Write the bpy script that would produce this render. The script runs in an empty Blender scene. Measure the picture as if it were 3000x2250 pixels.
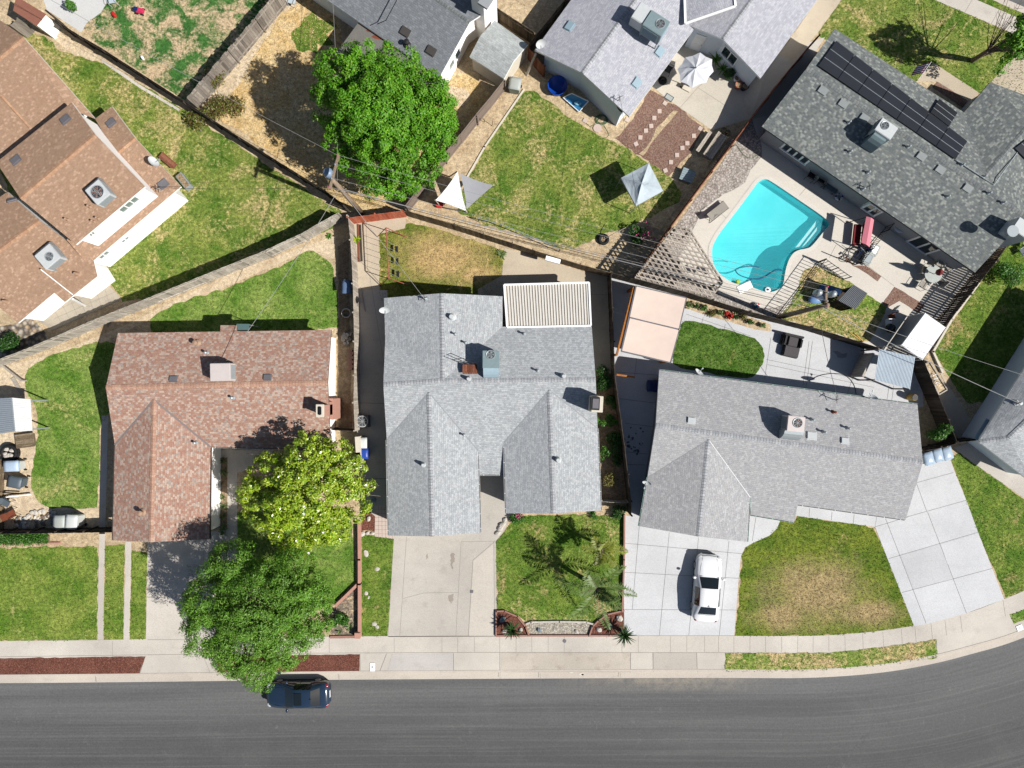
import bpy, bmesh, math, random
import numpy as np
from mathutils import Vector, Matrix
from mathutils.geometry import tessellate_polygon
R = math.radians
random.seed(7)
rng = np.random.default_rng(11)
SC = bpy.context.scene
COL = SC.collection

# ---------------------------------------------------------------- camera, light, exposure
H = 49.0            # drone height above the ground, metres
PXM = 2000.0 / H    # photo pixels per metre on the ground
cam_d = bpy.data.cameras.new('camera'); cam_d.sensor_width = 36; cam_d.lens = 24
cam_d.clip_start = 0.5; cam_d.clip_end = 5000
cam = bpy.data.objects.new('camera', cam_d); COL.objects.link(cam)
cam.location = (0, 0, H); SC.camera = cam
SUN_EL, SUN_AZ = R(44.5), math.atan2(-0.385, 0.923)      # towards the sun: right and a little down
w = bpy.data.worlds.new('World'); SC.world = w; w.use_nodes = True
sky = w.node_tree.nodes.new('ShaderNodeTexSky'); sky.sky_type = 'NISHITA'; sky.sun_disc = False
sky.sun_elevation = SUN_EL; sky.sun_rotation = math.pi / 2 - SUN_AZ
bg = w.node_tree.nodes['Background']; bg.inputs['Strength'].default_value = 0.05
w.node_tree.links.new(sky.outputs[0], bg.inputs['Color'])
sd = bpy.data.lights.new('sun', 'SUN'); sd.energy = 4.8; sd.angle = R(0.5); sd.color = (1, .965, .91)
sun = bpy.data.objects.new('sun', sd); COL.objects.link(sun)
to_sun = Vector((math.cos(SUN_AZ) * math.cos(SUN_EL), math.sin(SUN_AZ) * math.cos(SUN_EL), math.sin(SUN_EL)))
sun.rotation_euler = to_sun.to_track_quat('Z', 'Y').to_euler(); sun.location = to_sun * 80
vs = SC.view_settings; vs.view_transform = 'Standard'; vs.look = 'None'; vs.exposure = 0.74; vs.gamma = 1
GAIN = 1.75

# ---------------------------------------------------------------- survey helpers
OX = (0, 700, 1400, 2200); OY = (0, 500, 1000, 1500)
def W(p, z=0.0):
    k = (H - z) / H / PXM
    return ((p[0] - 1500) * k, (1125 - p[1]) * k)
def G(c, r, *a, z=0.0):        # survey sheet (c, r): readings to ground metres at height z
    return [W((OX[c] + a[i] / 2.765, OY[r] + a[i + 1] / 2.765), z) for i in range(0, len(a), 2)]
def P(*a, z=0.0):
    return [W((a[i], a[i + 1]), z) for i in range(0, len(a), 2)]
def G3(c, r, *a):              # triples x, y, z
    return [W((OX[c] + a[i] / 2.765, OY[r] + a[i + 1] / 2.765), a[i + 2]) + (a[i + 2],) for i in range(0, len(a), 3)]
def P3(*a):
    return [W((a[i], a[i + 1]), a[i + 2]) + (a[i + 2],) for i in range(0, len(a), 3)]

def lin(h):
    o = []
    for i in (0, 2, 4):
        c = int(h[i:i + 2], 16) / 255
        o.append(c / 12.92 if c <= .04045 else ((c + .055) / 1.055) ** 2.4)
    return o
def C(h, k=1.0):               # base colour of a thing that looks like h in full sun
    return tuple(min(.86, v / GAIN * k) for v in lin(h)) + (1,)

# ---------------------------------------------------------------- materials
M = {}
class NB:
    def __init__(s, name):
        s.m = bpy.data.materials.new(name); s.m.use_nodes = True
        s.t = s.m.node_tree; s.b = s.t.nodes['Principled BSDF']; s._o = None
        s.b.inputs['Specular IOR Level'].default_value = .25
    def n(s, kind, ins=None, **at):
        d = s.t.nodes.new('ShaderNode' + kind)
        for k, v in at.items(): setattr(d, k, v)
        for k, v in (ins or {}).items(): s.put(d.inputs[k], v)
        return d
    def put(s, sock, v):
        if isinstance(v, bpy.types.NodeSocket): s.t.links.new(v, sock)
        else: sock.default_value = v
    def obj(s):
        if s._o is None: s._o = s.n('TexCoord').outputs['Object']
        return s._o
    def uv(s): return s.n('TexCoord').outputs['UV']
    def noise(s, scale, detail=3, rough=.55, vec=None, dist=0):
        return s.n('TexNoise', {'Vector': vec or s.obj(), 'Scale': scale, 'Detail': detail, 'Roughness': rough, 'Distortion': dist}).outputs['Fac']
    def math(s, op, a, b=0.0, c=0.0):
        d = s.n('Math', operation=op); s.put(d.inputs[0], a); s.put(d.inputs[1], b); s.put(d.inputs[2], c); return d.outputs[0]
    def mix(s, f, a, b, blend='MIX'):
        d = s.n('Mix', data_type='RGBA', blend_type=blend); s.put(d.inputs[0], f); s.put(d.inputs[6], a); s.put(d.inputs[7], b); return d.outputs[2]
    def ramp(s, f, stops, interp='LINEAR'):
        d = s.n('ValToRGB', {'Fac': f}); e = d.color_ramp; e.interpolation = interp
        while len(e.elements) < len(stops): e.elements.new(.5)
        for el, (p, c) in zip(e.elements, stops):
            el.position = p; el.color = c if not isinstance(c, (int, float)) else (c, c, c, 1)
        return d.outputs['Color']
    def rmap(s, f, a, b, c=0.0, d=1.0):
        x = s.n('MapRange', {'Value': f, 'From Min': a, 'From Max': b, 'To Min': c, 'To Max': d}); return x.outputs[0]
    def island(s): return s.n('NewGeometry').outputs['Random Per Island']
    def bump(s, h, strength=.3, dist=.02):
        d = s.n('Bump', {'Height': h, 'Strength': strength, 'Distance': dist}); s.put(s.b.inputs['Normal'], d.outputs[0])
    def done(s, col=None, rough=.85, metal=0.0, spec=None):
        if col is not None: s.put(s.b.inputs['Base Color'], col)
        s.put(s.b.inputs['Roughness'], rough); s.b.inputs['Metallic'].default_value = metal
        if spec is not None: s.b.inputs['Specular IOR Level'].default_value = spec
        return s.m

def scale(c, k): return tuple(min(.9, v * k) for v in c[:3]) + (1,)
def plain(name, hexc, rough=.6, var=.12, scale_=6.0, metal=0.0, spec=.3, k=1.0):
    s = NB(name); c = C(hexc, k)
    f = s.noise(scale_, 5, .65)
    g = s.noise(scale_ * .17, 3, .6)
    col = s.mix(s.rmap(f, .3, .7), scale(c, 1 - var), scale(c, 1 + var * .7))
    col = s.mix(s.rmap(g, .35, .65), col, s.mix(.5, col, scale(c, 1 - var)))
    return s.done(col, rough, metal, spec)

def concrete(name, hexc, var=.16, stain=.25, stainhex='8d857a'):
    s = NB(name); c = C(hexc)
    big = s.noise(.16, 4, .6); mid = s.noise(1.1, 5, .6); fine = s.noise(22, 3, .7)
    col = s.mix(s.rmap(big, .35, .65), scale(c, 1 - var), scale(c, 1 + var * .5))
    col = s.mix(s.math('MULTIPLY', s.rmap(mid, .56, .78), stain), col, C(stainhex))
    st = s.n('Mapping', {'Vector': s.obj(), 'Scale': (.25, 2.2, 1)}).outputs[0]
    col = s.mix(s.math('MULTIPLY', s.rmap(s.noise(1.0, 3, .6, st), .5, .75), .16), col, scale(c, .72))
    col = s.mix(.2, col, s.ramp(fine, [(.35, .2), (.65, .85)]), 'OVERLAY')
    s.bump(fine, .15, .01)
    return s.done(col, .9)

def grass(name, g1, g2, dry, amt=.5, sc=.35, dirt=None, damt=.0, fine=1.0, spots=(), psc=None):
    """mown grass: two greens, a straw tone in broad patches and flecks, bare soil in small ones; spots = worn places (x, y, rx, ry)"""
    out = []
    for blade in (0, 1):
        s = NB(name + ('_blade' if blade else ''))
        a = s.noise(sc * 1.7, 6, .62, dist=.4); b = s.noise(sc, 5, .68, dist=.8); f1 = s.noise(4.2, 5, .75); f2 = s.noise(16, 3, .7); f3 = s.noise(1.6, 4, .6)
        col = s.mix(s.rmap(a, .38, .62), C(g1), C(g2))
        m = s.math('ADD', b, s.math('MULTIPLY', s.math('SUBTRACT', f1, .5), .62))
        lo = .74 - amt * .42
        dm = s.rmap(m, lo, lo + .17)
        if spots:
            xyz = s.n('SeparateXYZ', {'Vector': s.obj()})
            for x, y, rx, ry in spots:
                dx = s.math('DIVIDE', s.math('SUBTRACT', xyz.outputs[0], x), rx); dy = s.math('DIVIDE', s.math('SUBTRACT', xyz.outputs[1], y), ry)
                d = s.math('SQRT', s.math('ADD', s.math('MULTIPLY', dx, dx), s.math('MULTIPLY', dy, dy)))
                d = s.math('ADD', d, s.math('MULTIPLY', s.math('SUBTRACT', s.noise(.7, 5, .7), .5), 1.3)); d = s.math('ADD', d, s.math('MULTIPLY', s.math('SUBTRACT', f1, .5), .9))
                dm = s.math('MAXIMUM', dm, s.math('MULTIPLY', s.rmap(d, .4, 1.25, 1, 0), .9))
        col = s.mix(dm, col, s.mix(s.rmap(f3, .4, .6), C(dry), scale(C(dry), .82)))
        if dirt:
            d = s.noise(psc or (sc * 3.1 + .4), 5, .62, dist=.5); lo = .74 - damt * .4
            d = s.math('ADD', d, s.math('MULTIPLY', s.math('SUBTRACT', f1, .5), .4))
            col = s.mix(s.rmap(d, lo - .03, lo + .12), col, C(dirt))
        col = s.mix(.58 * fine, col, s.ramp(f1, [(.34, .1), (.66, .92)]), 'OVERLAY')
        col = s.mix(.5 * fine, col, s.ramp(f2, [(.34, .1), (.66, .92)]), 'OVERLAY')
        if blade: col = s.mix(.45, col, s.ramp(s.island(), [(0, .1), (1, .95)]), 'OVERLAY')
        s.bump(s.math('ADD', f1, f2), .4, .03)
        out.append(s.done(col, .95, spec=.1))
    M[name + '_blade'] = out[1]
    return out[0]

def speckle(name, cols, sc=14.0, var=.5, big=.2):
    """loose stones or bark: one tone per voronoi cell"""
    s = NB(name)
    v = s.n('TexVoronoi', {'Vector': s.obj(), 'Scale': sc, 'Randomness': 1})
    sep = s.n('SeparateColor', {'Color': v.outputs['Color']}).outputs[0]
    st = [(i / max(1, len(cols) - 1), C(c)) for i, c in enumerate(cols)]
    col = s.ramp(sep, st)
    col = s.mix(s.math('MULTIPLY', s.rmap(v.outputs['Distance'], .25, .7), var), col, (.01, .009, .008, 1))
    col = s.mix(s.math('MULTIPLY', s.rmap(s.noise(.5, 4), .45, .7), big), col, C(cols[-1]))
    s.bump(v.outputs['Distance'], .6, .03)
    return s.done(col, .95, spec=.1)

def shingles(name, cols, cw=.26, ch=.14, line=.75, age=.2, agehex='6d6560', calm=1.0):
    s = NB(name); tones = [C(c) for c in cols]; mean = [sum(c[i] for c in tones) / len(tones) for i in range(3)]
    tones = [tuple(mean[i] + (c[i] - mean[i]) * calm for i in range(3)) + (1,) for c in tones]
    sp = s.n('SeparateXYZ', {'Vector': s.uv()}); u, v = sp.outputs[0], sp.outputs[1]
    rv = s.math('DIVIDE', v, ch); row = s.math('FLOOR', rv)
    wn1 = s.n('TexWhiteNoise', {'W': row}, noise_dimensions='1D').outputs['Value']
    uu = s.math('ADD', s.math('DIVIDE', u, cw), s.math('MULTIPLY', wn1, 7.3))
    cell = s.math('FLOOR', uu)
    vec = s.n('CombineXYZ', {'X': cell, 'Y': row}).outputs[0]
    wn = s.n('TexWhiteNoise', {'Vector': vec}, noise_dimensions='2D').outputs['Value']
    col = s.ramp(wn, [(i / len(tones), c) for i, c in enumerate(tones)], 'CONSTANT')
    fr = s.math('FRACT', rv)
    dark = s.math('LESS_THAN', fr, .2)
    fu = s.math('LESS_THAN', s.math('FRACT', uu), .07)
    dark = s.math('MAXIMUM', dark, s.math('MULTIPLY', fu, .7))
    col = s.mix(s.math('MULTIPLY', dark, 1 - line), col, (.02, .02, .022, 1))
    b = s.noise(.22, 5, .65); f = s.noise(18, 3, .7)
    col = s.mix(s.math('MULTIPLY', s.rmap(b, .45, .72), age), col, C(agehex))
    st = s.n('CombineXYZ', {'X': s.math('MULTIPLY', u, 1.6), 'Y': s.math('MULTIPLY', v, .22)}).outputs[0]
    col = s.mix(s.math('MULTIPLY', s.rmap(s.noise(1, 4, .6, st), .5, .75), age * .7), col, C(agehex))
    col = s.mix(.3, col, s.ramp(f, [(.34, .12), (.66, .92)]), 'OVERLAY')
    s.bump(s.math('ADD', s.math('MULTIPLY', fr, .6), s.math('MULTIPLY', wn, .4)), .35, .015)
    return s.done(col, .95, spec=.12)

def planks(name, cols, k=1.0):
    s = NB(name)
    col = s.ramp(s.island(), [(i / max(1, len(cols) - 1), C(c, k)) for i, c in enumerate(cols)])
    mp = s.n('Mapping', {'Vector': s.obj(), 'Scale': (14, 14, 1.2)}).outputs[0]
    f = s.noise(1.0, 4, .6, mp)
    col = s.mix(.55, col, s.ramp(f, [(.25, .12), (.75, .9)]), 'OVERLAY')
    col = s.mix(s.math('MULTIPLY', s.rmap(s.noise(.7, 3), .45, .7), .35), col, C(cols[0], k))
    return s.done(col, .9, spec=.1)

def leaves(name, cols, rough=.45, trans=.35, spec=.4):
    s = NB(name)
    st = [(i / max(1, len(cols) - 1), C(c)) for i, c in enumerate(cols)]
    col = s.ramp(s.island(), st)
    col = s.mix(.35, col, s.ramp(s.noise(.55, 3), [(.3, .2), (.7, .85)]), 'OVERLAY')
    s.done(col, rough, spec=spec)
    tr = s.n('BsdfTranslucent', {'Color': s.mix(.5, col, s.mix(1, col, (1, 1, .35, 1), 'MULTIPLY'))})
    mx = s.n('MixShader', {0: trans, 1: s.b.outputs[0], 2: tr.outputs[0]})
    s.t.links.new(mx.outputs[0], s.t.nodes['Material Output'].inputs[0])
    return s.m

M['conc'] = concrete('concrete_weathered', 'd9d1c6')
M['conc_drive'] = concrete('concrete_driveway', 'cfc8be', .14, .4, '9a9086')
M['conc_new'] = concrete('concrete_pale', 'd9dadc', .12, .3, 'b9b9ba')
M['conc_tan'] = concrete('concrete_tan', 'd3c4ad', .14, .35)
M['conc_warm'] = concrete('concrete_warm', 'dfd6c6', .1, .25)
M['conc_pool'] = concrete('pool_deck_concrete', 'e3dcd0', .07, .2, 'c2b8a8')
M['joint'] = plain('joint_gap', '6e6a66', .9)
M['joint_mid'] = plain('joint_pale_slab', '908e8c', .9)
M['joint_soft'] = plain('joint_line', 'a39c93', .9)
M['gutter'] = concrete('gutter_concrete', 'd4cabd', .1, .3)
M['soil'] = grass('bare_soil', 'c2ab8a', 'd6c19f', 'ab9274', .35, .5, None, 0, .8)
M['soil_dark'] = grass('dark_soil', '9a8468', 'ab957a', '86705a', .4, .8, None, 0, .9)  # darker soil tone for planters, pots and the side yard
M['soil_pale'] = grass('pale_soil', 'd8c3a4', 'e0cdb0', 'bda384', .35, .5, None, 0, .7)
M['lawn'] = grass('lawn_green', '5f7e2c', '8c9a48', 'b5ab74', .34, .3, 'bca67c', .10)
M['lawn_fresh'] = grass('lawn_fresh', '5c812e', '8a9e50', 'b2ae6e', .36, .35, spots=((-30.6, 4.0, 1.6, 1.4), (-31.2, 8.6, 1.0, .7)))
M['lawn_mixed'] = grass('lawn_mixed', '5a7a2c', '8c964a', 'c4b27c', .56, .35, 'c4aa82', .14)
M['lawn_olive'] = grass('lawn_olive', '527426', '7b8e3e', 'b3a06e', .42, .4)
M['lawn_dark'] = grass('lawn_dark', '446620', '64803a', '868a4c', .3, .8, '9a845c', .10)
M['lawn_thin'] = grass('lawn_thin', '6b8a34', '8f9c50', 'cbb384', .66, .4, 'c9ae86', .2)
M['straw'] = grass('dry_straw', 'd6b67e', 'dfc698', 'b4945e', .42, .6, 'a59c5a', .12)
M['weedy'] = grass('weedy_soil', '3a6a30', '4e7c3c', '648a4e', .2, .5, 'cdb592', .66, .9, psc=.62)
M['bark_red'] = speckle('bark_chips_red', ['6a3e33', '94604f', '7e4c40', 'a87464'], 16, .55)
M['bark_brown'] = speckle('bark_chips_brown', ['866458', 'a98676', '937265', 'b09786'], 13, .38)
M['gravel'] = speckle('river_gravel', ['9c9189', 'd2cac0', 'b5a9a0', 'e6dfd7', 'a79c94'], 9, .45, .1)
M['gravel_pale'] = speckle('pale_gravel', ['b0a593', 'd8cfbf', 'c4bba9', 'e6dfd2', 'aaa294'], 10, .5, .1)
M['cobbles'] = speckle('cobble_rock', ['b3987a', 'e0d2bd', '9c958e', 'd0b594', 'c9c4bd'], 3.6, .75, .1)

def asphalt():
    s = NB('asphalt'); sp = s.uv()
    st = s.n('Mapping', {'Vector': sp, 'Scale': (.025, .75, 1)}).outputs[0]
    a = s.noise(1, 5, .6, st); st2 = s.n('Mapping', {'Vector': sp, 'Scale': (.05, 5, 1)}).outputs[0]
    b = s.noise(1, 3, .6, st2); f = s.noise(30, 3, .75); g = s.noise(.25, 4, .6)
    v = s.n('SeparateXYZ', {'Vector': sp}).outputs[1]
    col = s.mix(s.rmap(v, 0, 6), C('737373'), C('5a5a5a'))
    col = s.mix(s.math('MULTIPLY', s.rmap(a, .42, .6), .5), col, C('505051'))
    col = s.mix(s.math('MULTIPLY', s.rmap(b, .5, .7), .25), col, C('8c8b89'))
    col = s.mix(s.math('MULTIPLY', s.rmap(g, .55, .75), .1), col, C('8f8d8a'))
    # pale dust swept against the gutter
    ov = s.obj(); d = s.n('SeparateXYZ', {'Vector': ov}).outputs[0]
    dm = s.math('MULTIPLY', s.rmap(d, 3, 11), s.math('SUBTRACT', 1, s.rmap(d, 13, 19)))
    dm = s.math('MULTIPLY', dm, s.math('SUBTRACT', 1, s.rmap(v, .1, 1.2)))
    dm = s.math('MULTIPLY', dm, s.rmap(s.noise(1.2, 5, .7), .3, .62))
    col = s.mix(s.math('MULTIPLY', dm, .75), col, C('b0a593'))
    col = s.mix(s.math('MULTIPLY', s.math('MULTIPLY', s.rmap(s.noise(.35, 4), .5, .62), s.rmap(s.noise(2.2, 5, .75), .58, .7)), .28), col, C('9c9b9a'))
    wv = s.n('Mapping', {'Vector': ov}).outputs[0]; nz_ = s.n('TexNoise', {'Vector': ov, 'Scale': .8, 'Detail': 5}).outputs['Color']; wv = s.mix(1.0, ov, s.mix(1.0, nz_, (2.2, 2.2, 2.2, 1), 'MULTIPLY'), 'ADD')
    ck = s.n('TexVoronoi', {'Vector': wv, 'Scale': .28}, feature='DISTANCE_TO_EDGE').outputs['Distance']
    col = s.mix(s.math('MULTIPLY', s.math('MULTIPLY', s.rmap(ck, .010, .002), s.rmap(s.noise(.15, 3), .5, .62)), .2), col, C('3a3a3c'))
    col = s.mix(.3, col, s.ramp(f, [(.25, .15), (.75, .9)]), 'OVERLAY')
    col = s.mix(.18, col, s.ramp(s.noise(7, 4, .7), [(.35, .2), (.65, .8)]), 'OVERLAY')
    s.bump(f, .3, .01)
    return s.done(col, .85)
M['asphalt'] = asphalt()

M['roof_tan'] = shingles('shingles_tan', ['ad8e76', 'a5876f', 'b4967d', 'a2836b', 'd2b097', 'ae907a', 'a98a72'], .17, .12, .9, .08, '9a735c', calm=.5)
M['roof_brick'] = shingles('shingles_brick', ['ae8270', 'b8907c', 'aaa098', 'b08676', 'd2bcac', 'a87c6c', 'c2a694', 'b48e7c', 'c8b6a8'], .17, .13, .84, .1, 'b3927e', calm=.72)
M['roof_grey'] = shingles('shingles_grey', ['b6babd', 'aaaeb2', 'c6cacc', 'a3a8ac', 'b9babc', 'cdd0d2'], .17, .125, .74, .1, '9a9a9c', calm=.55)
M['roof_grey2'] = shingles('shingles_stone_grey', ['b2b2b5', 'bababa', 'a6a6ab', 'c8c8c9', 'aeaeb1', 'b6b5b2'], .17, .13, .8, .12, '9c9a9c', calm=.6)
M['roof_dark'] = shingles('shingles_charcoal', ['767b7c', '848886', '6c7275', 'acb0aa', '666b6e', '7d817c', '9a9e98', '707678'], .17, .13, .8, .06, '6b7070', calm=.68)
M['roof_pale'] = shingles('shingles_pale', ['b7b8c1', 'c6c7ce', 'aeafb9', 'd0d0d6'], .2, .13, .8, .08, 'a5a6b0', calm=.5)
M['roof_mid'] = shingles('shingles_mid_grey', ['868a8f', '7d8187', '969a9f', '83878b'], .2, .13, .75, .08, '74777b', calm=.6)
M['roof_shed'] = shingles('shingles_shed', ['b5bab9', 'bdc2c1', 'adb2b2'], .3, .15, .85, .1)
M['cap_tan'] = shingles('ridge_tan', ['c49c7e', 'bc9375', 'c9a384'], .3, .2, .9, .1)
M['cap_brick'] = shingles('ridge_brick', ['c49c86', 'ba937e', 'cca892'], .3, .2, .8, .1)
M['cap_grey'] = shingles('ridge_grey', ['b4b6ba', 'a9acb0', 'bdbec1'], .3, .2, .55, .1)
M['cap_dark'] = shingles('ridge_dark', ['7f8485', '8b8f8d', '767b7d'], .3, .2, .6, .1)
M['valley'] = plain('valley_metal', '8f8380', .7)
M['valley_grey'] = plain('valley_flashing', '9fa2a6', .7)

M['white'] = plain('white_stucco', 'f6f3f0', .9, .04, 3, k=1.5)
M['stucco'] = plain('cream_stucco', 'e9e0cf', .9, .08, 3)
M['bluewall'] = plain('pale_blue_stucco', 'd5dde5', .9, .05, 3, k=1.4)
M['greywall'] = plain('grey_stucco', 'a9adb0', .9, .08, 3)
M['trim'] = plain('white_trim', 'f2f2f0', .6, .04, k=1.35)
M['trim_dark'] = plain('dark_trim', '4d4a48', .7)
M['trim_brown'] = plain('brown_trim', '7a5a4a', .7)
M['gutter_w'] = plain('gutter_white', 'dcdedd', .5)
M['gutter_g'] = plain('gutter_mint', '9fc0b6', .5)
M['glass'] = plain('window_glass', '2b3a40', .06, .05, 2, spec=.8)
M['glass_l'] = plain('window_glass_blind', '8d9b98', .15, .05, 2, spec=.7)
M['metal'] = plain('galvanised_metal', 'b9c2c6', .4, .1, 8, .3)
M['metal_w'] = plain('painted_metal', 'd8dcdd', .45, .08, 7)
M['metal_pink'] = plain('cooler_cream', 'ded3cf', .55, .08, 5)
M['metal_teal'] = plain('unit_grey_green', '8b9fa3', .45, .1, 6)
M['metal_blue'] = plain('duct_blue_grey', 'a8c0cc', .35, .08, 6)
M['dark'] = plain('dark_metal', '2c2c2e', .5)
M['black'] = plain('black_iron', '201f20', .45)
M['rubber'] = plain('rubber', '1e1e1f', .8)
M['vent'] = plain('vent_grey', '77757a', .6)
M['vent_l'] = plain('vent_pale', '9aa0a0', .6)
M['rust'] = plain('rust', '8a4c33', .8, .3)
M['terracotta'] = plain('terracotta', 'c46a50', .8)
M['brick_red'] = plain('red_brick', 'b08475', .85, .2, 12)
M['brick_pink'] = plain('pink_brick', 'cf9c8a', .85, .18, 12)
M['wood'] = planks('weathered_wood', ['6f675f', 'a39a8f', '8a8077', 'b8aea1'])
M['wood_pale'] = planks('pale_weathered_wood', ['8f887e', 'cfc5b6', 'b3aa9d', 'ddd4c6'])
M['wood_brown'] = planks('brown_fence_wood', ['5f5142', '8a7a64', '73644f', '9b8b74'])
M['wood_black'] = planks('tarred_fence_wood', ['2b2825', '453f3a', '35302c', '4d4640'])
M['wood_dark'] = planks('dark_fence_wood', ['3f3832', '5e554c', '4b433c', '6c6258'])
M['wood_red'] = planks('redwood_fence', ['7a4a38', '9a6450', '855441', 'a9745c'])
M['wood_orange'] = planks('orange_stained_wood', ['b85c40', 'd0765a', 'c46a50', 'da8468'])
M['wood_new'] = planks('golden_wood', ['a8642e', 'c07c40', 'b06f36'])
M['wood_plank'] = planks('grey_plank', ['b5a99b', 'cdc2b4', 'a0968a'])
M['fence_panel'] = plain('taupe_panel', '8f7f74', .85, .12, 2)
M['bark'] = plain('tree_bark', '8a7866', .95, .3, 9)
M['stone'] = plain('boulder', 'd8d1c6', .9, .25, 5)
M['stone_g'] = plain('grey_boulder', '8d9aa0', .9, .25, 5)
M['paver'] = plain('pink_paver', 'dcc8bc', .9, .1, 8)
M['canvas_w'] = plain('white_canvas', 'f0f0f2', .85, .04, 3, k=1.25)
M['canvas_u'] = plain('umbrella_canvas', 'e2e4ea', .85, .05, 2)
M['canvas_g'] = plain('grey_canvas', 'a9aaaf', .85, .08, 3)
M['canvas_lb'] = plain('pale_blue_canvas', 'c6d2da', .8, .08, 2)
M['canvas_t'] = plain('beige_canvas', 'f2dccd', .9, .05, 2)
M['pink'] = plain('pink_canvas', 'e88a98', .8, .06, 3)
M['maroon'] = plain('red_cushion', '7d2024', .85, .1, 5)
M['blue'] = plain('blue_plastic', '1446a8', .35, .06)
M['blue_l'] = plain('light_blue_vinyl', '4aa0d8', .35, .1)
M['navy'] = plain('navy_plastic', '22366e', .4)
M['red'] = plain('red_plastic', 'd8302c', .4)
M['bin_g'] = plain('grey_plastic', 'b9beb9', .5, .05)
M['bin_w'] = plain('white_plastic', 'dfe3e0', .45, .04)
M['bin_d'] = plain('slate_plastic', '5f6b74', .5, .06)
M['yellow'] = plain('yellow_paint', 'd8b050', .6)
M['olive'] = plain('olive_pot', '77784a', .7)
M['wire'] = plain('cable', 'a3a3a3', .5)
M['wire_d'] = plain('dark_cable', '3a3a3a', .6)
M['hose'] = plain('green_hose', '5f7d5a', .5)
M['wicker'] = plain('dark_wicker', '3c3a3c', .8)
M['cushion'] = plain('charcoal_cushion', '5a5658', .9)
M['fabric_tan'] = plain('tan_sling', 'a8a297', .85)
# ---------------------------------------------------------------- mesh helpers
def area2(p): return sum(p[i][0] * p[(i + 1) % len(p)][1] - p[(i + 1) % len(p)][0] * p[i][1] for i in range(len(p)))
def ccw(p): return list(p) if area2(p) > 0 else list(p)[::-1]
def tess(p):
    return tessellate_polygon([[Vector((a[0], a[1], 0)) for a in p]])
def V3(p, z=0.0): return Vector((p[0], p[1], p[2] if len(p) > 2 else z))

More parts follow.
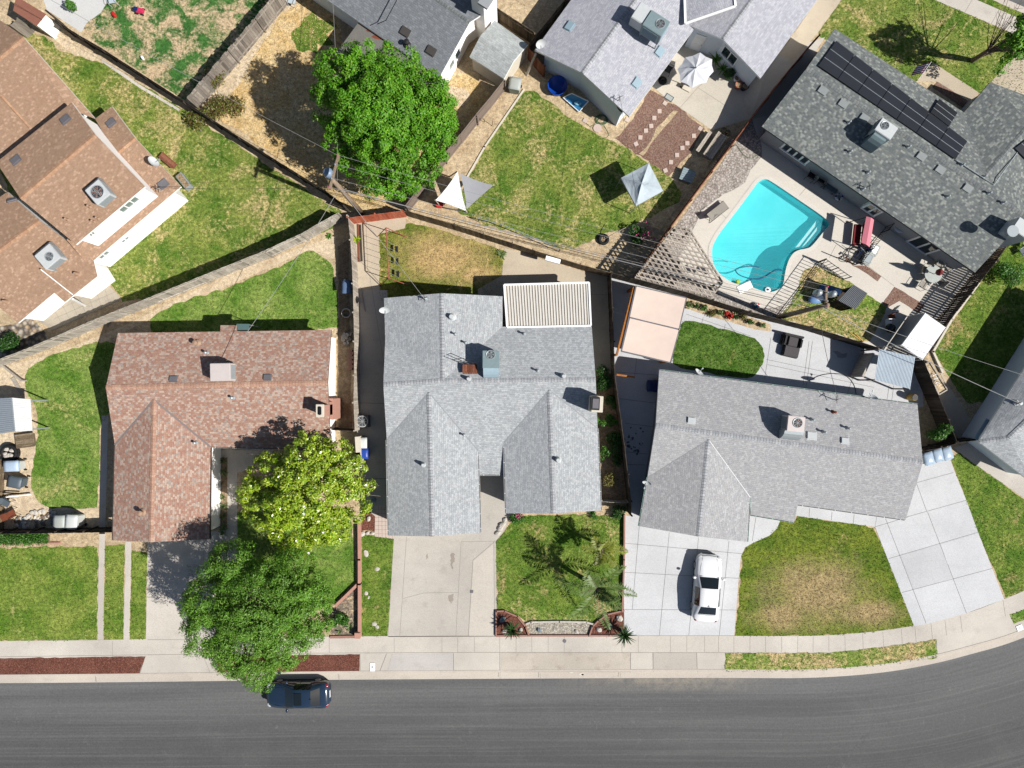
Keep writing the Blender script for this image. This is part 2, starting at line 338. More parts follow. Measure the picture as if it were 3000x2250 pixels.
class MB:
    def __init__(s): s.v = []; s.f = []; s.mi = []; s.uv = {}
    def add(s, vs_, fs, mi=0):
        o = len(s.v); s.v += [tuple(a) for a in vs_]
        for f in fs: s.f.append(tuple(i + o for i in f)); s.mi.append(mi)
        return s
    def prism(s, xy, z0, z1, mi=0, top=None, cap=True):
        p = ccw(xy); n = len(p); t = tess(p)
        zt = (lambda a: z1) if top is None else top
        vs_ = [(a[0], a[1], z0) for a in p] + [(a[0], a[1], zt(a)) for a in p]
        fs = [(i, (i + 1) % n, n + (i + 1) % n, n + i) for i in range(n)]
        if cap:
            for a in t:
                a = s._up(p, a); fs.append(tuple(n + i for i in a)); fs.append(tuple(reversed(a)))
        return s.add(vs_, fs, mi)
    @staticmethod
    def _up(p, a):
        q = [p[i] for i in a]
        return a if area2(q) > 0 else tuple(reversed(a))
    def sheet(s, xy, z, mi=0):
        p = ccw(xy)
        return s.add([(a[0], a[1], z) for a in p], [s._up(p, a) for a in tess(p)], mi)
    def box(s, c, d, rz=0.0, mi=0):
        x, y, z = (k / 2 for k in d); cs, sn = math.cos(rz), math.sin(rz)
        vs_ = []
        for k in (-z, z):
            for i, j in ((-x, -y), (x, -y), (x, y), (-x, y)):
                vs_.append((c[0] + i * cs - j * sn, c[1] + i * sn + j * cs, c[2] + k))
        return s.add(vs_, [(3, 2, 1, 0), (4, 5, 6, 7), (0, 1, 5, 4), (1, 2, 6, 5), (2, 3, 7, 6), (3, 0, 4, 7)], mi)
    def beam(s, p, q, a, b, mi=0, up=(0, 0, 1)):
        """rectangular bar: a across, b along up"""
        p, q = Vector(p), Vector(q); d = (q - p).normalized(); u = Vector(up)
        x = d.cross(u)
        if x.length < 1e-4: x = d.cross(Vector((1, 0, 0)))
        x.normalize(); y = x.cross(d); x *= a / 2; y *= b / 2
        vs_ = [p - x - y, p + x - y, p + x + y, p - x + y, q - x - y, q + x - y, q + x + y, q - x + y]
        return s.add(vs_, [(3, 2, 1, 0), (4, 5, 6, 7), (0, 1, 5, 4), (1, 2, 6, 5), (2, 3, 7, 6), (3, 0, 4, 7)], mi)
    def tube(s, pts, r, n=6, mi=0, cap=True):
        pts = [Vector(p) for p in pts]; m = len(pts); vs_ = []; prev = None
        for i, p in enumerate(pts):
            d = (pts[min(i + 1, m - 1)] - pts[max(i - 1, 0)]).normalized()
            x = d.cross(Vector((0, 0, 1))) if prev is None else prev - d * prev.dot(d)
            if x.length < 1e-4: x = d.cross(Vector((1, 0, 0)))
            x.normalize(); prev = x; y = d.cross(x)
            rr = r[i] if isinstance(r, (list, tuple)) else r
            for k in range(n):
                a = 2 * math.pi * k / n; vs_.append(p + x * (math.cos(a) * rr) + y * (math.sin(a) * rr))
        fs = [(i * n + k, i * n + (k + 1) % n, (i + 1) * n + (k + 1) % n, (i + 1) * n + k) for i in range(m - 1) for k in range(n)]
        if cap: fs += [tuple(range(n - 1, -1, -1)), tuple(range((m - 1) * n, m * n))]
        return s.add(vs_, fs, mi)
    def cyl(s, c, r, h, n=16, r2=None, mi=0):
        return s.lathe([(r, 0), (r if r2 is None else r2, h)], c, n, mi)
    def lathe(s, prof, c, n=16, mi=0, cap=True):
        vs_ = [(c[0] + r * math.cos(2 * math.pi * k / n), c[1] + r * math.sin(2 * math.pi * k / n), c[2] + z) for r, z in prof for k in range(n)]
        m = len(prof)
        fs = [(i * n + k, i * n + (k + 1) % n, (i + 1) * n + (k + 1) % n, (i + 1) * n + k) for i in range(m - 1) for k in range(n)]
        if cap: fs += [tuple(range(n - 1, -1, -1)), tuple(range((m - 1) * n, m * n))]
        return s.add(vs_, fs, mi)
    def ring(s, c, r, t, n=20, m=6, mi=0):
        pts = [(c[0] + r * math.cos(2 * math.pi * k / n), c[1] + r * math.sin(2 * math.pi * k / n), c[2]) for k in range(n + 1)]
        return s.tube(pts, t, m, mi, cap=False)
    def ell(s, c, r, n=10, m=7, jit=0.0, mi=0, rz=0.0):
        vs_ = []; cs, sn = math.cos(rz), math.sin(rz)
        for j in range(m + 1):
            th = math.pi * j / m
            for k in range(n):
                a = 2 * math.pi * k / n; q = 1 + random.uniform(-jit, jit)
                x, y = r[0] * math.sin(th) * math.cos(a) * q, r[1] * math.sin(th) * math.sin(a) * q
                vs_.append((c[0] + x * cs - y * sn, c[1] + x * sn + y * cs, c[2] - r[2] * math.cos(th) * q))
        fs = [(j * n + k, j * n + (k + 1) % n, (j + 1) * n + (k + 1) % n, (j + 1) * n + k) for j in range(m) for k in range(n)]
        return s.add(vs_, fs, mi)
    def strip(s, a, b, wd, z, mi=0):
        a, b = Vector(a[:2]), Vector(b[:2]); d = (b - a).normalized(); n = Vector((-d.y, d.x)) * wd / 2
        return s.sheet([a - n, b - n, b + n, a + n], z, mi)
    def build(s, name, mats, parent=None, smooth=False, bevel=0.0, loc=None, local=False):
        if not isinstance(mats, (list, tuple)): mats = [mats]
        me = bpy.data.meshes.new(name)
        off = Vector((0, 0, 0))
        if parent is not None and not local:
            q = parent
            while q is not None: off += q.location; q = q.parent
        elif loc is not None: off = Vector(loc)
        vv = s.v if off.length == 0 else [(a[0] - off.x, a[1] - off.y, a[2] - off.z) for a in s.v]
        me.from_pydata(vv, [], s.f); me.polygons.foreach_set('material_index', s.mi)
        for k in mats: me.materials.append(M[k] if isinstance(k, str) else k)
        if s.uv:
            lay = me.uv_layers.new(name='UVMap')
            for fi, uvs in s.uv.items():
                for k, li in enumerate(me.polygons[fi].loop_indices): lay.data[li].uv = uvs[k]
        if bevel:
            bm = bmesh.new(); bm.from_mesh(me); bmesh.ops.remove_doubles(bm, verts=bm.verts, dist=1e-5)
            ed = [e for e in bm.edges if len(e.link_faces) == 2 and e.calc_face_angle(0) > .5]
            bmesh.ops.bevel(bm, geom=ed, offset=bevel, segments=2, affect='EDGES', clamp_overlap=True)
            bm.to_mesh(me); bm.free()
        if smooth: me.polygons.foreach_set('use_smooth', [True] * len(me.polygons))
        me.update()
        o = bpy.data.objects.new(name, me); COL.objects.link(o)
        if parent is not None: o.parent = parent
        elif loc is not None: o.location = loc
        return o

def tag(o, label, cat, group=None):
    o['label'] = label; o['category'] = cat
    if group: o['group'] = group
    return o
def thing(name, label, cat, loc=(0, 0, 0), rz=0.0, group=None):
    o = bpy.data.objects.new(name, None); COL.objects.link(o); o.empty_display_size = .2
    o.location = (loc[0], loc[1], loc[2] if len(loc) > 2 else 0); o.rotation_euler = (0, 0, rz)
    return tag(o, label, cat, group)
def copy_thing(o, loc, rz=0.0, label=None, sc=None):
    def cp(x, par):
        c = x.copy(); COL.objects.link(c)
        if par is not None: c.parent = par
        for ch in x.children: cp(ch, c)
        return c
    c = cp(o, None); c.location = loc; c.rotation_euler = (0, 0, rz)
    if sc: c.scale = (sc, sc, sc)
    if label: c['label'] = label
    return c
def cen(p): return (sum(a[0] for a in p) / len(p), sum(a[1] for a in p) / len(p))

def rough(p, amp=.12, step=.35, seed=0):
    """uneven outline for grass and soil patches"""
    r = random.Random(seed or int(abs(p[0][0] * 131 + p[0][1] * 17)) + len(p)); o = []
    n = len(p)
    for i in range(n):
        a, b = Vector(p[i][:2]), Vector(p[(i + 1) % n][:2]); d = b - a; k = max(1, int(d.length / step))
        nn = Vector((-d.y, d.x)).normalized() if d.length > 0 else Vector((0, 0))
        for j in range(k): o.append(tuple(a + d * (j / k) + nn * r.gauss(0, amp * .5)))
    return o
def smooth_poly(p, it=2):
    for _ in range(it):
        q = []
        for i in range(len(p)):
            a, b = p[i], p[(i + 1) % len(p)]
            q += [(a[0] * .75 + b[0] * .25, a[1] * .75 + b[1] * .25), (a[0] * .25 + b[0] * .75, a[1] * .25 + b[1] * .75)]
        p = q
    return p
def smooth_line(p, it=2):
    for _ in range(it):
        q = [p[0]]
        for a, b in zip(p[:-1], p[1:]):
            q += [tuple(x * .75 + y * .25 for x, y in zip(a, b)), tuple(x * .25 + y * .75 for x, y in zip(a, b))]
        p = q + [p[-1]]
    return p
def ground(name, xy, z, mat, amp=0.0, kind='structure', lines=(), lw=.025, jm='joint', seed=0):
    """one ground surface; lines = joints between slabs, cut 4 mm above it"""
    p = rough(xy, amp, seed=seed) if amp else xy
    m = MB(); m.sheet(p, z)
    for a, b in lines: m.strip(a, b, lw, z + .004, 1)
    o = m.build(name, [mat, jm]); o['kind'] = kind
    return o
def slab(name, xy, z, mat, lines=(), lw=.03, jm='joint', z0=-.05):
    m = MB(); m.prism(xy, z0, z)
    for a, b in lines: m.strip(a, b, lw, z + .004, 1)
    o = m.build(name, [mat, jm]); o['kind'] = 'structure'
    return o
def lines_of(*pp): return [(pp[i], pp[i + 1]) for i in range(0, len(pp) - 1, 2)]

# ---------------------------------------------------------------- roofs and houses
def roof_fn(planes, default):
    tris = []
    for pl in planes:
        for t in tess(pl):
            a, b, c = (pl[i] for i in t); tris.append((a, b, c))
    def f(x, y):
        best = None
        for a, b, c in tris:
            d = (b[1] - c[1]) * (a[0] - c[0]) + (c[0] - b[0]) * (a[1] - c[1])
            if abs(d) < 1e-9: continue
            l1 = ((b[1] - c[1]) * (x - c[0]) + (c[0] - b[0]) * (y - c[1])) / d
            l2 = ((c[1] - a[1]) * (x - c[0]) + (a[0] - c[0]) * (y - c[1])) / d
            if l1 >= -1e-4 and l2 >= -1e-4 and l1 + l2 <= 1.0001:
                z = l1 * a[2] + l2 * b[2] + (1 - l1 - l2) * c[2]
                best = z if best is None else max(best, z)
        return default if best is None else best
    return f
def make_roof(parent, planes, mats, name='roof', skirt=.16, uvdirs=None):
    """planes: lists of (x, y, z); fascia boards on every free edge, soffit below"""
    m = MB(); key = {}; cnt = {}
    def k(p): return (round(p[0], 2), round(p[1], 2), round(p[2], 2))
    for pl in planes:
        pl = ccw(pl)
        n = Vector((0, 0, 0))
        for i in range(len(pl)):
            a, b = Vector(pl[i]), Vector(pl[(i + 1) % len(pl)])
            n += Vector(((a.y - b.y) * (a.z + b.z), (a.z - b.z) * (a.x + b.x), (a.x - b.x) * (a.y + b.y)))
        n.normalize()
        u = Vector((0, 0, 1)).cross(n)
        u = u.normalized() if u.length > 1e-3 else Vector((1, 0, 0))
        v = n.cross(u)
        o = len(m.v); m.v += [tuple(a) for a in pl]
        for t in tess(pl):
            t = m._up(pl, t); m.f.append(tuple(o + i for i in t)); m.mi.append(0)
            m.uv[len(m.f) - 1] = [(Vector(pl[i]).dot(u), Vector(pl[i]).dot(v)) for i in t]
        o = len(m.v); m.v += [(a[0], a[1], a[2] - skirt) for a in pl]
        for t in tess(pl):
            t = m._up(pl, t); m.f.append(tuple(o + i for i in reversed(t))); m.mi.append(1)
        for i in range(len(pl)):
            a, b = pl[i], pl[(i + 1) % len(pl)]
            cnt.setdefault(frozenset((k(a), k(b))), []).append((a, b))
    for e, l in cnt.items():
        if len(l) == 1:
            a, b = l[0]
            m.add([(a[0], a[1], a[2] - skirt), (b[0], b[1], b[2] - skirt), b, a], [(0, 1, 2, 3)], 1)
    return m.build(name, mats, parent)
def caps(parent, lines, mat, wd=.3, name='ridge_cap', lift=.03, drop=.05):
    m = MB()
    for a, b in lines:
        a, b = Vector(a), Vector(b); d = (b - a); L = d.length; d.normalize()
        x = d.cross(Vector((0, 0, 1))).normalized() * wd / 2
        z = Vector((0, 0, lift)); dz = Vector((0, 0, lift - drop))
        o = len(m.v); m.v += [tuple(a - x + dz), tuple(a + z), tuple(a + x + dz), tuple(b - x + dz), tuple(b + z), tuple(b + x + dz)]
        m.f += [(o, o + 3, o + 4, o + 1), (o + 1, o + 4, o + 5, o + 2)]; m.mi += [0, 0]
        n = len(m.f)
        m.uv[n - 2] = [(0, 0), (0, L), (wd / 2, L), (wd / 2, 0)]; m.uv[n - 1] = [(0, 0), (0, L), (wd / 2, L), (wd / 2, 0)]
    return m.build(name, mat, parent)
def inset(p, d):
    p = ccw(p); n = len(p); o = []
    for i in range(n):
        a, b, c = (Vector(p[(i + j) % n][:2]) for j in (-1, 0, 1))
        e1 = (b - a).normalized(); e2 = (c - b).normalized()
        n1 = Vector((-e1.y, e1.x)); n2 = Vector((-e2.y, e2.x)); k = (n1 + n2)
        k = k / max(.35, k.length_squared / 2)
        o.append(tuple(b + k * d))
    return o
def walls(parent, foot, fz, mat, drop=.16, name='wall', z0=-.1):
    """outer walls rising to the underside of the roof"""
    m = MB(); p = ccw(foot); n = len(p)
    for i in range(n):
        a, b = Vector(p[i]), Vector(p[(i + 1) % n]); k = max(1, int((b - a).length / .3)); e = (b - a) * (.02 / max(.1, (b - a).length))
        pts = [a + (b - a) * (j / k) for j in range(k + 1)]
        top = [fz(*(a + e)) - drop] + [fz(q.x, q.y) - drop for q in pts[1:-1]] + [fz(*(b - e)) - drop]
        vs_ = [(q.x, q.y, z0) for q in pts] + [(q.x, q.y, t) for q, t in zip(pts, top)]
        m.add(vs_, [(j, j + 1, k + 2 + j, k + 1 + j) for j in range(k)])
    return m.build(name, mat, parent)
def window(parent, a, b, z0, z1, frame='trim', pane='glass', n=2, name='window', proud=.05, sash=.07):
    """a, b: ends on the wall (ground plan), outside on the right hand side of a->b"""
    a, b = Vector(a[:2]), Vector(b[:2]); d = (b - a); L = d.length; d.normalize(); out = Vector((d.y, -d.x))
    def bx(m, s0, s1, h0, h1, o0, o1):
        c = a + d * ((s0 + s1) / 2) + out * ((o0 + o1) / 2)
        m.box((c.x, c.y, (h0 + h1) / 2), (s1 - s0, o1 - o0, h1 - h0), math.atan2(d.y, d.x))
    m = MB()
    bx(m, 0, L, z1 - sash, z1, -.05, proud); bx(m, -.03, L + .03, z0 - .05, z0 + .02, -.05, proud + .05)
    for i in range(n + 1):
        x = i * (L - sash) / n
        bx(m, x, x + sash, z0 + .02, z1 - sash, -.05, proud - .003)
    f = m.build(name, frame, parent)
    g = MB(); bx(g, sash * .5, L - sash * .5, z0 + .021, z1 - sash * .99, -.04, proud - .035)
    g.build('pane', pane, f)
    return f
def door(parent, a, b, h, mat='trim', name='door', proud=.05):
    a, b = Vector(a[:2]), Vector(b[:2]); d = (b - a); L = d.length; d.normalize(); out = Vector((d.y, -d.x)); rz = math.atan2(d.y, d.x)
    m = MB(); c = a + d * L / 2
    m.box((c.x, c.y, h / 2 + .02), (L, .09, h), rz)
    for i in range(2):
        for j in range(2):
            q = a + d * (L * (.27 + .46 * i)) + out * .05
            m.box((q.x, q.y, .3 + h * .13 + j * h * .42), (L * .32, .02, h * .3), rz)
    o = m.build(name, mat, parent, bevel=.008)
    k = MB(); q = a + d * L * .9 + out * .09; k.ell((q.x, q.y, h * .48), (.035, .035, .035), 8, 5); k.build('handle', 'metal', o)
    return o
def eave_gutter(parent, a, b, mat='gutter_w', r=.055, brackets=True):
    a, b = Vector(a), Vector(b); d = (b - a); L = d.length; d.normalize(); x = d.cross(Vector((0, 0, 1))).normalized()
    m = MB(); up = Vector((0, 0, -.06))
    for s in (-1, 1): m.beam(a + up + x * s * r, b + up + x * s * r, .018, .11)
    m.beam(a + up + Vector((0, 0, -.05)), b + up + Vector((0, 0, -.05)), r * 2 - .02, .012, 1)
    if brackets:
        k = int(L / 1.1)
        for i in range(k + 1):
            q = a + d * (L * (i + .3) / (k + .6)) + up + Vector((0, 0, .06)); m.beam(q - x * (r + .01), q + x * (r + .01), .05, .012)
    return m.build('gutter', [mat, 'trim_dark'], parent)

def vent_pipe(parent, p, z, h=.4, r=.06, mat='metal', cone=False):
    m = MB()
    if cone: m.lathe([(r * 2.2, 0), (r * 1.6, h * .2), (r, h), (r * .8, h)], (p[0], p[1], z - .05), 12)
    else:
        m.lathe([(r * 2.3, -.03), (r * 2.2, .03), (r, .12), (r, h), (r * 1.5, h), (r * 1.5, h + .06), (r * .4, h + .1)], (p[0], p[1], z), 12)
    return m.build('vent_pipe', mat, parent, smooth=False)
def box_vent(parent, p, fz, rz=0.0, s=.42, mat='vent'):
    """low box lying on the roof slope"""
    d = .25; z = fz(*p); n = Vector((fz(p[0] - d, p[1]) - fz(p[0] + d, p[1]), fz(p[0], p[1] - d) - fz(p[0], p[1] + d), 2 * d)).normalized()
    u = Vector((math.cos(rz), math.sin(rz), 0)); u = (u - n * u.dot(n)).normalized(); v = n.cross(u); o = Vector((p[0], p[1], z)); m = MB()
    for L, Wd, z0, z1 in ((s * 1.15, s * .95, -.01, .03), (s, s * .74, .02, .11)):
        b = len(m.v); m.v += [tuple(o + u * (a * L / 2) + v * (c * Wd / 2) + n * zz) for zz in (z0, z1) for a, c in ((-1, -1), (1, -1), (1, 1), (-1, 1))]
        for f in ((3, 2, 1, 0), (4, 5, 6, 7), (0, 1, 5, 4), (1, 2, 6, 5), (2, 3, 7, 6), (3, 0, 4, 7)): m.f.append(tuple(b + i for i in f)); m.mi.append(0)
    return m.build('roof_vent', mat, parent, bevel=.012)

# ---------------------------------------------------------------- vegetation
def quads_mesh(name, C0, U, Vv, mat, parent=None, bend=.15):
    """one mesh of many leaf quads: centres C0, half axes U and Vv (n x 3), each leaf folded at its midrib"""
    n = len(C0)
    if n == 0: return None
    N = np.cross(U, Vv); N /= (np.linalg.norm(N, axis=1, keepdims=True) + 1e-9)
    b = np.linalg.norm(Vv, axis=1, keepdims=True) * bend * N
    v = np.stack([C0 - U, C0 - Vv * .9 + b, C0 + U, C0 + Vv * .9 + b], 1).reshape(-1, 3)
    me = bpy.data.meshes.new(name)
    me.vertices.add(4 * n); me.vertices.foreach_set('co', v.astype(np.float32).ravel())
    me.loops.add(4 * n); me.loops.foreach_set('vertex_index', np.arange(4 * n, dtype=np.int32))
    me.polygons.add(n); me.polygons.foreach_set('loop_start', np.arange(0, 4 * n, 4, dtype=np.int32))
    me.update(calc_edges=True); me.validate()
    me.materials.append(M[mat] if isinstance(mat, str) else mat)
    o = bpy.data.objects.new(name, me); COL.objects.link(o)
    if parent is not None: o.parent = parent
    return o
def rand_dirs(n, up=0.0):
    d = rng.normal(size=(n, 3)); d[:, 2] += up; return d / np.linalg.norm(d, axis=1, keepdims=True)
def leaf_axes(n, nrm, L, Wd):
    t = rng.normal(size=(n, 3)); t -= nrm * (t * nrm).sum(1, keepdims=True); t /= np.linalg.norm(t, axis=1, keepdims=True)
    s = np.cross(nrm, t); k = rng.uniform(.7, 1.3, (n, 1))
    return t * L * k / 2, s * Wd * k / 2
def crown_points(lobes, nclump, spread, seed=1):
    """clump centres near the surface of overlapping lobes (x, y, z, rx, ry, rz)"""
    r = np.random.default_rng(seed); lobes = np.array(lobes, float)
    wgt = lobes[:, 3] * lobes[:, 4]; wgt /= wgt.sum()
    pick = r.choice(len(lobes), nclump, p=wgt); d = r.normal(size=(nclump, 3)); d[:, 2] = d[:, 2] * .9 + .35
    d /= np.linalg.norm(d, axis=1, keepdims=True)
    rad = r.uniform(.5, 1.0, (nclump, 1)) ** .4
    L = lobes[pick]
    return L[:, :3] + d * L[:, 3:] * rad * (1 + r.normal(0, spread, (nclump, 1))), d
def tree(name, label, cat, base, lobes, mat, nclump=500, leaf=(.16, .08), per=60, csize=.4, trunk=.22, seed=1, limbs=9, group=None, lean=None, spread=.07, up=.5, flowers=None):
    t = thing(name, label, cat, (base[0], base[1], 0), group=group)
    cc, dd = crown_points(lobes, nclump, spread, seed)
    k = rng.integers(int(per * .6), int(per * 1.4), nclump); idx = np.repeat(np.arange(nclump), k); n = len(idx)
    od = rng.normal(size=(n, 3)) + dd[idx] * .55; od /= np.linalg.norm(od, axis=1, keepdims=True)
    off = od * csize * rng.uniform(.25, 1.0, (n, 1)) ** .6 * rng.uniform(.65, 1.35, (nclump, 1))[idx]
    off += dd[idx] * csize * .35
    pos = cc[idx] + off
    pos[:, 2] = np.maximum(pos[:, 2], .05)
    nr = rand_dirs(n) * .6 + od * .75 + dd[idx] * .25 + np.array([[.1, -.04, up]]); nr /= np.linalg.norm(nr, axis=1, keepdims=True)
    U, Vv = leaf_axes(n, nr, *leaf)
    b = np.array([base[0], base[1], 0])
    quads_mesh('crown', pos - b, U, Vv, mat, t)
    m = MB(); lc = np.array(lobes, float); top = lc[:, :3].mean(0)
    z0 = top[2] * .45; fork = Vector((base[0] + (top[0] - base[0]) * .35, base[1] + (top[1] - base[1]) * .35, z0))
    m.tube([(base[0], base[1], -.1), (base[0], base[1], .3), tuple((Vector((base[0], base[1], 0)) + fork) / 2 + Vector((.05, .03, z0 * .1))), tuple(fork)], [trunk * 1.4, trunk, trunk * .85, trunk * .75], 9)
    r = random.Random(seed)
    for i in range(limbs):
        q = Vector(cc[r.randrange(nclump)]); mid = fork.lerp(q, .5) + Vector((r.uniform(-.3, .3), r.uniform(-.3, .3), r.uniform(.1, .5)))
        m.tube([fork, fork.lerp(mid, .5) + Vector((0, 0, .15)), mid, q], [trunk * .5, trunk * .38, trunk * .24, .02], 6)
        for j in range(3):
            q2 = q + Vector((r.uniform(-1, 1), r.uniform(-1, 1), r.uniform(-.3, .6))); m.tube([mid, mid.lerp(q2, .6) + Vector((0, 0, .1)), q2], [trunk * .2, .03, .012], 5)
    m.build('trunk', 'bark', t, smooth=True)
    if flowers:
        f = MB()
        for i in range(flowers):
            q = cc[r.randrange(nclump)] + dd[r.randrange(nclump)] * .1
            i0 = r.randrange(nclump); q = cc[i0] + dd[i0] * csize * .8
            if dd[i0][2] < .3: continue
            f.lathe([(.02, 0), (.07, .04), (.09, .08), (.03, .06)], tuple(q), 7)
        f.build('blossom', 'canvas_w', t)
    return t
def bush(name, label, cat, p, r, h, mat, n=900, leaf=(.12, .06), seed=1, group=None, stems=5, up=.5, lobes=5):
    t = thing(name, label, cat, (p[0], p[1], 0), group=group); q = np.random.default_rng(seed)
    lc = np.column_stack([q.normal(0, r * .42, lobes), q.normal(0, r * .42, lobes), q.uniform(.45, .75, lobes) * h])
    idx = q.integers(0, lobes, n); d = rand_dirs(n, .25)
    pos = lc[idx] + d * np.array([[r * .6, r * .6, h * .38]]) * q.uniform(.5, 1.05, (n, 1)); pos[:, 2] = np.maximum(pos[:, 2], .03)
    nr = rand_dirs(n) + d * .6 + np.array([[0, 0, up]]); nr /= np.linalg.norm(nr, axis=1, keepdims=True)
    U, Vv = leaf_axes(n, nr, *leaf)
    quads_mesh('foliage', pos, U, Vv, mat, t)
    m = MB(); rr = random.Random(seed)
    for i in range(stems):
        e = lc[i % lobes]; m.tube([(0, 0, -.05), (e[0] * .4, e[1] * .4, h * .3), tuple(e)], [.03, .02, .01], 5)
    m.build('stem', 'bark', t, local=True)
    return t
def blades(name, label, cat, p, n, L, wd, mat, seed=1, tilt=(.3, 1.2), z0=0.0, group=None, trunk=None, droop=.35):
    """rosette plant: pointed arching blades from one heart"""
    t = thing(name, label, cat, (p[0], p[1], 0), group=group); r = random.Random(seed); m = MB()
    for i in range(n):
        a = 2.399 * i + r.uniform(-.2, .2); e = r.uniform(*tilt); l = L * r.uniform(.75, 1.1); d = Vector((math.cos(a) * math.sin(e), math.sin(a) * math.sin(e), math.cos(e)))
        s = Vector((-math.sin(a), math.cos(a), 0)); o = len(m.v); pts = []
        for k in range(5):
            f = k / 4; c = Vector((0, 0, z0)) + d * l * f + Vector((0, 0, -droop * l * f * f)); c.z = max(c.z, .02); hw = wd * (1 - f ** 2) * .5 + .003
            pts += [tuple(c - s * hw), tuple(c + s * hw)]
        m.v += pts
        for k in range(4): m.f.append((o + 2 * k, o + 2 * k + 1, o + 2 * k + 3, o + 2 * k + 2)); m.mi.append(0)
    m.build('leaf', mat, t, local=True)
    if trunk:
        k = MB(); k.lathe([(trunk, -.05), (trunk * .95, z0 * .6), (trunk * .8, z0 + .03)], (0, 0, 0), 10); k.build('trunk', 'bark', t, local=True)
    return t
def palm(name, label, base, crown, n, L, mat, seed=1, trunk=.14, wid=.42, tilt=(.5, 1.7), drooping=.45, nl=46):
    t = thing(name, label, 'palm', (base[0], base[1], 0)); b = Vector((base[0], base[1], 0)); c = Vector(crown); m = MB()
    pts = [b + Vector((0, 0, -.1)), b.lerp(c, .5) + Vector((0, 0, .05)), c + Vector((0, 0, -.1)), c + Vector((0, 0, .15))]
    m.tube(pts, [trunk * 1.3, trunk, trunk * .9, trunk * .6], 9); m.build('trunk', 'bark', t, smooth=True)
    r = random.Random(seed); cs, us, vv = [], [], []; fr = MB()
    for i in range(n):
        a = 2.399 * i + r.uniform(-.25, .25); e = r.uniform(*tilt); l = L * r.uniform(.7, 1.1)
        d = Vector((math.cos(a) * math.sin(e), math.sin(a) * math.sin(e), math.cos(e))); s0 = Vector((-math.sin(a), math.cos(a), 0)); sw = r.uniform(-.45, .45)
        line = []
        for k in range(13):
            f = k / 12; q = c + d * l * f + Vector((0, 0, -drooping * l * f * f)) + s0 * (sw * l * f * f); q.z = max(q.z, .1); line.append(q)
        fr.tube(line, [.022 * (1 - .8 * k / 12) for k in range(13)], 4)
        for k in range(1, nl):
            f = k / nl; x = f * 12; i0 = min(11, int(x)); q = line[i0].lerp(line[i0 + 1], x - i0); dr = (line[i0 + 1] - line[i0]).normalized()
            wl = wid * math.sin(math.pi * min(1, f * .85 + .13)) ** .7 * r.uniform(.8, 1.1)
            for sg in (-1, 1):
                s = (s0 * sg + dr * r.uniform(.35, .8) + Vector((0, 0, r.uniform(-.35, .25)))).normalized()
                cs.append(q + s * wl / 2 - b); us.append(s * wl / 2); vv.append(s.cross(Vector((0, 0, 1))).normalized() * .03)
    fr.build('frond_stalk', 'bark', t)
    quads_mesh('frond', np.array(cs), np.array(us), np.array(vv), mat, t)
    return t
M['lf_ash'] = leaves('ash_leaves', ['44881a', '5ca01c', '78b42a', '4e921a', '94c63c', '66a622'], .5, .3, .25)
M['lf_mag'] = leaves('magnolia_leaves', ['8ab61c', 'b0d42a', 'cee646', '74a61c', 'e4ee60', '9cc228'], .3, .35, .6)
M['lf_mesq'] = leaves('feathery_leaves', ['4f821c', '669c26', '82b43a', '588c1e', '9cc450'], .55, .28)
M['lf_bush'] = leaves('bush_leaves', ['3f7a28', '5c9436', '77a848'])
M['lf_dark'] = leaves('dark_leaves', ['2c5a20', '3f6f2a', '558038'])
M['lf_red'] = leaves('reddish_leaves', ['6b4030', '7f8a3a', '96a04a', '7a4a38', '5f7a34'])
M['lf_rose'] = leaves('rose_leaves', ['3a6a2a', '4f7f38', '5a8a40'])
M['lf_palm'] = leaves('palm_leaflets', ['5f7f34', '7a9648', '8fa860'], .5)
M['lf_palm_y'] = leaves('yellow_palm_leaflets', ['8a9a30', 'a8b040', '98a838'], .5)
M['lf_sago'] = leaves('sago_leaves', ['24421a', '335626', '40682c'], .5)
M['lf_agave'] = leaves('agave_leaves', ['5a7a40', '7f9a58', '98ac6c'], .5)
M['lf_dry'] = leaves('dry_twigs', ['8a7a4a', 'a8985c', '98a058'], .7)
M['petal_red'] = plain('red_petals', 'd0342c', .7, .15)
M['petal_pink'] = plain('pink_petals', 'd85a8a', .7, .15)
# ================================================================ GROUND
x, y = P(2390, 1735)[0]; x2, y2 = P(2540, 1795)[0]; x3, y3 = P(2290, 1790)[0]
M['lawn_h4'] = grass('lawn_worn_front', '5a7226', '7c8834', 'b59e74', .34, .4, spots=((x, y, 3.9, 2.6), (x2, y2, 2.6, 1.1), (x3, y3 - .3, 2.4, 1.2)))
x, y = P(1300, 752)[0]; x2, y2 = P(1400, 790)[0]
M['lawn_h3'] = grass('lawn_dry_back', '64742c', '86883e', 'd0b07c', .38, .45, spots=((x, y, 3.4, 1.9), (x2, y2 - .3, 1.8, .9)))
LAWNS = []
def lawn(xy, mat, z=.012, amp=.12, dens=1.0, name='lawn', tuft=.05):
    p = rough(xy, amp) if amp else xy
    m = MB(); m.sheet(p, z); o = m.build(name, mat); o['kind'] = 'structure'
    LAWNS.append((p, mat, z, dens, tuft)); return o
def offs(line, d):
    o = []
    for i, p in enumerate(line):
        a = Vector(line[max(0, i - 1)]); b = Vector(line[min(len(line) - 1, i + 1)]); t = (b - a).normalized()
        o.append((p[0] - t.y * d, p[1] + t.x * d))
    return o
def holed(name, outer, hole, z, mat):
    a = [Vector((p[0], p[1], 0)) for p in outer]; b = [Vector((p[0], p[1], 0)) for p in hole]
    t = tessellate_polygon([a, b]); al = list(outer) + list(hole); m = MB()
    m.add([(p[0], p[1], z) for p in al], [MB._up(al, f) for f in t]); o = m.build(name, mat); o['kind'] = 'structure'; return o

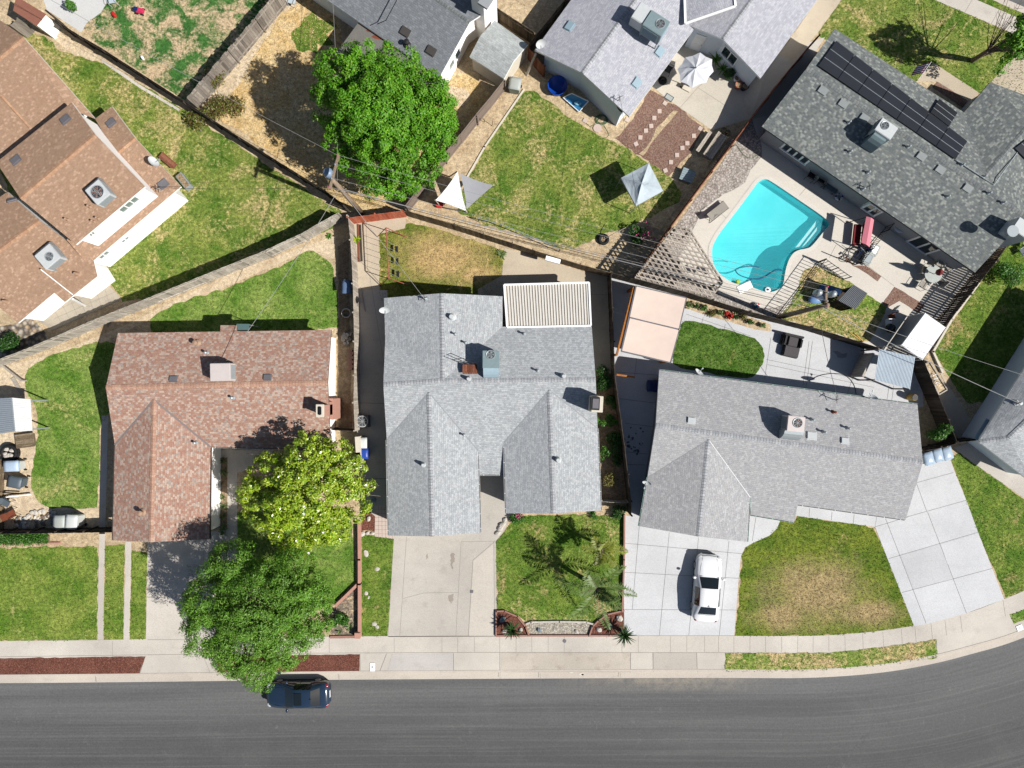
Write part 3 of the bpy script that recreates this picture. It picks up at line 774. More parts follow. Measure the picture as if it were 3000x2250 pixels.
EDGE = smooth_line(P(-1500, 2008, -400, 2004, 0, 2002.5, 400, 1999, 700, 1995, 1000, 1992, 1500, 1989, 2000, 1986.5, 2200, 1987, 2337, 1988, 2440, 1984, 2536, 1977, 2620, 1967, 2695, 1954, 2775, 1937, 2851, 1916, 2930, 1895, 3000, 1870, 3120, 1820, 3300, 1725, 3600, 1520), 2)
BACK = offs(EDGE, .58)
POOL = smooth_poly(P(2222, 531, 2240, 524, 2256, 529, 2340, 586, 2422, 642, 2432, 658, 2417, 673, 2379, 721, 2366, 728, 2334, 733, 2316, 750, 2305, 775, 2298, 807, 2296, 829, 2287, 844, 2269, 854, 2247, 857, 2222, 849, 2200, 840, 2156, 833, 2127, 818, 2102, 797, 2087, 768, 2085, 731, 2091, 712, 2109, 681, 2155, 623, 2200, 562), 2)
holed('ground', [(-1500, -1500), (1500, -1500), (1500, 1500), (-1500, 1500)], POOL, -.3, M['soil'])
holed('yard_soil', BACK + [(60, 75), (-60, 75)], POOL, 0, M['soil'])
# road with tyre streaks along its curve
m = MB(); lens = [0]
for a, b in zip(EDGE[:-1], EDGE[1:]): lens.append(lens[-1] + (Vector(b) - Vector(a)).length)
rows = [offs(EDGE, -d) for d in (0, 1, 2.2, 3.5, 5, 7, 9, 11.5)]; ds = (0, 1, 2.2, 3.5, 5, 7, 9, 11.5)
for r_ in rows: m.v += [(p[0], p[1], -.12) for p in r_]
n = len(EDGE)
for j in range(len(rows) - 1):
    for i in range(n - 1):
        m.f.append((j * n + i, (j + 1) * n + i, (j + 1) * n + i + 1, j * n + i + 1)); m.mi.append(0)
        m.uv[len(m.f) - 1] = [(lens[i], ds[j]), (lens[i], ds[j + 1]), (lens[i + 1], ds[j + 1]), (lens[i + 1], ds[j])]
o = m.build('road', 'asphalt'); o['kind'] = 'structure'
def band(name, d0, d1, z0, z1, mat, i0=0, i1=None):
    a, b = offs(EDGE, d0)[i0:i1], offs(EDGE, d1)[i0:i1]; m = MB(); k = len(a)
    m.v += [(p[0], p[1], z0) for p in a] + [(p[0], p[1], z1) for p in b]
    for i in range(k - 1): m.f.append((i, i + 1, k + i + 1, k + i)); m.mi.append(0)
    o = m.build(name, mat); o['kind'] = 'structure'; return o
band('gutter_pan', -.03, .46, -.112, -.10, 'gutter')
band('kerb_face', .46, .48, -.10, .022, 'gutter'); band('kerb', .48, .64, .022, .024, 'gutter')

SW_T = smooth_line(P(-1200, 1886, 0, 1878, 300, 1875, 700, 1866, 1400, 1862, 2200, 1862.7, 2381, 1863.5, 2525, 1855, 2677, 1834.5, 2836, 1797, 2941, 1755, 3000, 1731.5, 3300, 1590), 2)
SW_B = smooth_line(P(-1200, 1930, 0, 1925, 400, 1923, 700, 1914.5, 1400, 1910.5, 2200, 1911.6, 2431, 1911, 2525, 1902, 2742, 1871, 2862, 1838, 2956, 1801, 3000, 1786, 3300, 1650), 2)
# park strip: concrete first, planting on top
ground('park_strip', SW_B + BACK[::-1], .006, 'conc')
jl = []
for x, y0, y1 in ((330, 1878, 1924), (585, 1872, 1919), (795, 1866, 1914), (965, 1866, 1914), (1155, 1867, 1914), (1295, 1866, 1913), (1341, 1866, 1913), (1390, 1866, 1913), (1464, 1863, 1912), (1512, 1863, 1911), (1558, 1863, 1911), (1606, 1863, 1911), (1653, 1863, 1911), (1822, 1863, 1911), (1870, 1863, 1911), (1964, 1863, 1911), (2012, 1863, 1911), (2064, 1863, 1911), (2105, 1863, 1911), (2150, 1864, 1911), (2197, 1864, 1911), (2243, 1864, 1911), (2290, 1864, 1911), (2337, 1864, 1911), (2382, 1864, 1911), (2428, 1862, 1910), (2475, 1859, 1907), (2527, 1855, 1902), (2586, 1849, 1894), (2640, 1841, 1887), (2680, 1834, 1881), (2727, 1824, 1873), (2768, 1816, 1862), (2813, 1803, 1852), (2938, 1757, 1807)):
    k = 0 if x < 2400 else (x - 2400) * .014
    jl.append(tuple(P(x, y0 + 1, x + k, y1 - 1)))
ground('sidewalk', SW_T + SW_B[::-1], .016, 'conc', lines=jl, lw=.022, jm='joint_soft')
m = MB()
for a in ((0, 1924, 700, 1914.5), (700, 1914.5, 1400, 1911), (1400, 1911, 2200, 1912), (433, 1874, 640, 1874), (1140, 1865.5, 1460, 1864), (1830, 1862, 2160, 1862)):
    m.strip(*P(*a), .03, .0215)
for a in ((1055, 1916, 1056, 1969), (1133, 1915, 1112, 1969), (1329, 1914, 1329, 1970), (1465, 1912, 1465, 1988), (1848, 1911, 1847, 1971), (1913, 1911, 1914, 1969), (2041, 1911, 2043, 1969), (1112, 1968, 1845, 1968), (427, 1922, 409, 1977), (596, 1922, 618, 1975), (282, 1984, 283, 2001), (995, 1978, 995, 1994), (1583, 1972, 1583, 1989), (1819, 1970, 1816, 1987), (2744, 1875, 2744, 1930)):
    m.strip(*P(*a), .022, .0225)
o = m.build('concrete_joints', 'joint_soft'); o['kind'] = 'structure'
ground('patched_concrete', P(1148, 1916, 1328, 1915, 1327, 1967, 1135, 1967), .012, concrete('concrete_patch', 'cfc9c4', .1, .25))
ground('patched_concrete', P(1914, 1913, 2041, 1912, 2042, 1967, 1914, 1967), .012, concrete('concrete_patch_b', 'c9c1b6', .1, .3))
ground('stained_concrete', P(1470, 1913, 1846, 1912, 1845, 1966, 1468, 1966), .012, concrete('concrete_stained', 'd0c6b8', .14, .7, '9a8c7c'))
ground('mulch_strip', G(0, 3, -400, 1190, 0, 1185, 1178, 1170, 1128, 1316, 0, 1331, -400, 1335), .02, 'bark_red', .03)
ground('mulch_strip', P(638, 1922, 1054, 1917, 1053, 1969, 638, 1974), .02, 'bark_red', .03)
gs = [q for q in G(3, 3, -210, 1140, 0, 1139, 640, 1139, 900, 1114, 1200, 1075, 1505, 1029, 1503, 1184, 1150, 1232, 800, 1264, 400, 1291, -210, 1291)]
lawn(gs, 'lawn_thin', .02, .06); lawn(G(3, 3, 2095, 832, 2300, 760, 2300, 850, 2130, 905), 'lawn_fresh', .02, .05)

# ---- first lot (brick-red roof)
ground('driveway', G(0, 3, 1197, 200, 1925, 140, 1925, 420, 1745, 420, 1745, 1036, 1183, 1036), .014, 'conc', lines=[tuple(G(0, 3, 1655, 160, 1650, 500)), tuple(G(0, 3, 1190, 690, 1745, 690))], jm='joint_soft')
ground('path', G(0, 2, 1845, 880, 1925, 880, 1922, 1720, 1840, 1720), .018, 'conc')
ground('porch_slab', G(0, 2, 1700, 880, 2212, 880, 2212, 905, 1960, 1060, 1845, 1060, 1845, 940, 1700, 940), .010, 'conc')
ground('path', G(0, 2, 825, 600, 878, 600, 853, 1560, 803, 1560), .018, 'conc'); ground('path', G(0, 3, 805, 165, 852, 165, 836, 1035, 790, 1035), .018, 'conc', .015)
ground('path', G(0, 3, 1018, 240, 1067, 240, 1048, 1035, 1002, 1035), .018, 'conc', .03)
lawn(G(0, 3, -600, 300, 0, 290, 500, 278, 795, 285, 788, 1036, 0, 1046, -600, 1052), 'lawn', dens=.8)
lawn(G(0, 3, 854, 272, 1013, 264, 999, 1036, 840, 1036), 'lawn', amp=.05); lawn(G(0, 3, 1069, 312, 1193, 330, 1181, 1035, 1052, 1036), 'lawn', amp=.05)
lawn(G(1, 3, 0, 0, 915, 0, 948, 560, 770, 745, 0, 1005, -300, 1010, -420, 600, -420, 420, -20, 420, -20, 0) , 'lawn_fresh')
ground('planter_soil', G(1, 3, 962, 592, 968, 1002, 736, 1004, 776, 768), .008, grass('planter_dirt', '7f7468', '8c8072', 'd0b896', .55, .5))
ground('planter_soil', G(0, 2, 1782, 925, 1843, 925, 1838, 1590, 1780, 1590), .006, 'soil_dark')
lawn(G(0, 2, 780, 0, 640, 45, 420, 110, 300, 165, 225, 230, 205, 330, 240, 440, 285, 530, 310, 640, 310, 760, 300, 850, 275, 960, 258, 1060, 250, 1180, 290, 1270, 360, 1330, 430, 1350, 640, 1355, 800, 1340, 812, 700, 900, 560, 980, 0), 'lawn_fresh')
lawn(P(440, 934, 481, 909, 542, 883, 650, 848, 723, 823, 790, 795, 903, 735, 918, 733, 940, 745, 967, 770, 980, 807, 986, 843, 990, 890, 991, 959, 932, 963, 925, 990, 440, 990), 'lawn_fresh')
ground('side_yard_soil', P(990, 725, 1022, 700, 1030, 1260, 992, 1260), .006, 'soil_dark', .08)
ground('pale_soil', P(-100, 1060, 0, 1075, 150, 1040, 350, 960, 700, 790, 985, 690, 985, 760, 900, 735, 640, 850, 440, 935, 290, 1010, 100, 1065, 75, 1130, 95, 1200, 110, 1280, 90, 1400, 130, 1480, 290, 1490, 290, 1550, -100, 1550), .003, 'soil_pale')
ground('front_bed', G(0, 2, 0, 1575, 905, 1560, 905, 1690, 480, 1680, 0, 1690), .004, 'soil')

# ---- corner lot, tan roof
H1L = P(-60, 60, 60, 70, 75, 95, 130, 105, 175, 150, 220, 165, 300, 183, 420, 250, 560, 335, 720, 443, 880, 545, 1003, 622, 975, 668, 860, 715, 700, 785, 560, 840, 357, 885, 340, 850, 295, 805, 250, 840, 100, 700, 0, 500, -60, 300)
lawn(H1L, 'lawn_mixed', dens=.8)
ground('bare_path', G(0, 0, 400, 300, 470, 250, 600, 340, 830, 470, 800, 480, 610, 460), .024, 'soil_pale', .15)
ground('mow_strip', G(0, 0, 830, 478, 1140, 690, 1460, 885, 1450, 902, 1130, 712, 822, 500), .03, 'conc')
ground('paved_patio', G(0, 1, 870, 915, 985, 1040, 430, 1290, 300, 1210, 640, 950), .026, concrete('patio_paving', 'c0b6a4', .14, .4), lines=[tuple(G(0, 1, 520 + i * 62, 1265 - i * 28, 440 + i * 62, 1130 - i * 50)) for i in range(7)] + [tuple(G(0, 1, 470, 1130, 900, 920)), tuple(G(0, 1, 440, 1200, 950, 975))], jm='joint_soft')
ground('rock_bed', G(0, 1, -200, 1300, 150, 1235, 250, 1185, 370, 1310, 395, 1370, 230, 1420, 0, 1530, -200, 1600), .028, 'cobbles')
# ---- back yard behind the long fence, top left
ground('concrete_pad', G(0, 0, 250, -300, 880, -300, 880, 0, 820, 100, 700, 190, 660, 265, 600, 225, 380, 80), .010, concrete('pale_pad', 'dcdcda', .08, .3, 'c0bfbd'))
lawn(G(0, 0, 880, 0, 900, -300, 2500, -300, 2200, 0, 1500, 815, 1400, 750, 660, 268, 700, 190, 820, 100), 'weedy', .006, 0, .35)
ground('trodden_path', G(1, 0, 0, 480, 430, 0, 520, 0, 330, 130, 270, 230, 110, 480, 0, 700, -330, 1030, -420, 980), .008, 'soil_pale', .1)
lawn(P(560, 310, 690, 190, 740, 130, 860, 0, 900, -120, 985, 20, 1010, 160, 985, 300, 1240, 240, 1380, 210, 1440, 280, 1190, 600, 1035, 625, 1000, 610, 700, 380), 'straw', .006, .1, .8)
lawn(G(1, 0, 590, 90, 690, 160, 770, 200, 740, 330, 640, 430, 480, 400, 420, 260), 'lawn_olive', .010, .3, .8)
ground('concrete_scraps', G(1, 0, 1690, 690, 1850, 720, 1880, 800, 1790, 870, 1700, 860), .014, 'soil_pale', .1)
# ---- lot of the pale roofs, top middle
lawn(P(1537, 264, 1563, 266, 1602, 293, 1635, 315, 1682, 351, 1725, 380, 1783, 409, 1834, 434, 1899, 477, 1964, 521, 1993, 564, 1990, 590, 1920, 630, 1840, 665, 1770, 690, 1710, 715, 1680, 730, 1640, 728, 1600, 715, 1510, 680, 1410, 655, 1340, 620, 1348, 575, 1372, 525, 1400, 480, 1420, 430, 1470, 360), 'lawn_mixed')
ground('bark_bed', G(2, 0, 1400, 725, 1520, 790, 1830, 1040, 1700, 1260, 1540, 1450, 1380, 1310, 1210, 1190, 1110, 1120, 1250, 960), .008, 'bark_brown', .15)
ground('worn_trail', G(2, 0, 1590, 890, 1625, 905, 1520, 1020, 1420, 1140, 1340, 1260, 1310, 1250, 1390, 1160, 1450, 1040), .014, 'soil', .08)
ground('concrete_patio', G(2, 0, 1410, 700, 1480, 600, 1600, 380, 1720, 230, 2000, 330, 2330, 600, 2212, 960, 1895, 1055, 1520, 790), .016, 'conc_warm', lines=[tuple(G(2, 0, 1640, 870, 1780, 710)), tuple(G(2, 0, 1780, 710, 2010, 860)), tuple(G(2, 0, 1780, 710, 1960, 560))], jm='joint_soft')
ground('side_path', P(1545, 150, 1640, 230, 1690, 300, 1850, 440, 1880, 400, 1830, 345, 1900, 260, 1400, 0, 1350, 100), .004, 'soil')
# ---- middle lot (grey gables)
lawn(G(1, 1, 1140, 505, 1340, 470, 1360, 415, 1600, 470, 1900, 570, 2145, 645, 2138, 860, 2150, 1010, 1140, 1060), 'lawn_h3', .008, .1, .8)
ground('path', G(1, 1, 925, 425, 1355, 375, 1345, 465, 1130, 515, 1138, 830, 1140, 1030, 1180, 1040, 1180, 1659, 955, 1659), .016, 'conc_tan', .02, lines=[tuple(G(1, 1, 985, 430, 985, 740)), tuple(G(1, 1, 1030, 430, 1045, 820)), tuple(G(1, 1, 1060, 850, 1190, 1659))], jm='joint_soft')
ground('path', P(1046, 850, 1135, 850, 1140, 1530, 1110, 1530, 1108, 1520, 1060, 1480, 1045, 1300), .019, 'conc_drive', lines=[tuple(P(1046, 1180, 1130, 1182)), tuple(P(1060, 1402, 1132, 1402))])
ground('patio', G(2, 1, 215, 625, 870, 825, 1082, 830, 1110, 1659, 900, 1659, 0, 1100, 0, 960, 195, 850), .018, 'conc_tan', lines=[tuple(G(2, 1, 870, 910, 920, 1659)), tuple(G(2, 1, 915, 1005, 1095, 1003))], jm='joint_soft')
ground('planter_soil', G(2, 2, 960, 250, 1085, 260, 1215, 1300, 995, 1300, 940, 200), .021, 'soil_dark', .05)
ground('driveway', G(1, 3, 1262, 100, 1960, 60, 1960, -400, 2300, -400, 2212, -60, 2200, 30, 2150, 150, 2082, 235, 2090, 1005, 1208, 1010), .016, 'conc_drive', lines=[tuple(G(1, 3, 1358, 200, 1303, 1008)), tuple(G(1, 3, 1800, 240, 1757, 1008)), tuple(G(1, 3, 1895, 390, 1858, 1005)), tuple(G(1, 3, 1895, 390, 2070, 240)), tuple(G(1, 3, 1800, 240, 2080, 236)), tuple(G(1, 3, 2064, 240, 2072, 1005)), tuple(G(1, 3, 1330, 700, 1500, 655)), tuple(G(1, 3, 1500, 655, 1780, 650))], jm='joint_soft')
ground('newer_slab', G(1, 3, 1899, 393, 2062, 254, 2068, 1003, 1862, 1003), .022, concrete('slab_warm', 'd9d1c5', .08, .2))
for sp in (G(1, 3, 1710, 345, 1740, 330, 1745, 400, 1722, 475), G(1, 3, 1515, 345, 1530, 335, 1530, 380, 1518, 385), G(1, 3, 1690, 680, 1740, 660, 1730, 740, 1700, 720)):
    ground('oil_stain', rough(sp, .1, .1), .0215, concrete('oil_stain', 'b3a89c', .2, .6, '8b8074'))
lawn(G(1, 3, 990, 180, 1260, 212, 1203, 1010, 990, 1012), 'lawn_olive', .012, .06)
ground('paver_walk', G(1, 2, 1105, 1330, 1200, 1330, 1262, 1540, 1258, 1600, 1100, 1580), .020, 'paver', lines=[tuple(G(1, 2, 1105 + 26 * i, 1340, 1105 + 28 * i, 1590)) for i in range(1, 6)] + [tuple(G(1, 2, 1104, 1360 + 33 * j, 1240, 1362 + 33 * j)) for j in range(7)], jm='joint_soft', lw=.02)
ground('bark_bed', G(1, 2, 1010, 1360, 1108, 1350, 1102, 1535, 985, 1535), .014, 'bark_red', .06)
lawn(G(2, 3, 262, 100, 330, 30, 1192, 22, 1180, 500, 1165, 800, 1000, 835, 930, 892, 400, 892, 330, 835, 230, 795, 150, 782, 146, 240), 'lawn_olive')
for a in (G(2, 3, 190, 745, 330, 690, 420, 770, 700, 830, 900, 860, 920, 885, 400, 890, 330, 835), G(2, 3, 900, 760, 1010, 700, 1150, 760, 1150, 800, 980, 830), G(2, 3, 1040, 70, 1140, 90, 1165, 330, 1080, 360, 1060, 200)): lawn(a, 'lawn_thin', .016, .3, .7)
ground('porch_bed', G(2, 3, 330, 25, 1190, -15, 1170, -60, 300, -10), .008, 'soil')
ground('bark_bed', G(2, 3, 152, 806, 215, 803, 320, 850, 388, 930, 413, 998, 150, 1000), .020, 'bark_red'); ground('bark_bed', G(2, 3, 1183, 803, 1050, 832, 960, 892, 908, 996, 1180, 996), .020, 'bark_red')
ground('gravel_bed', G(2, 3, 395, 905, 430, 895, 880, 895, 938, 915, 908, 990, 425, 990), .018, 'gravel_pale')
# ---- lot with the white car
dl = [(1307, 115, 1250, 788), (1550, 165, 1470, 998), (1787, 205, 1708, 998), (2033, 235, 1955, 1000), (1190, 252, 2140, 337), (1190, 488, 2120, 537), (1190, 789, 2095, 793)]
ground('driveway', G(2, 3, 1195, 25, 1300, 40, 1310, -80, 2200, 60, 2212, 258, 2160, 290, 2130, 360, 2110, 560, 2076, 1002, 1187, 1000, 1180, 500), .018, 'conc_new', lines=[tuple(G(2, 3, *a)) for a in dl], lw=.03, jm='joint_mid')
ground('path', G(3, 3, -10, 0, 40, 30, 235, 72, 212, 130, 150, 190, -10, 262), .0182, 'conc_new', lines=[tuple(G(3, 3, 40, 40, 10, 235))], lw=.03, jm='joint_mid')
ground('path', G(3, 3, 300, -200, 1100, -100, 1016, 35, 1004, 120, 362, 30, 330, 0), .018, 'conc_new', lines=[tuple(G(3, 3, *a)) for a in ((474, -30, 470, 40), (656, 0, 650, 65), (835, 20, 828, 92))], lw=.03, jm='joint_mid')
ground('driveway', G(3, 2, 1250, 960, 1400, 975, 1610, 948, 1650, 1060, 1745, 1290, 1840, 1550, 2050, 2088, 1740, 2203, 1418, 2290, 1320, 2305, 1005, 1505, 1018, 1420, 1020, 1300), .0184, 'conc_new', lines=[tuple(G(3, 2, *a)) for a in ((1340, 1145, 1640, 1062), (1340, 1150, 1422, 1375), (1250, 1425, 1740, 1288))] + [tuple(G(3, 3, *a)) for a in ((1090, 55, 1418, 903), (1005, 120, 1270, 40), (1115, 377, 1840, 163), (1222, 652, 1952, 457), (1430, 0, 1745, 820))], lw=.03, jm='joint_mid')
ground('newer_slab', G(3, 3, 1210, 352, 1526, 264, 1632, 542, 1318, 622), .0225, concrete('slab_grey', 'd0d0d2', .08, .2, 'b5b5b8')); ground('newer_slab', G(3, 3, 1535, 260, 1838, 172, 1900, 330, 1590, 420), .0225, concrete('slab_pale_grey', 'dadadd', .08, .2, 'c0c0c4'))
lawn(G(3, 3, -20, 268, 0, 258, 100, 215, 170, 170, 225, 110, 235, 78, 345, 88, 380, 32, 1003, 124, 1318, 922, 900, 984, 500, 1004, 0, 1003, -122, 1000, -102, 760, -87, 560, -80, 400, -58, 312), 'lawn_h4')
ground('back_patio', P(1791, 805, 2275, 930, 2583, 1022, 2700, 1065, 2705, 1190, 2500, 1250, 1960, 1250, 1875, 1550, 1850, 1515, 1800, 1100), .016, 'conc_new', lines=[tuple(P(*a)) for a in ((2258, 990, 2240, 1110), (2370, 1000, 2352, 1130), (2380, 1000, 2362, 1130), (2500, 1100, 2480, 1160), (2605, 1128, 2598, 1172), (2618, 1130, 2612, 1175), (2245, 1053, 2560, 1120), (2248, 1068, 2560, 1135), (1815, 1168, 1930, 1182), (1830, 1240, 1915, 1250), (1836, 1324, 1895, 1330), (1800, 1360, 1890, 1362), (2010, 920, 2200, 985), (2060, 930, 2055, 950), (2125, 950, 2120, 970), (1865, 1050, 1858, 1110), (1805, 1090, 1940, 1100))], lw=.03, jm='joint_mid')
ground('damp_stain', G(3, 2, 660, 80, 700, 78, 740, 100, 780, 95, 770, 130, 740, 138, 700, 130, 690, 105), .022, plain('damp', 'a9aaae', .6))
rsg = random.Random(3)
for i in range(26):
    q = G(2, 2, rsg.gauss(1260, 45), rsg.gauss(820, 55))[0]; m = rsg.uniform(.04, .12)
    ground('oil_spot', [(q[0] + m * math.cos(a) * rsg.uniform(.6, 1.3), q[1] + m * math.sin(a) * rsg.uniform(.6, 1.3)) for a in (0, 1, 2, 3, 4, 5)], .0215, M.setdefault('oil', plain('oil_spot', '77777c', .7)))
isl = smooth_poly(P(1990, 965, 1998, 943, 2022, 938, 2087, 955, 2200, 986, 2228, 1004, 2240, 1032, 2236, 1064, 2215, 1098, 2190, 1110, 2087, 1096, 1975, 1075, 1968, 1050, 1978, 1010), 2)
lawn(isl, 'lawn_dark', .022, .05, .9, tuft=.055)
ground('planter_soil', P(2008, 870, 2256, 948, 2258, 972, 2200, 962, 2003, 903), .020, 'soil', .03)
# ---- pool lot
holed('pool_deck', P(2205, 350, 2240, 340, 2870, 770, 2920, 765, 2690, 1052, 2583, 1030, 2200, 921, 1868, 822), POOL, .012, M['conc_pool'])
ground('gravel_bed', P(2203, 352, 2232, 430, 2232, 458, 2200, 498, 2181, 536, 2167, 547, 2120, 569, 2080, 598, 2055, 619, 2029, 677, 2022, 703, 2003, 731, 1990, 753, 1993, 775, 2015, 807, 2051, 825, 2109, 862, 2178, 883, 2200, 887, 2222, 901, 2272, 902, 2300, 890, 2278, 932, 2200, 916, 1868, 820), .018, 'gravel', .03)
lawn(G(3, 1, 400, 850, 430, 800, 520, 772, 570, 785, 800, 900, 940, 1000, 1060, 1080, 1110, 1110, 960, 1385, 900, 1385, 215, 1192, 320, 1080, 380, 970), 'lawn_thin', .020, .08)
ground('bark_bed', G(3, 1, 770, 690, 835, 765, 930, 770, 1055, 855, 1025, 897, 900, 810, 760, 725), .022, 'bark_brown', .04)
ground('bark_bed', G(3, 1, 1060, 1080, 1165, 938, 1410, 1092, 1360, 1155, 1200, 1055, 1110, 1108), .024, 'bark_brown', .04)
m = MB()
for a in (G(3, 1, 375, 222, 445, 140), G(3, 1, 635, 705, 690, 600), G(3, 1, 470, 140, 760, 350), G(3, 1, 1050, 560, 1440, 790), G(3, 1, 930, 760, 1160, 935), G(2, 1, 1960, 340, 2060, 430)): m.strip(a[0], a[1], .025, .0165)
o = m.build('deck_joints', 'joint_soft'); o['kind'] = 'structure'
# ---- far right yards, street at the top right
lawn(P(2923, 762, 3000, 645, 3150, 500, 3150, 1130, 2960, 1180, 2835, 1180, 2790, 1120, 2737, 1031, 2762, 985, 2869, 829), 'lawn_olive', .010, .08)
ground('yard_path', G(3, 2, 1440, 90, 1500, 110, 1580, 330, 1760, 610, 1860, 760, 1700, 840, 1520, 440, 1600, 390), .018, 'conc_tan')
lawn(G(3, 2, 1615, 935, 1690, 905, 1800, 985, 2212, 1280, 2400, 1420, 2400, 1950, 2212, 2020, 2065, 2075, 1840, 1545, 1740, 1280), 'lawn_olive', .010, .06)
ground('paver_walk', G(3, 2, 1640, 860, 1850, 800, 2300, 1150, 2300, 1330, 1800, 985, 1690, 900), .014, 'conc_drive')
lawn(G(3, 0, 735, 0, 800, -300, 1500, -300, 1500, 0, 1980, 212, 2300, 350, 2300, 800, 1940, 760, 1830, 750, 1480, 510, 1340, 660, 560, 300, 540, 260), 'lawn_mixed', .008, .05)
ground('sidewalk', G(3, 0, 1490, 0, 1400, -100, 1760, -100, 1830, 0, 2300, 205, 2300, 350, 1980, 210), .016, 'conc', lines=[tuple(G(3, 0, 1730, 105, 1790, 0)), tuple(G(3, 0, 1945, 195, 2010, 80))], jm='joint_soft')
lawn(G(3, 0, 1830, 0, 1760, -100, 1900, -100, 1950, 0, 2300, 150, 2300, 205), 'lawn_olive', .014, .03)
ground('kerb', G(3, 0, 1950, 0, 1900, -60, 2000, -60, 2080, 0, 2300, 95, 2300, 150), .014, 'gutter'); ground('road', G(3, 0, 2080, 0, 2000, -60, 2300, -60, 2300, 95), .010, 'asphalt')
ground('driveway', G(3, 0, 1950, 660, 2120, 455, 2300, 350, 2300, 850, 1960, 720), .018, 'conc_tan')
ground('walkway', G(3, 0, 1475, 508, 1842, 748, 1775, 832, 1500, 660, 1340, 655), .016, 'conc_tan'); ground('bark_bed', G(3, 0, 1510, 662, 1778, 830, 1738, 888, 1468, 706), .02, 'bark_brown')
ground('driveway', G(3, 0, 300, 350, 560, -40, 740, -10, 545, 262, 450, 372, 340, 500, 200, 440), .012, 'conc_tan'); ground('side_path', G(3, 0, -120, 800, 200, 430, 600, 300, 90, 1100, -20, 1000), .010, 'conc_drive')
# ================================================================ HOUSES
M['roof_tan_pipe'] = plain('painted_vent_tan', 'b8977e', .7)
EV, PEAK = 2.6, 3.55
def E(z): return z
# ---------- house with brick-red shingles
h = thing('house', 'single storey house with brick-red shingle roof and one front gable wing', 'house', W((640, 1280)))
bl, br = W((345.4, 975.6), 2.6) + (2.6,), W((970.5, 966.5), 2.6) + (2.6,)
rl, rr = W((310, 1135.6), PEAK) + (PEAK,), W((960, 1121), PEAK) + (PEAK,)
fl, frt = W((336.3, 1303.8), 2.62) + (2.62,), W((969, 1319), 2.6) + (2.6,)
wt = W((451, 1171), 3.4) + (3.4,); wb = W((442, 1588.4), 3.38) + (3.38,)
wl0 = W((329.8, 1583), 2.6) + (2.6,); wr1, wr0 = W((616.6, 1309), 2.6) + (2.6,), W((613.7, 1579.4), 2.6) + (2.6,)
roof2 = [[bl, br, rr, rl], [rl, rr, frt, wr1, wt, fl], [fl, wt, wb, wl0], [wt, wr1, wr0, wb]]
make_roof(h, roof2, ['roof_brick', 'trim_brown'])
f2 = roof_fn(roof2, 2.6)
make_roof(h, [P3(645.6, 952.8, 2.42, 693.7, 952.8, 2.42, 694, 972, 2.62, 645, 972, 2.62)], ['roof_brick', 'trim_brown'], 'roof_bump')
caps(h, [(rl, rr), (wt, wb)], 'cap_brick', .34); caps(h, [(wt, fl), (wt, wr1)], 'valley', .13, 'valley_flashing', .02, .0)
foot = inset([bl, br, frt, wr1, wr0, wl0, fl], .38); walls(h, foot, f2, 'white')
# garage side wall features, chimney, vents
m = MB(); ch = P(982, 1164, 1000, 1166, 1000, 1225, 983, 1223)
m.prism(ch, 0, 2.3); cx = W((999, 1200)); y0, y1 = W((0, 1176))[1], W((0, 1216))[1]
m.prism([(cx[0] - .45, y0 - .12), (cx[0], y0 - .12), (cx[0], y1 + .12), (cx[0] - .45, y1 + .12)], 2.2, 4.55)
m.prism([(cx[0] - .48, y0 + .06), (cx[0] + .0, y0 + .05), (cx[0] + .0, y1 - .05), (cx[0] - .48, y1 - .06)], 2.2, 3.0)
cm = m.build('chimney', 'brick_pink', h, bevel=.02)
m = MB(); m.prism([(cx[0] - .5, y0 - .07), (cx[0] + .05, y0 - .07), (cx[0] + .05, y1 + .07), (cx[0] - .5, y1 + .07)], 4.5, 4.62)
m.build('chimney_cap', 'stucco', cm, bevel=.03)
m = MB(); m.box((cx[0] - .22, (y0 + y1) / 2, 4.65), (.22, .55, .12)); m.build('flue', 'black', cm, bevel=.04)
for q, s in (((500, 1110), .48), ((778, 1105), .48)): box_vent(h, W(q, 3.8), f2, 0, s)
for q in ((569, 1004), (418, 1501)): vent_pipe(h, W(q, 3.3), f2(*W(q, 3.3)), .4, .11, 'roof_tan_pipe')
for q in ((687, 1165), (567, 1298), (603, 1033)): vent_pipe(h, W(q, 3.2), f2(*W(q, 3.2)), .3, .06, 'metal')
eave_gutter(h, wr1, wr0, 'trim_dark', .05); eave_gutter(h, fl, wl0, 'trim_dark', .05); eave_gutter(h, wr1, frt, 'gutter_w', .05)
m = MB(); a = P(645, 1333, 645, 1552); m.box((a[0][0] + .02, (a[0][1] + a[1][1]) / 2, 2.15), (.06, 1.6, .1)); m.build('downspout', 'gutter_w', h)
aw = thing('awning', 'small dark teal metal awning behind the brick-red roof', 'awning', W((712, 960)))
m = MB(); m.prism(P(694, 949, 731, 949, 731, 968, 694, 968, z=2.3), 2.3, 2.36); m.build('sheet', plain('teal_sheet', '5f7a7a', .5), aw)
m = MB()
for q in ((697, 951), (728, 951)): m.tube([W(q, 2.3) + (0,), W(q, 2.3) + (2.3,)], .03)
m.build('post', 'metal', aw)

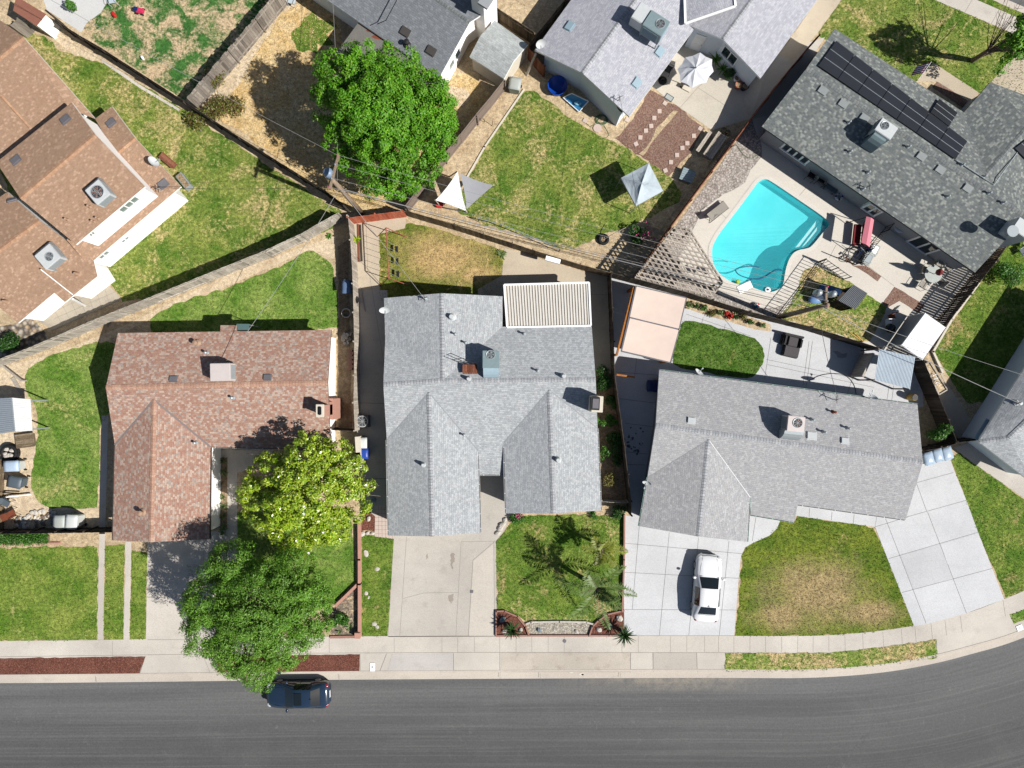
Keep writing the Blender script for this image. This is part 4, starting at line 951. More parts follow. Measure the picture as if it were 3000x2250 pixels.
# ---------- middle house, grey gables
h = thing('house', 'single storey house in the middle with three light grey shingle gables facing front and back', 'house', W((1440, 1200)))
e = EV
A1, A2, A3 = P3(1125, 873.2, e, 1293, 859, 3.4, 1472, 868, e)
J = P3(1297, 1115, PEAK)[0]; ML, MR = P3(1123, 1126.6, PEAK, 1745.4, 1112, PEAK)
VL = P3(1128.6, 995.5, e)[0]; VR = P3(1472, 957, e)[0]; BR = P3(1733.5, 956.4, e)[0]
L1, L0, LB, LR0, LR1, LT = P3(1133, 1289, 2.7, 1137.6, 1569, 2.6, 1266, 1571.4, 3.36, 1407.8, 1560.6, 2.6, 1400.5, 1320, 2.6, 1256, 1149, 3.42)
R1_, R0, RB, RR0, RR1, RT = P3(1476, 1296.6, 2.6, 1481.4, 1503.8, 2.6, 1621.3, 1504.5, 3.36, 1761, 1495.5, 2.6, 1750.8, 1255, 2.7, 1609, 1142.5, 3.42)
PL, PR = P3(1403, 1391, 2.3, 1478, 1391, 2.3)
roof3 = [[A1, A2, J, VL], [A2, A3, VR, J], [VL, J, ML], [J, VR, BR, MR], [ML, J, MR, RR1, RT, R1_, PR, PL, LR1, LT, L1], [L1, LT, LB, L0], [LT, LR1, LR0, LB], [R1_, RT, RB, R0], [RT, RR1, RR0, RB]]
make_roof(h, roof3, ['roof_grey', 'trim'])
f3 = roof_fn(roof3, 2.6)
caps(h, [(ML, J), (J, MR), (A2, J), (LT, LB), (RT, RB)], 'cap_grey', .3); caps(h, [(LT, L1), (LT, LR1), (RT, R1_), (RT, RR1)], 'valley_grey', .07, 'valley_flashing', .012, .0)
fo = P(1143, 883, 1460, 880, 1462, 965, 1718, 965, 1734, 1300, 1742, 1488, 1497, 1496, 1492, 1360, 1390, 1360, 1393, 1550, 1152, 1558, 1140, 1130, z=2.5)
walls(h, fo, f3, 'greywall')
eave_gutter(h, LR1, LR0, 'gutter_w'); eave_gutter(h, R1_, R0, 'gutter_w'); eave_gutter(h, RR1, RR0, 'gutter_w'); eave_gutter(h, L1, L0, 'gutter_w'); eave_gutter(h, PL, PR, 'gutter_w')
for q, hh, r_ in ((W((1323, 928), 3.5), .45, .14), (W((1372, 1110), 3.9), .5, .1), (W((1651, 1102), 3.9), .5, .1), (W((1240, 1362), 3.5), .5, .1), (W((1635, 1348), 3.6), .5, .12)): vent_pipe(h, q, f3(*q), hh, r_, 'metal_w', cone=True)
for q in ((1575, 1086), (1358, 1276), (1364, 1004), (1334, 979), (1536, 976), (1247, 875)): p = W(q, 3.4); vent_pipe(h, p, f3(*p), .32, .055, 'metal')
m = MB(); c = W((1742, 1182), 3.4); m.box((c[0], c[1], 2.4), (.75, 1.05, 4.9), R(-3)); cm = m.build('chimney', 'stucco', h, bevel=.02)
m = MB(); c = W((1742, 1182), 4.8); m.box((c[0], c[1], 4.9), (.62, .85, .28), R(-3)); m.build('chimney_cap', 'dark', cm, bevel=.02)
m = MB(); m.box((c[0] + .04, c[1], 5.06), (.4, .62, .06), R(-3)); m.build('flue', 'vent', cm)
# ---------- aluminium patio cover
pc = thing('patio_cover', 'white corrugated metal patio cover behind the middle grey house', 'patio cover', W((1600, 900)))
a, b, c, d = [Vector(q) for q in P3(1477, 834.5, 2.3, 1725.5, 828, 2.3, 1731, 954, 2.62, 1485.7, 959, 2.62)]
m = MB(); n = 30
for i in range(n):
    for j, (f0, f1, dz) in enumerate(((0, .42, .0), (.42, .58, -.07), (.58, .9, -.09), (.9, 1, -.05))):
        t0, t1 = (i + f0) / n, (i + f1) / n; z0 = Vector((0, 0, (0, 0, -.05, -.05)[j])); z1 = Vector((0, 0, (0, -.05, -.05, 0)[j]))
        m.add([a.lerp(b, t0) + z0, a.lerp(b, t1) + z1, d.lerp(c, t1) + z1, d.lerp(c, t0) + z0], [(0, 1, 2, 3)], 1 if j in (1, 2, 3) else 0)
m.build('sheet', [plain('sheet_white', 'e9e5dd', .6, .1, 2, k=1.1), plain('sheet_groove', 'd0c8bc', .6)], pc)
m = MB(); z = Vector((0, 0, -.02))
for p, q in ((a, b), (b, c), (c, d), (d, a)): m.beam(p + z, q + z, .12, .16)
m.build('frame', 'trim', pc)
for q in ((1490, 845), (1600, 842), (1712, 840)): m = MB(); p = W(q, 2.3); m.box((p[0], p[1], 1.1), (.09, .09, 2.25)); m.build('post', 'trim', pc)

# ---------- right house, grey
h = thing('house', 'single storey house with grey shingle roof beside the white car', 'house', W((2300, 1330)))
BLc, BRc = P3(1931.7, 1084, e, 2688, 1185, e); ML, MR = P3(1921.5, 1246, PEAK, 2703.8, 1354, PEAK)
WL1, WL0, WB, WR0, WR1, WT = P3(1897, 1399, 2.65, 1872, 1541.4, 2.6, 2045.6, 1572, 3.36, 2190, 1587.7, 2.6, 2197, 1456, 2.62, 2076, 1288, 3.42)
Q = P3(2200, 1509, 2.42, 2326.6, 1530, 2.42, 2336.7, 1479, 2.6, 2652.8, 1523.7, 2.6)
roof4 = [[BLc, BRc, MR, ML], [ML, MR, Q[3], Q[2], Q[1], Q[0], WR1, WT, WL1], [WL1, WT, WB, WL0], [WT, WR1, WR0, WB]]
make_roof(h, roof4, ['roof_grey2', 'trim'])
f4 = roof_fn(roof4, 2.6)
caps(h, [(ML, MR), (WT, WB)], 'cap_grey', .3); caps(h, [(WT, WR1)], 'metal_w', .05, 'valley_flashing', .02, .0); caps(h, [(WT, WL1)], 'valley_grey', .05, 'valley_flashing', .012, .0)
walls(h, P(1950, 1100, 2672, 1197, 2687, 1354, 2640, 1505, 2345, 1465, 2316, 1500, 2180, 1480, 2175, 1570, 1892, 1532, 1936, 1246, z=2.5), f4, 'greywall')
eave_gutter(h, BLc, BRc, 'gutter_g'); eave_gutter(h, Q[0], Q[1], 'gutter_g'); eave_gutter(h, Q[2], Q[3], 'gutter_w'); eave_gutter(h, WR1, WR0, 'gutter_g'); eave_gutter(h, WL1, WL0, 'gutter_g')
for q, s in (((2030, 1233), .5), ((2386, 1278), .62), ((2484, 1293), .5)): p = W(q, 3.8); box_vent(h, p, f4, R(-7.5), s, 'metal_w')
for q in ((2452, 1208), (2385, 1230), (2489, 1255), (2416, 1266)): p = W(q, 3.5); vent_pipe(h, p, f4(*p), .35, .06, 'rust' if q[0] == 2452 else 'metal')

# ---------- pool house, charcoal roof
h = thing('house', 'house with charcoal shingle roof and black solar panels beside the pool', 'house', W((2650, 430)))
T0, T1, T2 = P3(2446, 84, e, 2363, 200, PEAK, 2231.8, 370.7, e)
S1 = P3(2856.4, 798.4, e)[0]; S2 = P3(3008, 636, PEAK)[0]
N1 = P3(2679, 237, e)[0]; N2 = P3(2824, 329, e)[0]; V1 = P3(2889, 512, 3.5)[0]
X1, X2, X3, X4, X5 = P3(2901.6, 240.5, e, 3060, 300, e, 3020, 362, 3.35, 3140, 470, e, 3100, 560, e)
roof5 = [[T1, S2, S1, T2], [T0, T1, S2, V1, N2, N1], [N2, V1, X3, X1], [X1, X3, X2], [V1, S2, X5, X4, X3]]
make_roof(h, roof5, ['roof_dark', 'trim_dark'])
f5 = roof_fn(roof5, 2.6); U5 = (Vector(S2) - Vector(T1)); UX = U5.normalized(); R5 = math.atan2(UX.y, UX.x)
caps(h, [(T1, S2), (V1, X3)], 'cap_dark', .32); caps(h, [(N2, V1)], 'cap_dark', .1, 'valley_flashing', .012, 0)
foot5 = [W((2260, 370), 2.5), W((2850, 775), 2.5), W((2985, 636), 2.5), W((3080, 560), 2.5), W((3100, 460), 2.5), W((3030, 300), 2.5), W((2905, 255), 2.5), W((2838, 335), 2.5), W((2680, 250), 2.5), W((2446, 102), 2.5)]
wall5 = walls(h, foot5, f5, 'greywall')
a5, b5 = Vector(W((2260, 370), 2.5)), Vector(W((2850, 775), 2.5))
def on5(px): d = b5 - a5; t = (Vector(W(px, 1.6)) - a5).dot(d) / d.length_squared; return tuple(a5 + d * t)
window(h, on5((2286, 437)), on5((2362, 489)), .9, 2.15, n=4, sash=.13); window(h, on5((2541, 597)), on5((2580, 624)), .9, 2.1, n=2, proud=.3, sash=.13); window(h, on5((2683, 705)), on5((2745, 745)), .1, 2.15, n=2, sash=.13)
for q in ((2418, 258), (2478, 297), (2540, 340), (2709, 453), (2765, 492), (2846, 547)): p = W(q, 3.85); box_vent(h, p, f5, R5, .58, 'vent_l')
for q in ((2496, 440), (2486, 359), (2551, 500), (2777, 575), (2888, 569), (2929, 597), (2656, 433), (2541, 547), (2810, 487), (2874, 521)): p = W(q, 3.3); vent_pipe(h, p, f5(*p), .26, .05, 'metal')
m = MB(); p = G3(3, 0, 560, 520, 3.38, 345, 775, 2.98); m.tube([p[0], p[1]], .04); m.build('conduit', 'metal', h); m = MB(); q = P3(2802, 469, 3.62, 2880, 520, 3.62, 2912, 541, 3.6, 2985, 440, 3.3); m.tube(q, .035); m.build('conduit', 'metal', h)
m = MB(); c = W((2940, 688), 2.6); m.box((c[0], c[1], 2.2), (.95, 1.35, 4.6), R5 + R(90)); cm = m.build('chimney', 'metal_w', h, bevel=.03)
m = MB(); c = W((2960, 680), 4.6); m.cyl((c[0] - .05, c[1], 4.5), .3, .35, 16); m.cyl((c[0] - .05, c[1], 4.85), .38, .06, 16); m.build('chimney_cap', 'metal', cm)
# solar array
sa = thing('solar_array', 'black solar panel array along the charcoal roof', 'solar panels', W((2620, 290)))
nrm = (Vector(T1) - Vector(T0)).cross(Vector(N1) - Vector(T0)); nrm = nrm if nrm.z > 0 else -nrm; nrm.normalize()
def on_roof(px, lift=.14):
    z = 3.4
    for _ in range(6): x, y = W(px, z); z = f5(x, y) + lift
    return Vector((x, y, z))
g0, g1, g2, g3 = [on_roof((OX[3] + x / 2.765, y / 2.765)) for x, y in ((690, 328), (1755, 1145), (1660, 1290), (545, 530))]
def panel(p):
    m = MB(); lo = [v - nrm * .05 for v in p]
    m.add(lo + p, [(3, 2, 1, 0), (4, 5, 6, 7), (0, 1, 5, 4), (1, 2, 6, 5), (2, 3, 7, 6), (3, 0, 4, 7)])
    o = m.build('panel', 'solar', sa)
    for t in (.333, .667):
        k = MB(); k.beam(p[0].lerp(p[3], t) + nrm * .003, p[1].lerp(p[2], t) + nrm * .003, .035, .008, up=nrm); k.build('seam', 'metal', o)
M['solar'] = plain('solar_glass', '34353a', .25, .08, 1.5, spec=.4)
for i in range(7):
    a, b = i / 7 + .002, (i + 1) / 7 - .002
    panel([g0.lerp(g1, a), g0.lerp(g1, b), g3.lerp(g2, b), g3.lerp(g2, a)])
k0, k1 = g0.lerp(g1, 5 / 7 + .004), g0.lerp(g1, 6 / 7); dv = (g0 - g3) * .55
panel([k0 + dv, k1 + dv, k1 + dv * .04, k0 + dv * .04])
q = [on_roof((OX[3] + x / 2.765, y / 2.765)) for x, y in ((2300, 1080), (2400, 1150), (2280, 1340), (2140, 1200))]; panel(q)

# ---------- pale house, top middle
h = thing('house', 'house with pale lavender-grey roof and blue-white gable wall beside the white umbrella', 'house', W((1800, 150)))
K = G3(2, 0, 460, 405, e, 845, 590, PEAK, 1228, 945, e, 1730, 265, e, 1900, 20, e, 1420, -200, PEAK, 900, -200, e)
roof6 = [[K[0], K[1], K[5], K[6]], [K[1], K[2], K[3], K[4], K[5]]]
make_roof(h, roof6, ['roof_pale', 'trim']); f6 = roof_fn(roof6, e)
caps(h, [(K[1], K[5])], 'cap_grey', .25)
fo = G(2, 0, 545, 420, 850, 592, 1165, 905, 1690, 240, 1820, 20, 1420, -190, 960, -190, z=2.6)
walls(h, fo, f6, 'bluewall')
for q, s in (((748, 185), .62), ((1483, 390), .62), ((1295, 645), .62)): p = G(2, 0, *q, z=3.3)[0]; box_vent(h, p, f6, R(56), s, 'metal_blue')
p = G(2, 0, 1425, 310, z=3.2)[0]; vent_pipe(h, p, f6(*p), .4, .07, 'metal_w')
h2 = thing('house', 'pale grey roofed house wing with a white door behind the umbrella', 'house', W((2150, 150)))
K2 = G3(2, 0, 1690, 195, 2.65, 1985, 315, 3.3, 2290, 635, e, 2735, 20, e, 2900, -200, e, 2330, -160, 3.4, 1850, -100, 2.6)
roof7 = [[K2[0], K2[1], K2[5], K2[6]], [K2[1], K2[2], K2[3], K2[4], K2[5]]]
make_roof(h2, roof7, ['roof_pale', 'trim']); f7 = roof_fn(roof7, e); caps(h2, [(K2[1], K2[5])], 'cap_grey', .25)
make_roof(h2, [G3(2, 0, 1680, 192, 3.1, 2085, 52, 3.8, 2075, -100, 4.0, 1672, -100, 3.2)], ['roof_pale', 'trim'], 'dormer_roof')
m = MB(); q = [Vector(v) + Vector((0, 0, .02)) for v in G3(2, 0, 1680, 192, 3.1, 2085, 52, 3.8, 2075, -60, 3.95)]; m.beam(q[0], q[1], .14, .1); m.beam(q[1], q[2], .14, .1); q2 = [Vector(v) + Vector((0, 0, .02)) for v in G3(2, 0, 1680, 192, 3.1, 1672, -60, 3.18)]; m.beam(q2[0], q2[1], .14, .1); m.build('roof_trim', 'trim', h2)
fo = G(2, 0, 1750, 222, 2008, 312, 2278, 588, 2680, 20, 2830, -190, 2330, -150, 1900, -90, z=2.6)
walls(h2, fo, f7, 'bluewall')
ap, bp = [Vector(v) for v in (fo[0], fo[1])]; cp_ = Vector(fo[2])
def onw(px, z, a, b): d = b - a; t = (Vector(W(px, z)) - a).dot(d) / d.length_squared; return tuple(a + d * t)
tl = lambda x, y: (OX[2] + x / 2.765, y / 2.765)
door(h2, onw(tl(1740, 330), 1, ap, bp), onw(tl(1818, 370), 1, ap, bp), 2.05); window(h2, onw(tl(1972, 405), 1.5, bp, cp_), onw(tl(2108, 490), 1.5, bp, cp_), 1.0, 2.05, n=2)

# ---------- grey house at the top edge
h = thing('house', 'grey shingled house with white end wall and flat tar porch roof under the big tree', 'house', W((1230, 110)))
K = G3(1, 0, 380, -230, e, 1625, 625, e, 1870, 180, 3.55, 1000, -420, 3.55, 2130, -60, 2.95, 1650, -420, 2.8)
mid = G3(1, 0, 975, 165, e)[0]
K5 = G3(1, 0, 1968, 118, 3.4)[0]
roof8 = [[K[0], K[1], K[2], K[3]], [K[3], K[2], K5, K[4], K[5]]]
make_roof(h, roof8, ['roof_mid', 'trim']); f8 = roof_fn(roof8, e)
caps(h, [(K[3], K[2])], 'cap_dark', .25)
fo = [W((OX[1] + x / 2.765, y / 2.765), 2.6) for x, y in ((410, -240), (1610, 585), (1655, 560), (1845, 200), (1935, 130), (2060, -60), (1640, -400), (1000, -400))]
walls(h, fo, f8, 'white')
wa, wb_ = Vector(fo[2]), Vector(fo[3])
window(h, onw((OX[1] + 1700 / 2.765, 560 / 2.765), 1.4, wa, wb_), onw((OX[1] + 1740 / 2.765, 490 / 2.765), 1.4, wa, wb_), 1.0, 1.9, n=1, pane='glass_l')
window(h, onw((OX[1] + 1755 / 2.765, 470 / 2.765), 1.5, wa, wb_), onw((OX[1] + 1800 / 2.765, 400 / 2.765), 1.5, wa, wb_), 1.0, 1.9, n=1)
fl8 = [G3(1, 0, 975, 165, 2.4)[0], G3(1, 0, 1622, 622, 2.4)[0], G3(1, 0, 1610, 660, 2.25)[0], G3(1, 0, 1350, 900, 2.25)[0], G3(1, 0, 785, 440, 2.25)[0]]
M['tar'] = concrete('tar_paper', '807d78', .1, .5, '9a9184')
m = MB(); m.prism([p[:2] for p in fl8], 2.2, 2.33); m.build('porch_roof', 'tar', h)
m = MB()
for x, y, s in ((1090, 245, 30), (1150, 298, 34), (1215, 345, 26), (1265, 372, 40), (1420, 480, 22)):
    q = G(1, 0, x, y, z=2.35)[0]; r_ = random.Random(x); m.sheet([(q[0] + s / 110 * math.cos(a) * r_.uniform(.6, 1.5) * 1.6, q[1] + s / 110 * math.sin(a) * r_.uniform(.4, 1.0)) for a in (0, .8, 1.6, 2.4, 3.2, 4, 4.8, 5.5)], 2.336)
m.build('rust_patch', 'rust', h)
for q in ((790, 420), (1340, 890), (1500, 760)): m = MB(); p = G(1, 0, *q, z=2.2)[0]; m.box((p[0], p[1], 1.1), (.1, .1, 2.2)); m.build('post', 'wood', h)
for x, y in ((1337, 232), (1548, 387)): p = G(1, 0, x, y, z=3.3)[0]; box_vent(h, p, f8, R(-33), .62, 'trim_dark')
p = G(1, 0, 1360, 345, z=3)[0]; vent_pipe(h, p, f8(*p), .4, .12, 'dark')
m = MB(); p = G3(1, 0, 1290, -20, 3.9, 1190, 165, 3.5, 1120, 195, 3.3); m.tube(p, .03); m.build('conduit', 'dark', h)
m = MB(); q = G(1, 0, 1990, 60, z=3)[0]; m.box((q[0], q[1], 2.5), (1.0, 1.5, 5.2), R(-33)); cm = m.build('chimney', 'white', h, bevel=.02)
m = MB(); q = G(1, 0, 2000, 20, z=5)[0]; m.box((q[0], q[1], 5.15), (.7, .8, .2), R(-33)); m.build('chimney_cap', 'greywall', cm)
# shed beside it
s_ = thing('shed', 'small shed with pale grey gable roof between the two top houses', 'shed', W((1460, 140)))
Q6 = [P3(1448.8, 59.7, 2.1)[0], P3(1546.5, 130, 2.1)[0], P3(1505, 179, 2.5)[0], P3(1476.7, 230.7, 2.1)[0], P3(1375.6, 166, 2.1)[0], P3(1407, 105, 2.5)[0]]
rs = [[Q6[0], Q6[1], Q6[2], Q6[5]], [Q6[5], Q6[2], Q6[3], Q6[4]]]
make_roof(s_, rs, ['roof_shed', 'trim']); fs_ = roof_fn(rs, 2.1)
walls(s_, inset([Q6[0], Q6[1], Q6[2], Q6[3], Q6[4], Q6[5]], .12), fs_, 'stucco')
a, b = inset([Q6[4], Q6[3]] + [Q6[1], Q6[0]], .12)[0:2]
m = MB(); q = W((1437, 207), .9); m.box((q[0], q[1], .95), (1.0, .08, 1.8), R(-33)); m.build('screen_door', 'dark', s_)

# ---------- tan house, left
h = thing('house', 'two storey house with tan shingle roofs and white walls at the left', 'house', W((250, 480)))
zu = 5.1; zr = 5.8
U = [G3(0, 0, -30, 1315, zu)[0], G3(0, 0, 580, 828, zu)[0], G3(0, 0, 1175, 1511, zu)[0], G3(0, 1, 615, 598, zu)[0]]
Ra, Rb = G3(0, 0, 165, 1607, zr, 775, 1092, zr)
up = [[U[0], U[1], Rb, Ra], [Ra, Rb, U[2], U[3]]]
make_roof(h, up, ['roof_tan', 'trim'], 'upper_roof'); fu = roof_fn(up, zu); caps(h, [(Ra, Rb)], 'cap_tan', .35)
uf = inset(U, .28); walls(h, uf, fu, 'white', z0=1.5, name='upper_wall')
ua, ub = Vector(uf[0]), Vector(uf[1])
zl, zq = 2.45, 3.7
B = [G3(0, 0, 905, 860, zl)[0], G3(0, 0, 1466, 1512, zl)[0], G3(0, 1, 715, 765, zl)[0], G3(0, 1, 540, 560, 3.6)[0], G3(0, 0, 500, 1260, 3.6)[0], G3(0, 0, 770, 962, zl)[0]]
Lr = G3(0, 0, 1095, 1118, 3.12)[0]; Lq = G3(0, 0, 935, 1250, 3.12)[0]
low1 = [[B[0], Lr, Lq, B[5]], [Lr, B[1], B[2], B[3], Lq]]
make_roof(h, low1, ['roof_tan', 'trim'], 'lower_roof'); fl1 = roof_fn(low1, zl); caps(h, [(Lr, Lq)], 'cap_tan', .3)
lw = [inset([B[0], B[1], B[2], B[3], B[5]], .18)]; sh_ = (Vector(B[2][:2]) - Vector(B[1][:2])).normalized() * .5; near_b = [Vector(B[0][:2]), Vector(B[1][:2])]; lw[0] = [tuple(Vector(p) + sh_) if min((Vector(p) - q).length for q in near_b) < .6 else p for p in lw[0]]
walls(h, lw[0], fl1, 'white', name='lower_wall')
# north wing
N = [G3(0, 0, -140, 60, zl)[0], G3(0, 0, 190, 300, 3.9)[0], G3(0, 0, 772, 962, zl)[0], G3(0, 0, 560, 880, 3.3)[0], G3(0, 0, 0, 1320, 3.3)[0], G3(0, 0, -500, 1100, 2.8)[0], G3(0, 0, -500, 905, 3.9)[0], G3(0, 0, -600, 500, zl)[0]]
nw = [[N[0], N[1], N[6], N[7]], [N[1], N[2], N[3], N[4], N[5], N[6]]]
make_roof(h, nw, ['roof_tan', 'trim'], 'north_roof'); fn = roof_fn(nw, zl); caps(h, [(N[1], N[6])], 'cap_tan', .35)
caps(h, [tuple(G3(0, 0, 0, 770, 3.75, 240, 1035, 3.4))], 'cap_tan', .2)
walls(h, inset([N[0], N[1], tuple(Vector(N[1]).lerp(Vector(N[2]), .72)), N[3], N[4], N[5], N[7]], .9), fn, 'white', name='north_wall')
# south wing
S = G3(0, 1, 320, 402, 3.4, -60, 685, 3.4, 60, 172, 2.8, -100, 280, 2.8, 760, 730, 2.55, 790, 855, zl, 525, 1065, zl, 440, 990, 2.62, 145, 1235, zl, 98, 1190, 2.55, 0, 1112, 2.8, -80, 1060, 2.9)
S4 = G3(0, 1, 600, 610, 2.85)[0]
sw = [[S[2], S[0], S[1], S[3]], [S[0], S4, S[4], S[5], S[6], S[7], S[8], S[9], S[10], S[11], S[1]]]
make_roof(h, sw, ['roof_tan', 'trim'], 'south_roof'); fs2 = roof_fn(sw, zl); caps(h, [(S[0], S[1])], 'cap_tan', .35)
walls(h, G(0, 1, 300, 410, 620, 640, 700, 740, 765, 845, 560, 1000, 430, 960, 150, 1190, -60, 1020, -60, 300, 60, 190, z=2.5), fs2, 'white', name='south_wall')
# windows on the sunlit walls
ld = lw[0]
def near_edge(poly, q):
    best = None
    for i in range(len(poly)):
        a, b = Vector(poly[i][:2]), Vector(poly[(i + 1) % len(poly)][:2]); d = b - a; t = max(0, min(1, (Vector(q) - a).dot(d) / d.length_squared)); ds_ = (a + d * t - Vector(q)).length
        if best is None or ds_ < best[0]: best = (ds_, a, b)
    return best[1], best[2]
def win_on(poly, pa, pb, z, z0, z1, **k):
    q = W(((pa[0] + pb[0]) / 2, (pa[1] + pb[1]) / 2), z); a, b = near_edge(ccw(poly), q); s, e_ = onw(pa, z, a, b), onw(pb, z, a, b)
    if (Vector(e_) - Vector(s)).dot(b - a) < 0: s, e_ = e_, s
    return window(h, s, e_, z0, z1, **k)
t01 = lambda x, y: (x / 2.765, 500 + y / 2.765)
win_on(uf, t01(975, 330), t01(1115, 210), 4.2, 3.9, 4.75, n=3, pane='glass_l'); win_on(uf, t01(715, 525), t01(758, 490), 4.5, 4.2, 4.75, n=2)
win_on(lw[0], t01(790, 700), t01(870, 640), 1.9, 1.6, 2.1, n=2, pane='glass_l'); win_on(lw[0], t01(960, 560), t01(1020, 510), 1.7, 1.4, 1.8, n=2, pane='glass_l')
m = MB(); q = t01(1405, 215); p = W(q, 1.6); m.box((p[0] - .1, p[1] + .1, 1.5), (.7, .25, .9), R(40)); m.build('meter_box', plain('meter_grey', 'b9aca2', .6), h, bevel=.02)
m = MB(); q = t01(1425, 245); p = W(q, 1.0); m.box((p[0] - .1, p[1] + .1, .8), (.6, .2, .9), R(40)); m.build('vent_box', 'metal_w', h, bevel=.02)
for (x, y, r_) in ((520, 962, 0), (118, 1292, 0), (868, 975, 1), (1298, 1478, 2), (80, 1612, 3)):
    z = (5.4, 3.1, 3.0, 3.2)[r_]; p = G(0, 0, x, y, z=z)[0]; box_vent(h, p, (fu, fl1, fl1, fs2)[r_], R(40), .6, 'vent')
for x, y in ((765, 375), (730, 400), (530, 390)): p = G(0, 1, x, y, z=5.6)[0]; vent_pipe(h, p, fu(*p), .3, .045, 'roof_tan_pipe')
p = G(0, 1, 700, 280, z=5.7)[0]; vent_pipe(h, p, fu(*p), .3, .05, 'roof_tan_pipe')
for x, y in ((600, 830), (40, 1060)): p = G(0, 1, x, y, z=3)[0]; vent_pipe(h, p, fs2(*p), .45, .09, 'roof_tan_pipe', cone=True)
m = MB(); m.tube(G3(0, 1, 330, 800, 3.3, 590, 1005, 2.75), .035); m.build('conduit', 'trim', h)
m = MB(); m.beam(G3(0, 1, 590, 1040, 2.5)[0], G3(0, 1, 690, 1095, .0)[0], .1, .1); m.build('porch_post', 'trim', h)

# ---------- house at the right edge
h = thing('house', 'grey roofed house with shaded blue-grey walls at the right edge', 'house', W((2960, 1250)))
K = G3(3, 2, 2640, -450, e, 1868, 768, e, 1848, 815, e, 2300, 1165, e, 2750, 700, e, 3000, 0, e)
Kr = G3(3, 2, 2088, 782, 3.1, 2420, 470, PEAK, 2700, 0, PEAK)
rf9 = [[K[0], K[1], K[2], Kr[0], Kr[1], Kr[2]], [K[2], K[3], K[4], Kr[1], Kr[0]], [Kr[2], Kr[1], K[4], K[5]]]
make_roof(h, rf9, ['roof_grey', 'trim']); f9 = roof_fn(rf9, e); caps(h, [(K[2], Kr[0]), (Kr[0], Kr[1])], 'cap_grey', .3)
fo = inset([K[0], K[1], K[2], K[3], K[4], K[5]], .4); walls(h, fo, f9, 'bluewall')
p = G(3, 2, 2150, 500, z=2.9)[0]; vent_pipe(h, p, f9(*p), .35, .09, 'metal_w')
m = MB(); q = G(3, 2, 1890, 720, z=2.3)[0]; m.box((q[0], q[1], 2.2), (1.6, .5, .06), R(58)); m.build('window_awning', 'metal_blue', h)

# garage doors and front windows of the three street houses
def garage(h_, a, b, hh=2.05):
    a, b = Vector(a), Vector(b); d = (b - a); L = d.length; d.normalize(); out = Vector((d.y, -d.x)); rz = math.atan2(d.y, d.x); m = MB(); n = 4; k = 6
    c = a + d * L / 2 + out * .02; m.box((c.x, c.y, hh / 2), (L, .06, hh), rz)
    for i in range(n):
        for j in range(k): q = a + d * (L * (j + .5) / k) + out * .06; m.box((q.x, q.y, hh * (i + .5) / n), (L / k - .12, .03, hh / n - .14), rz)
    return m.build('garage_door', 'trim', h_, bevel=.008)
hs = [o for o in COL.objects if o.get('category') == 'house']
a, b = Vector(W((1152, 1558), 2.5)), Vector(W((1393, 1550), 2.5)); garage(hs[1], a.lerp(b, .12), a.lerp(b, .88))
a, b = Vector(W((1892, 1532), 2.5)), Vector(W((2175, 1570), 2.5)); garage(hs[2], a.lerp(b, .12), a.lerp(b, .88))
a, b = near_edge(ccw(foot), W((470, 1566), 2.5)); garage(hs[0], a.lerp(b, .14), a.lerp(b, .86))
a, b = Vector(W((1497, 1496), 2.5)), Vector(W((1742, 1488), 2.5)); window(hs[1], a.lerp(b, .25), a.lerp(b, .75), .9, 2.0, n=3)
a, b = Vector(W((2345, 1465), 2.5)), Vector(W((2640, 1505), 2.5)); window(hs[2], a.lerp(b, .1), a.lerp(b, .4), .9, 2.0, n=3); door(hs[2], a.lerp(b, .5), a.lerp(b, .58), 2.05); window(hs[2], a.lerp(b, .68), a.lerp(b, .9), .9, 2.0, n=2)
# ================================================================ POOL
pl = thing('swimming_pool', 'kidney-cornered swimming pool with turquoise water and three white-edged steps', 'pool', W((2250, 690)))
def pool_z(x, y):
    a, b = Vector(W((2350, 610))), Vector(W((2190, 790))); d = b - a; t = (Vector((x, y)) - a).dot(d) / d.length_squared
    return -.85 - 1.2 * max(0, min(1, t * 1.15 - .05))
PP = ccw(POOL); n = len(PP); m = MB()
s = NB('pool_plaster'); c = s.mix(s.rmap(s.noise(.5, 3), .3, .7), (.12, .60, .62, 1), (.18, .68, .69, 1)); M['plaster'] = s.done(c, .7)
s = NB('pool_water'); tr = s.n('BsdfTransparent', {'Color': (.84, .975, .985, 1)}); gl = s.n('BsdfGlossy', {'Roughness': .03}); fr = s.n('Fresnel', {'IOR': 1.33})
nz = s.n('Bump', {'Height': s.noise(2.6, 3, .5, None, .6), 'Strength': .12, 'Distance': .04}); s.t.links.new(nz.outputs[0], gl.inputs['Normal']); s.t.links.new(nz.outputs[0], fr.inputs['Normal'])
df = s.n('BsdfDiffuse', {'Color': (.08, .58, .66, 1)}); m0 = s.n('MixShader', {0: .24, 1: tr.outputs[0], 2: df.outputs[0]}); mx = s.n('MixShader', {0: fr.outputs[0], 1: m0.outputs[0], 2: gl.outputs[0]}); s.t.links.new(mx.outputs[0], s.t.nodes['Material Output'].inputs[0]); M['water'] = s.m  # diffuse cyan puts scattered light into the surface colour, brightening the shaded water
m.add([(p[0], p[1], .0) for p in PP] + [(p[0], p[1], pool_z(*p)) for p in PP], [((i + 1) % n, i, n + i, n + (i + 1) % n) for i in range(n)] + [tuple(n + j for j in MB._up(PP, t)) for t in tess(PP)])
m.build('basin', 'plaster', pl)
m = MB(); m.sheet(PP, -.13); m.build('water', 'water', pl)
inn = inset(PP, -.28); m = MB(); al = PP + ccw(inn)
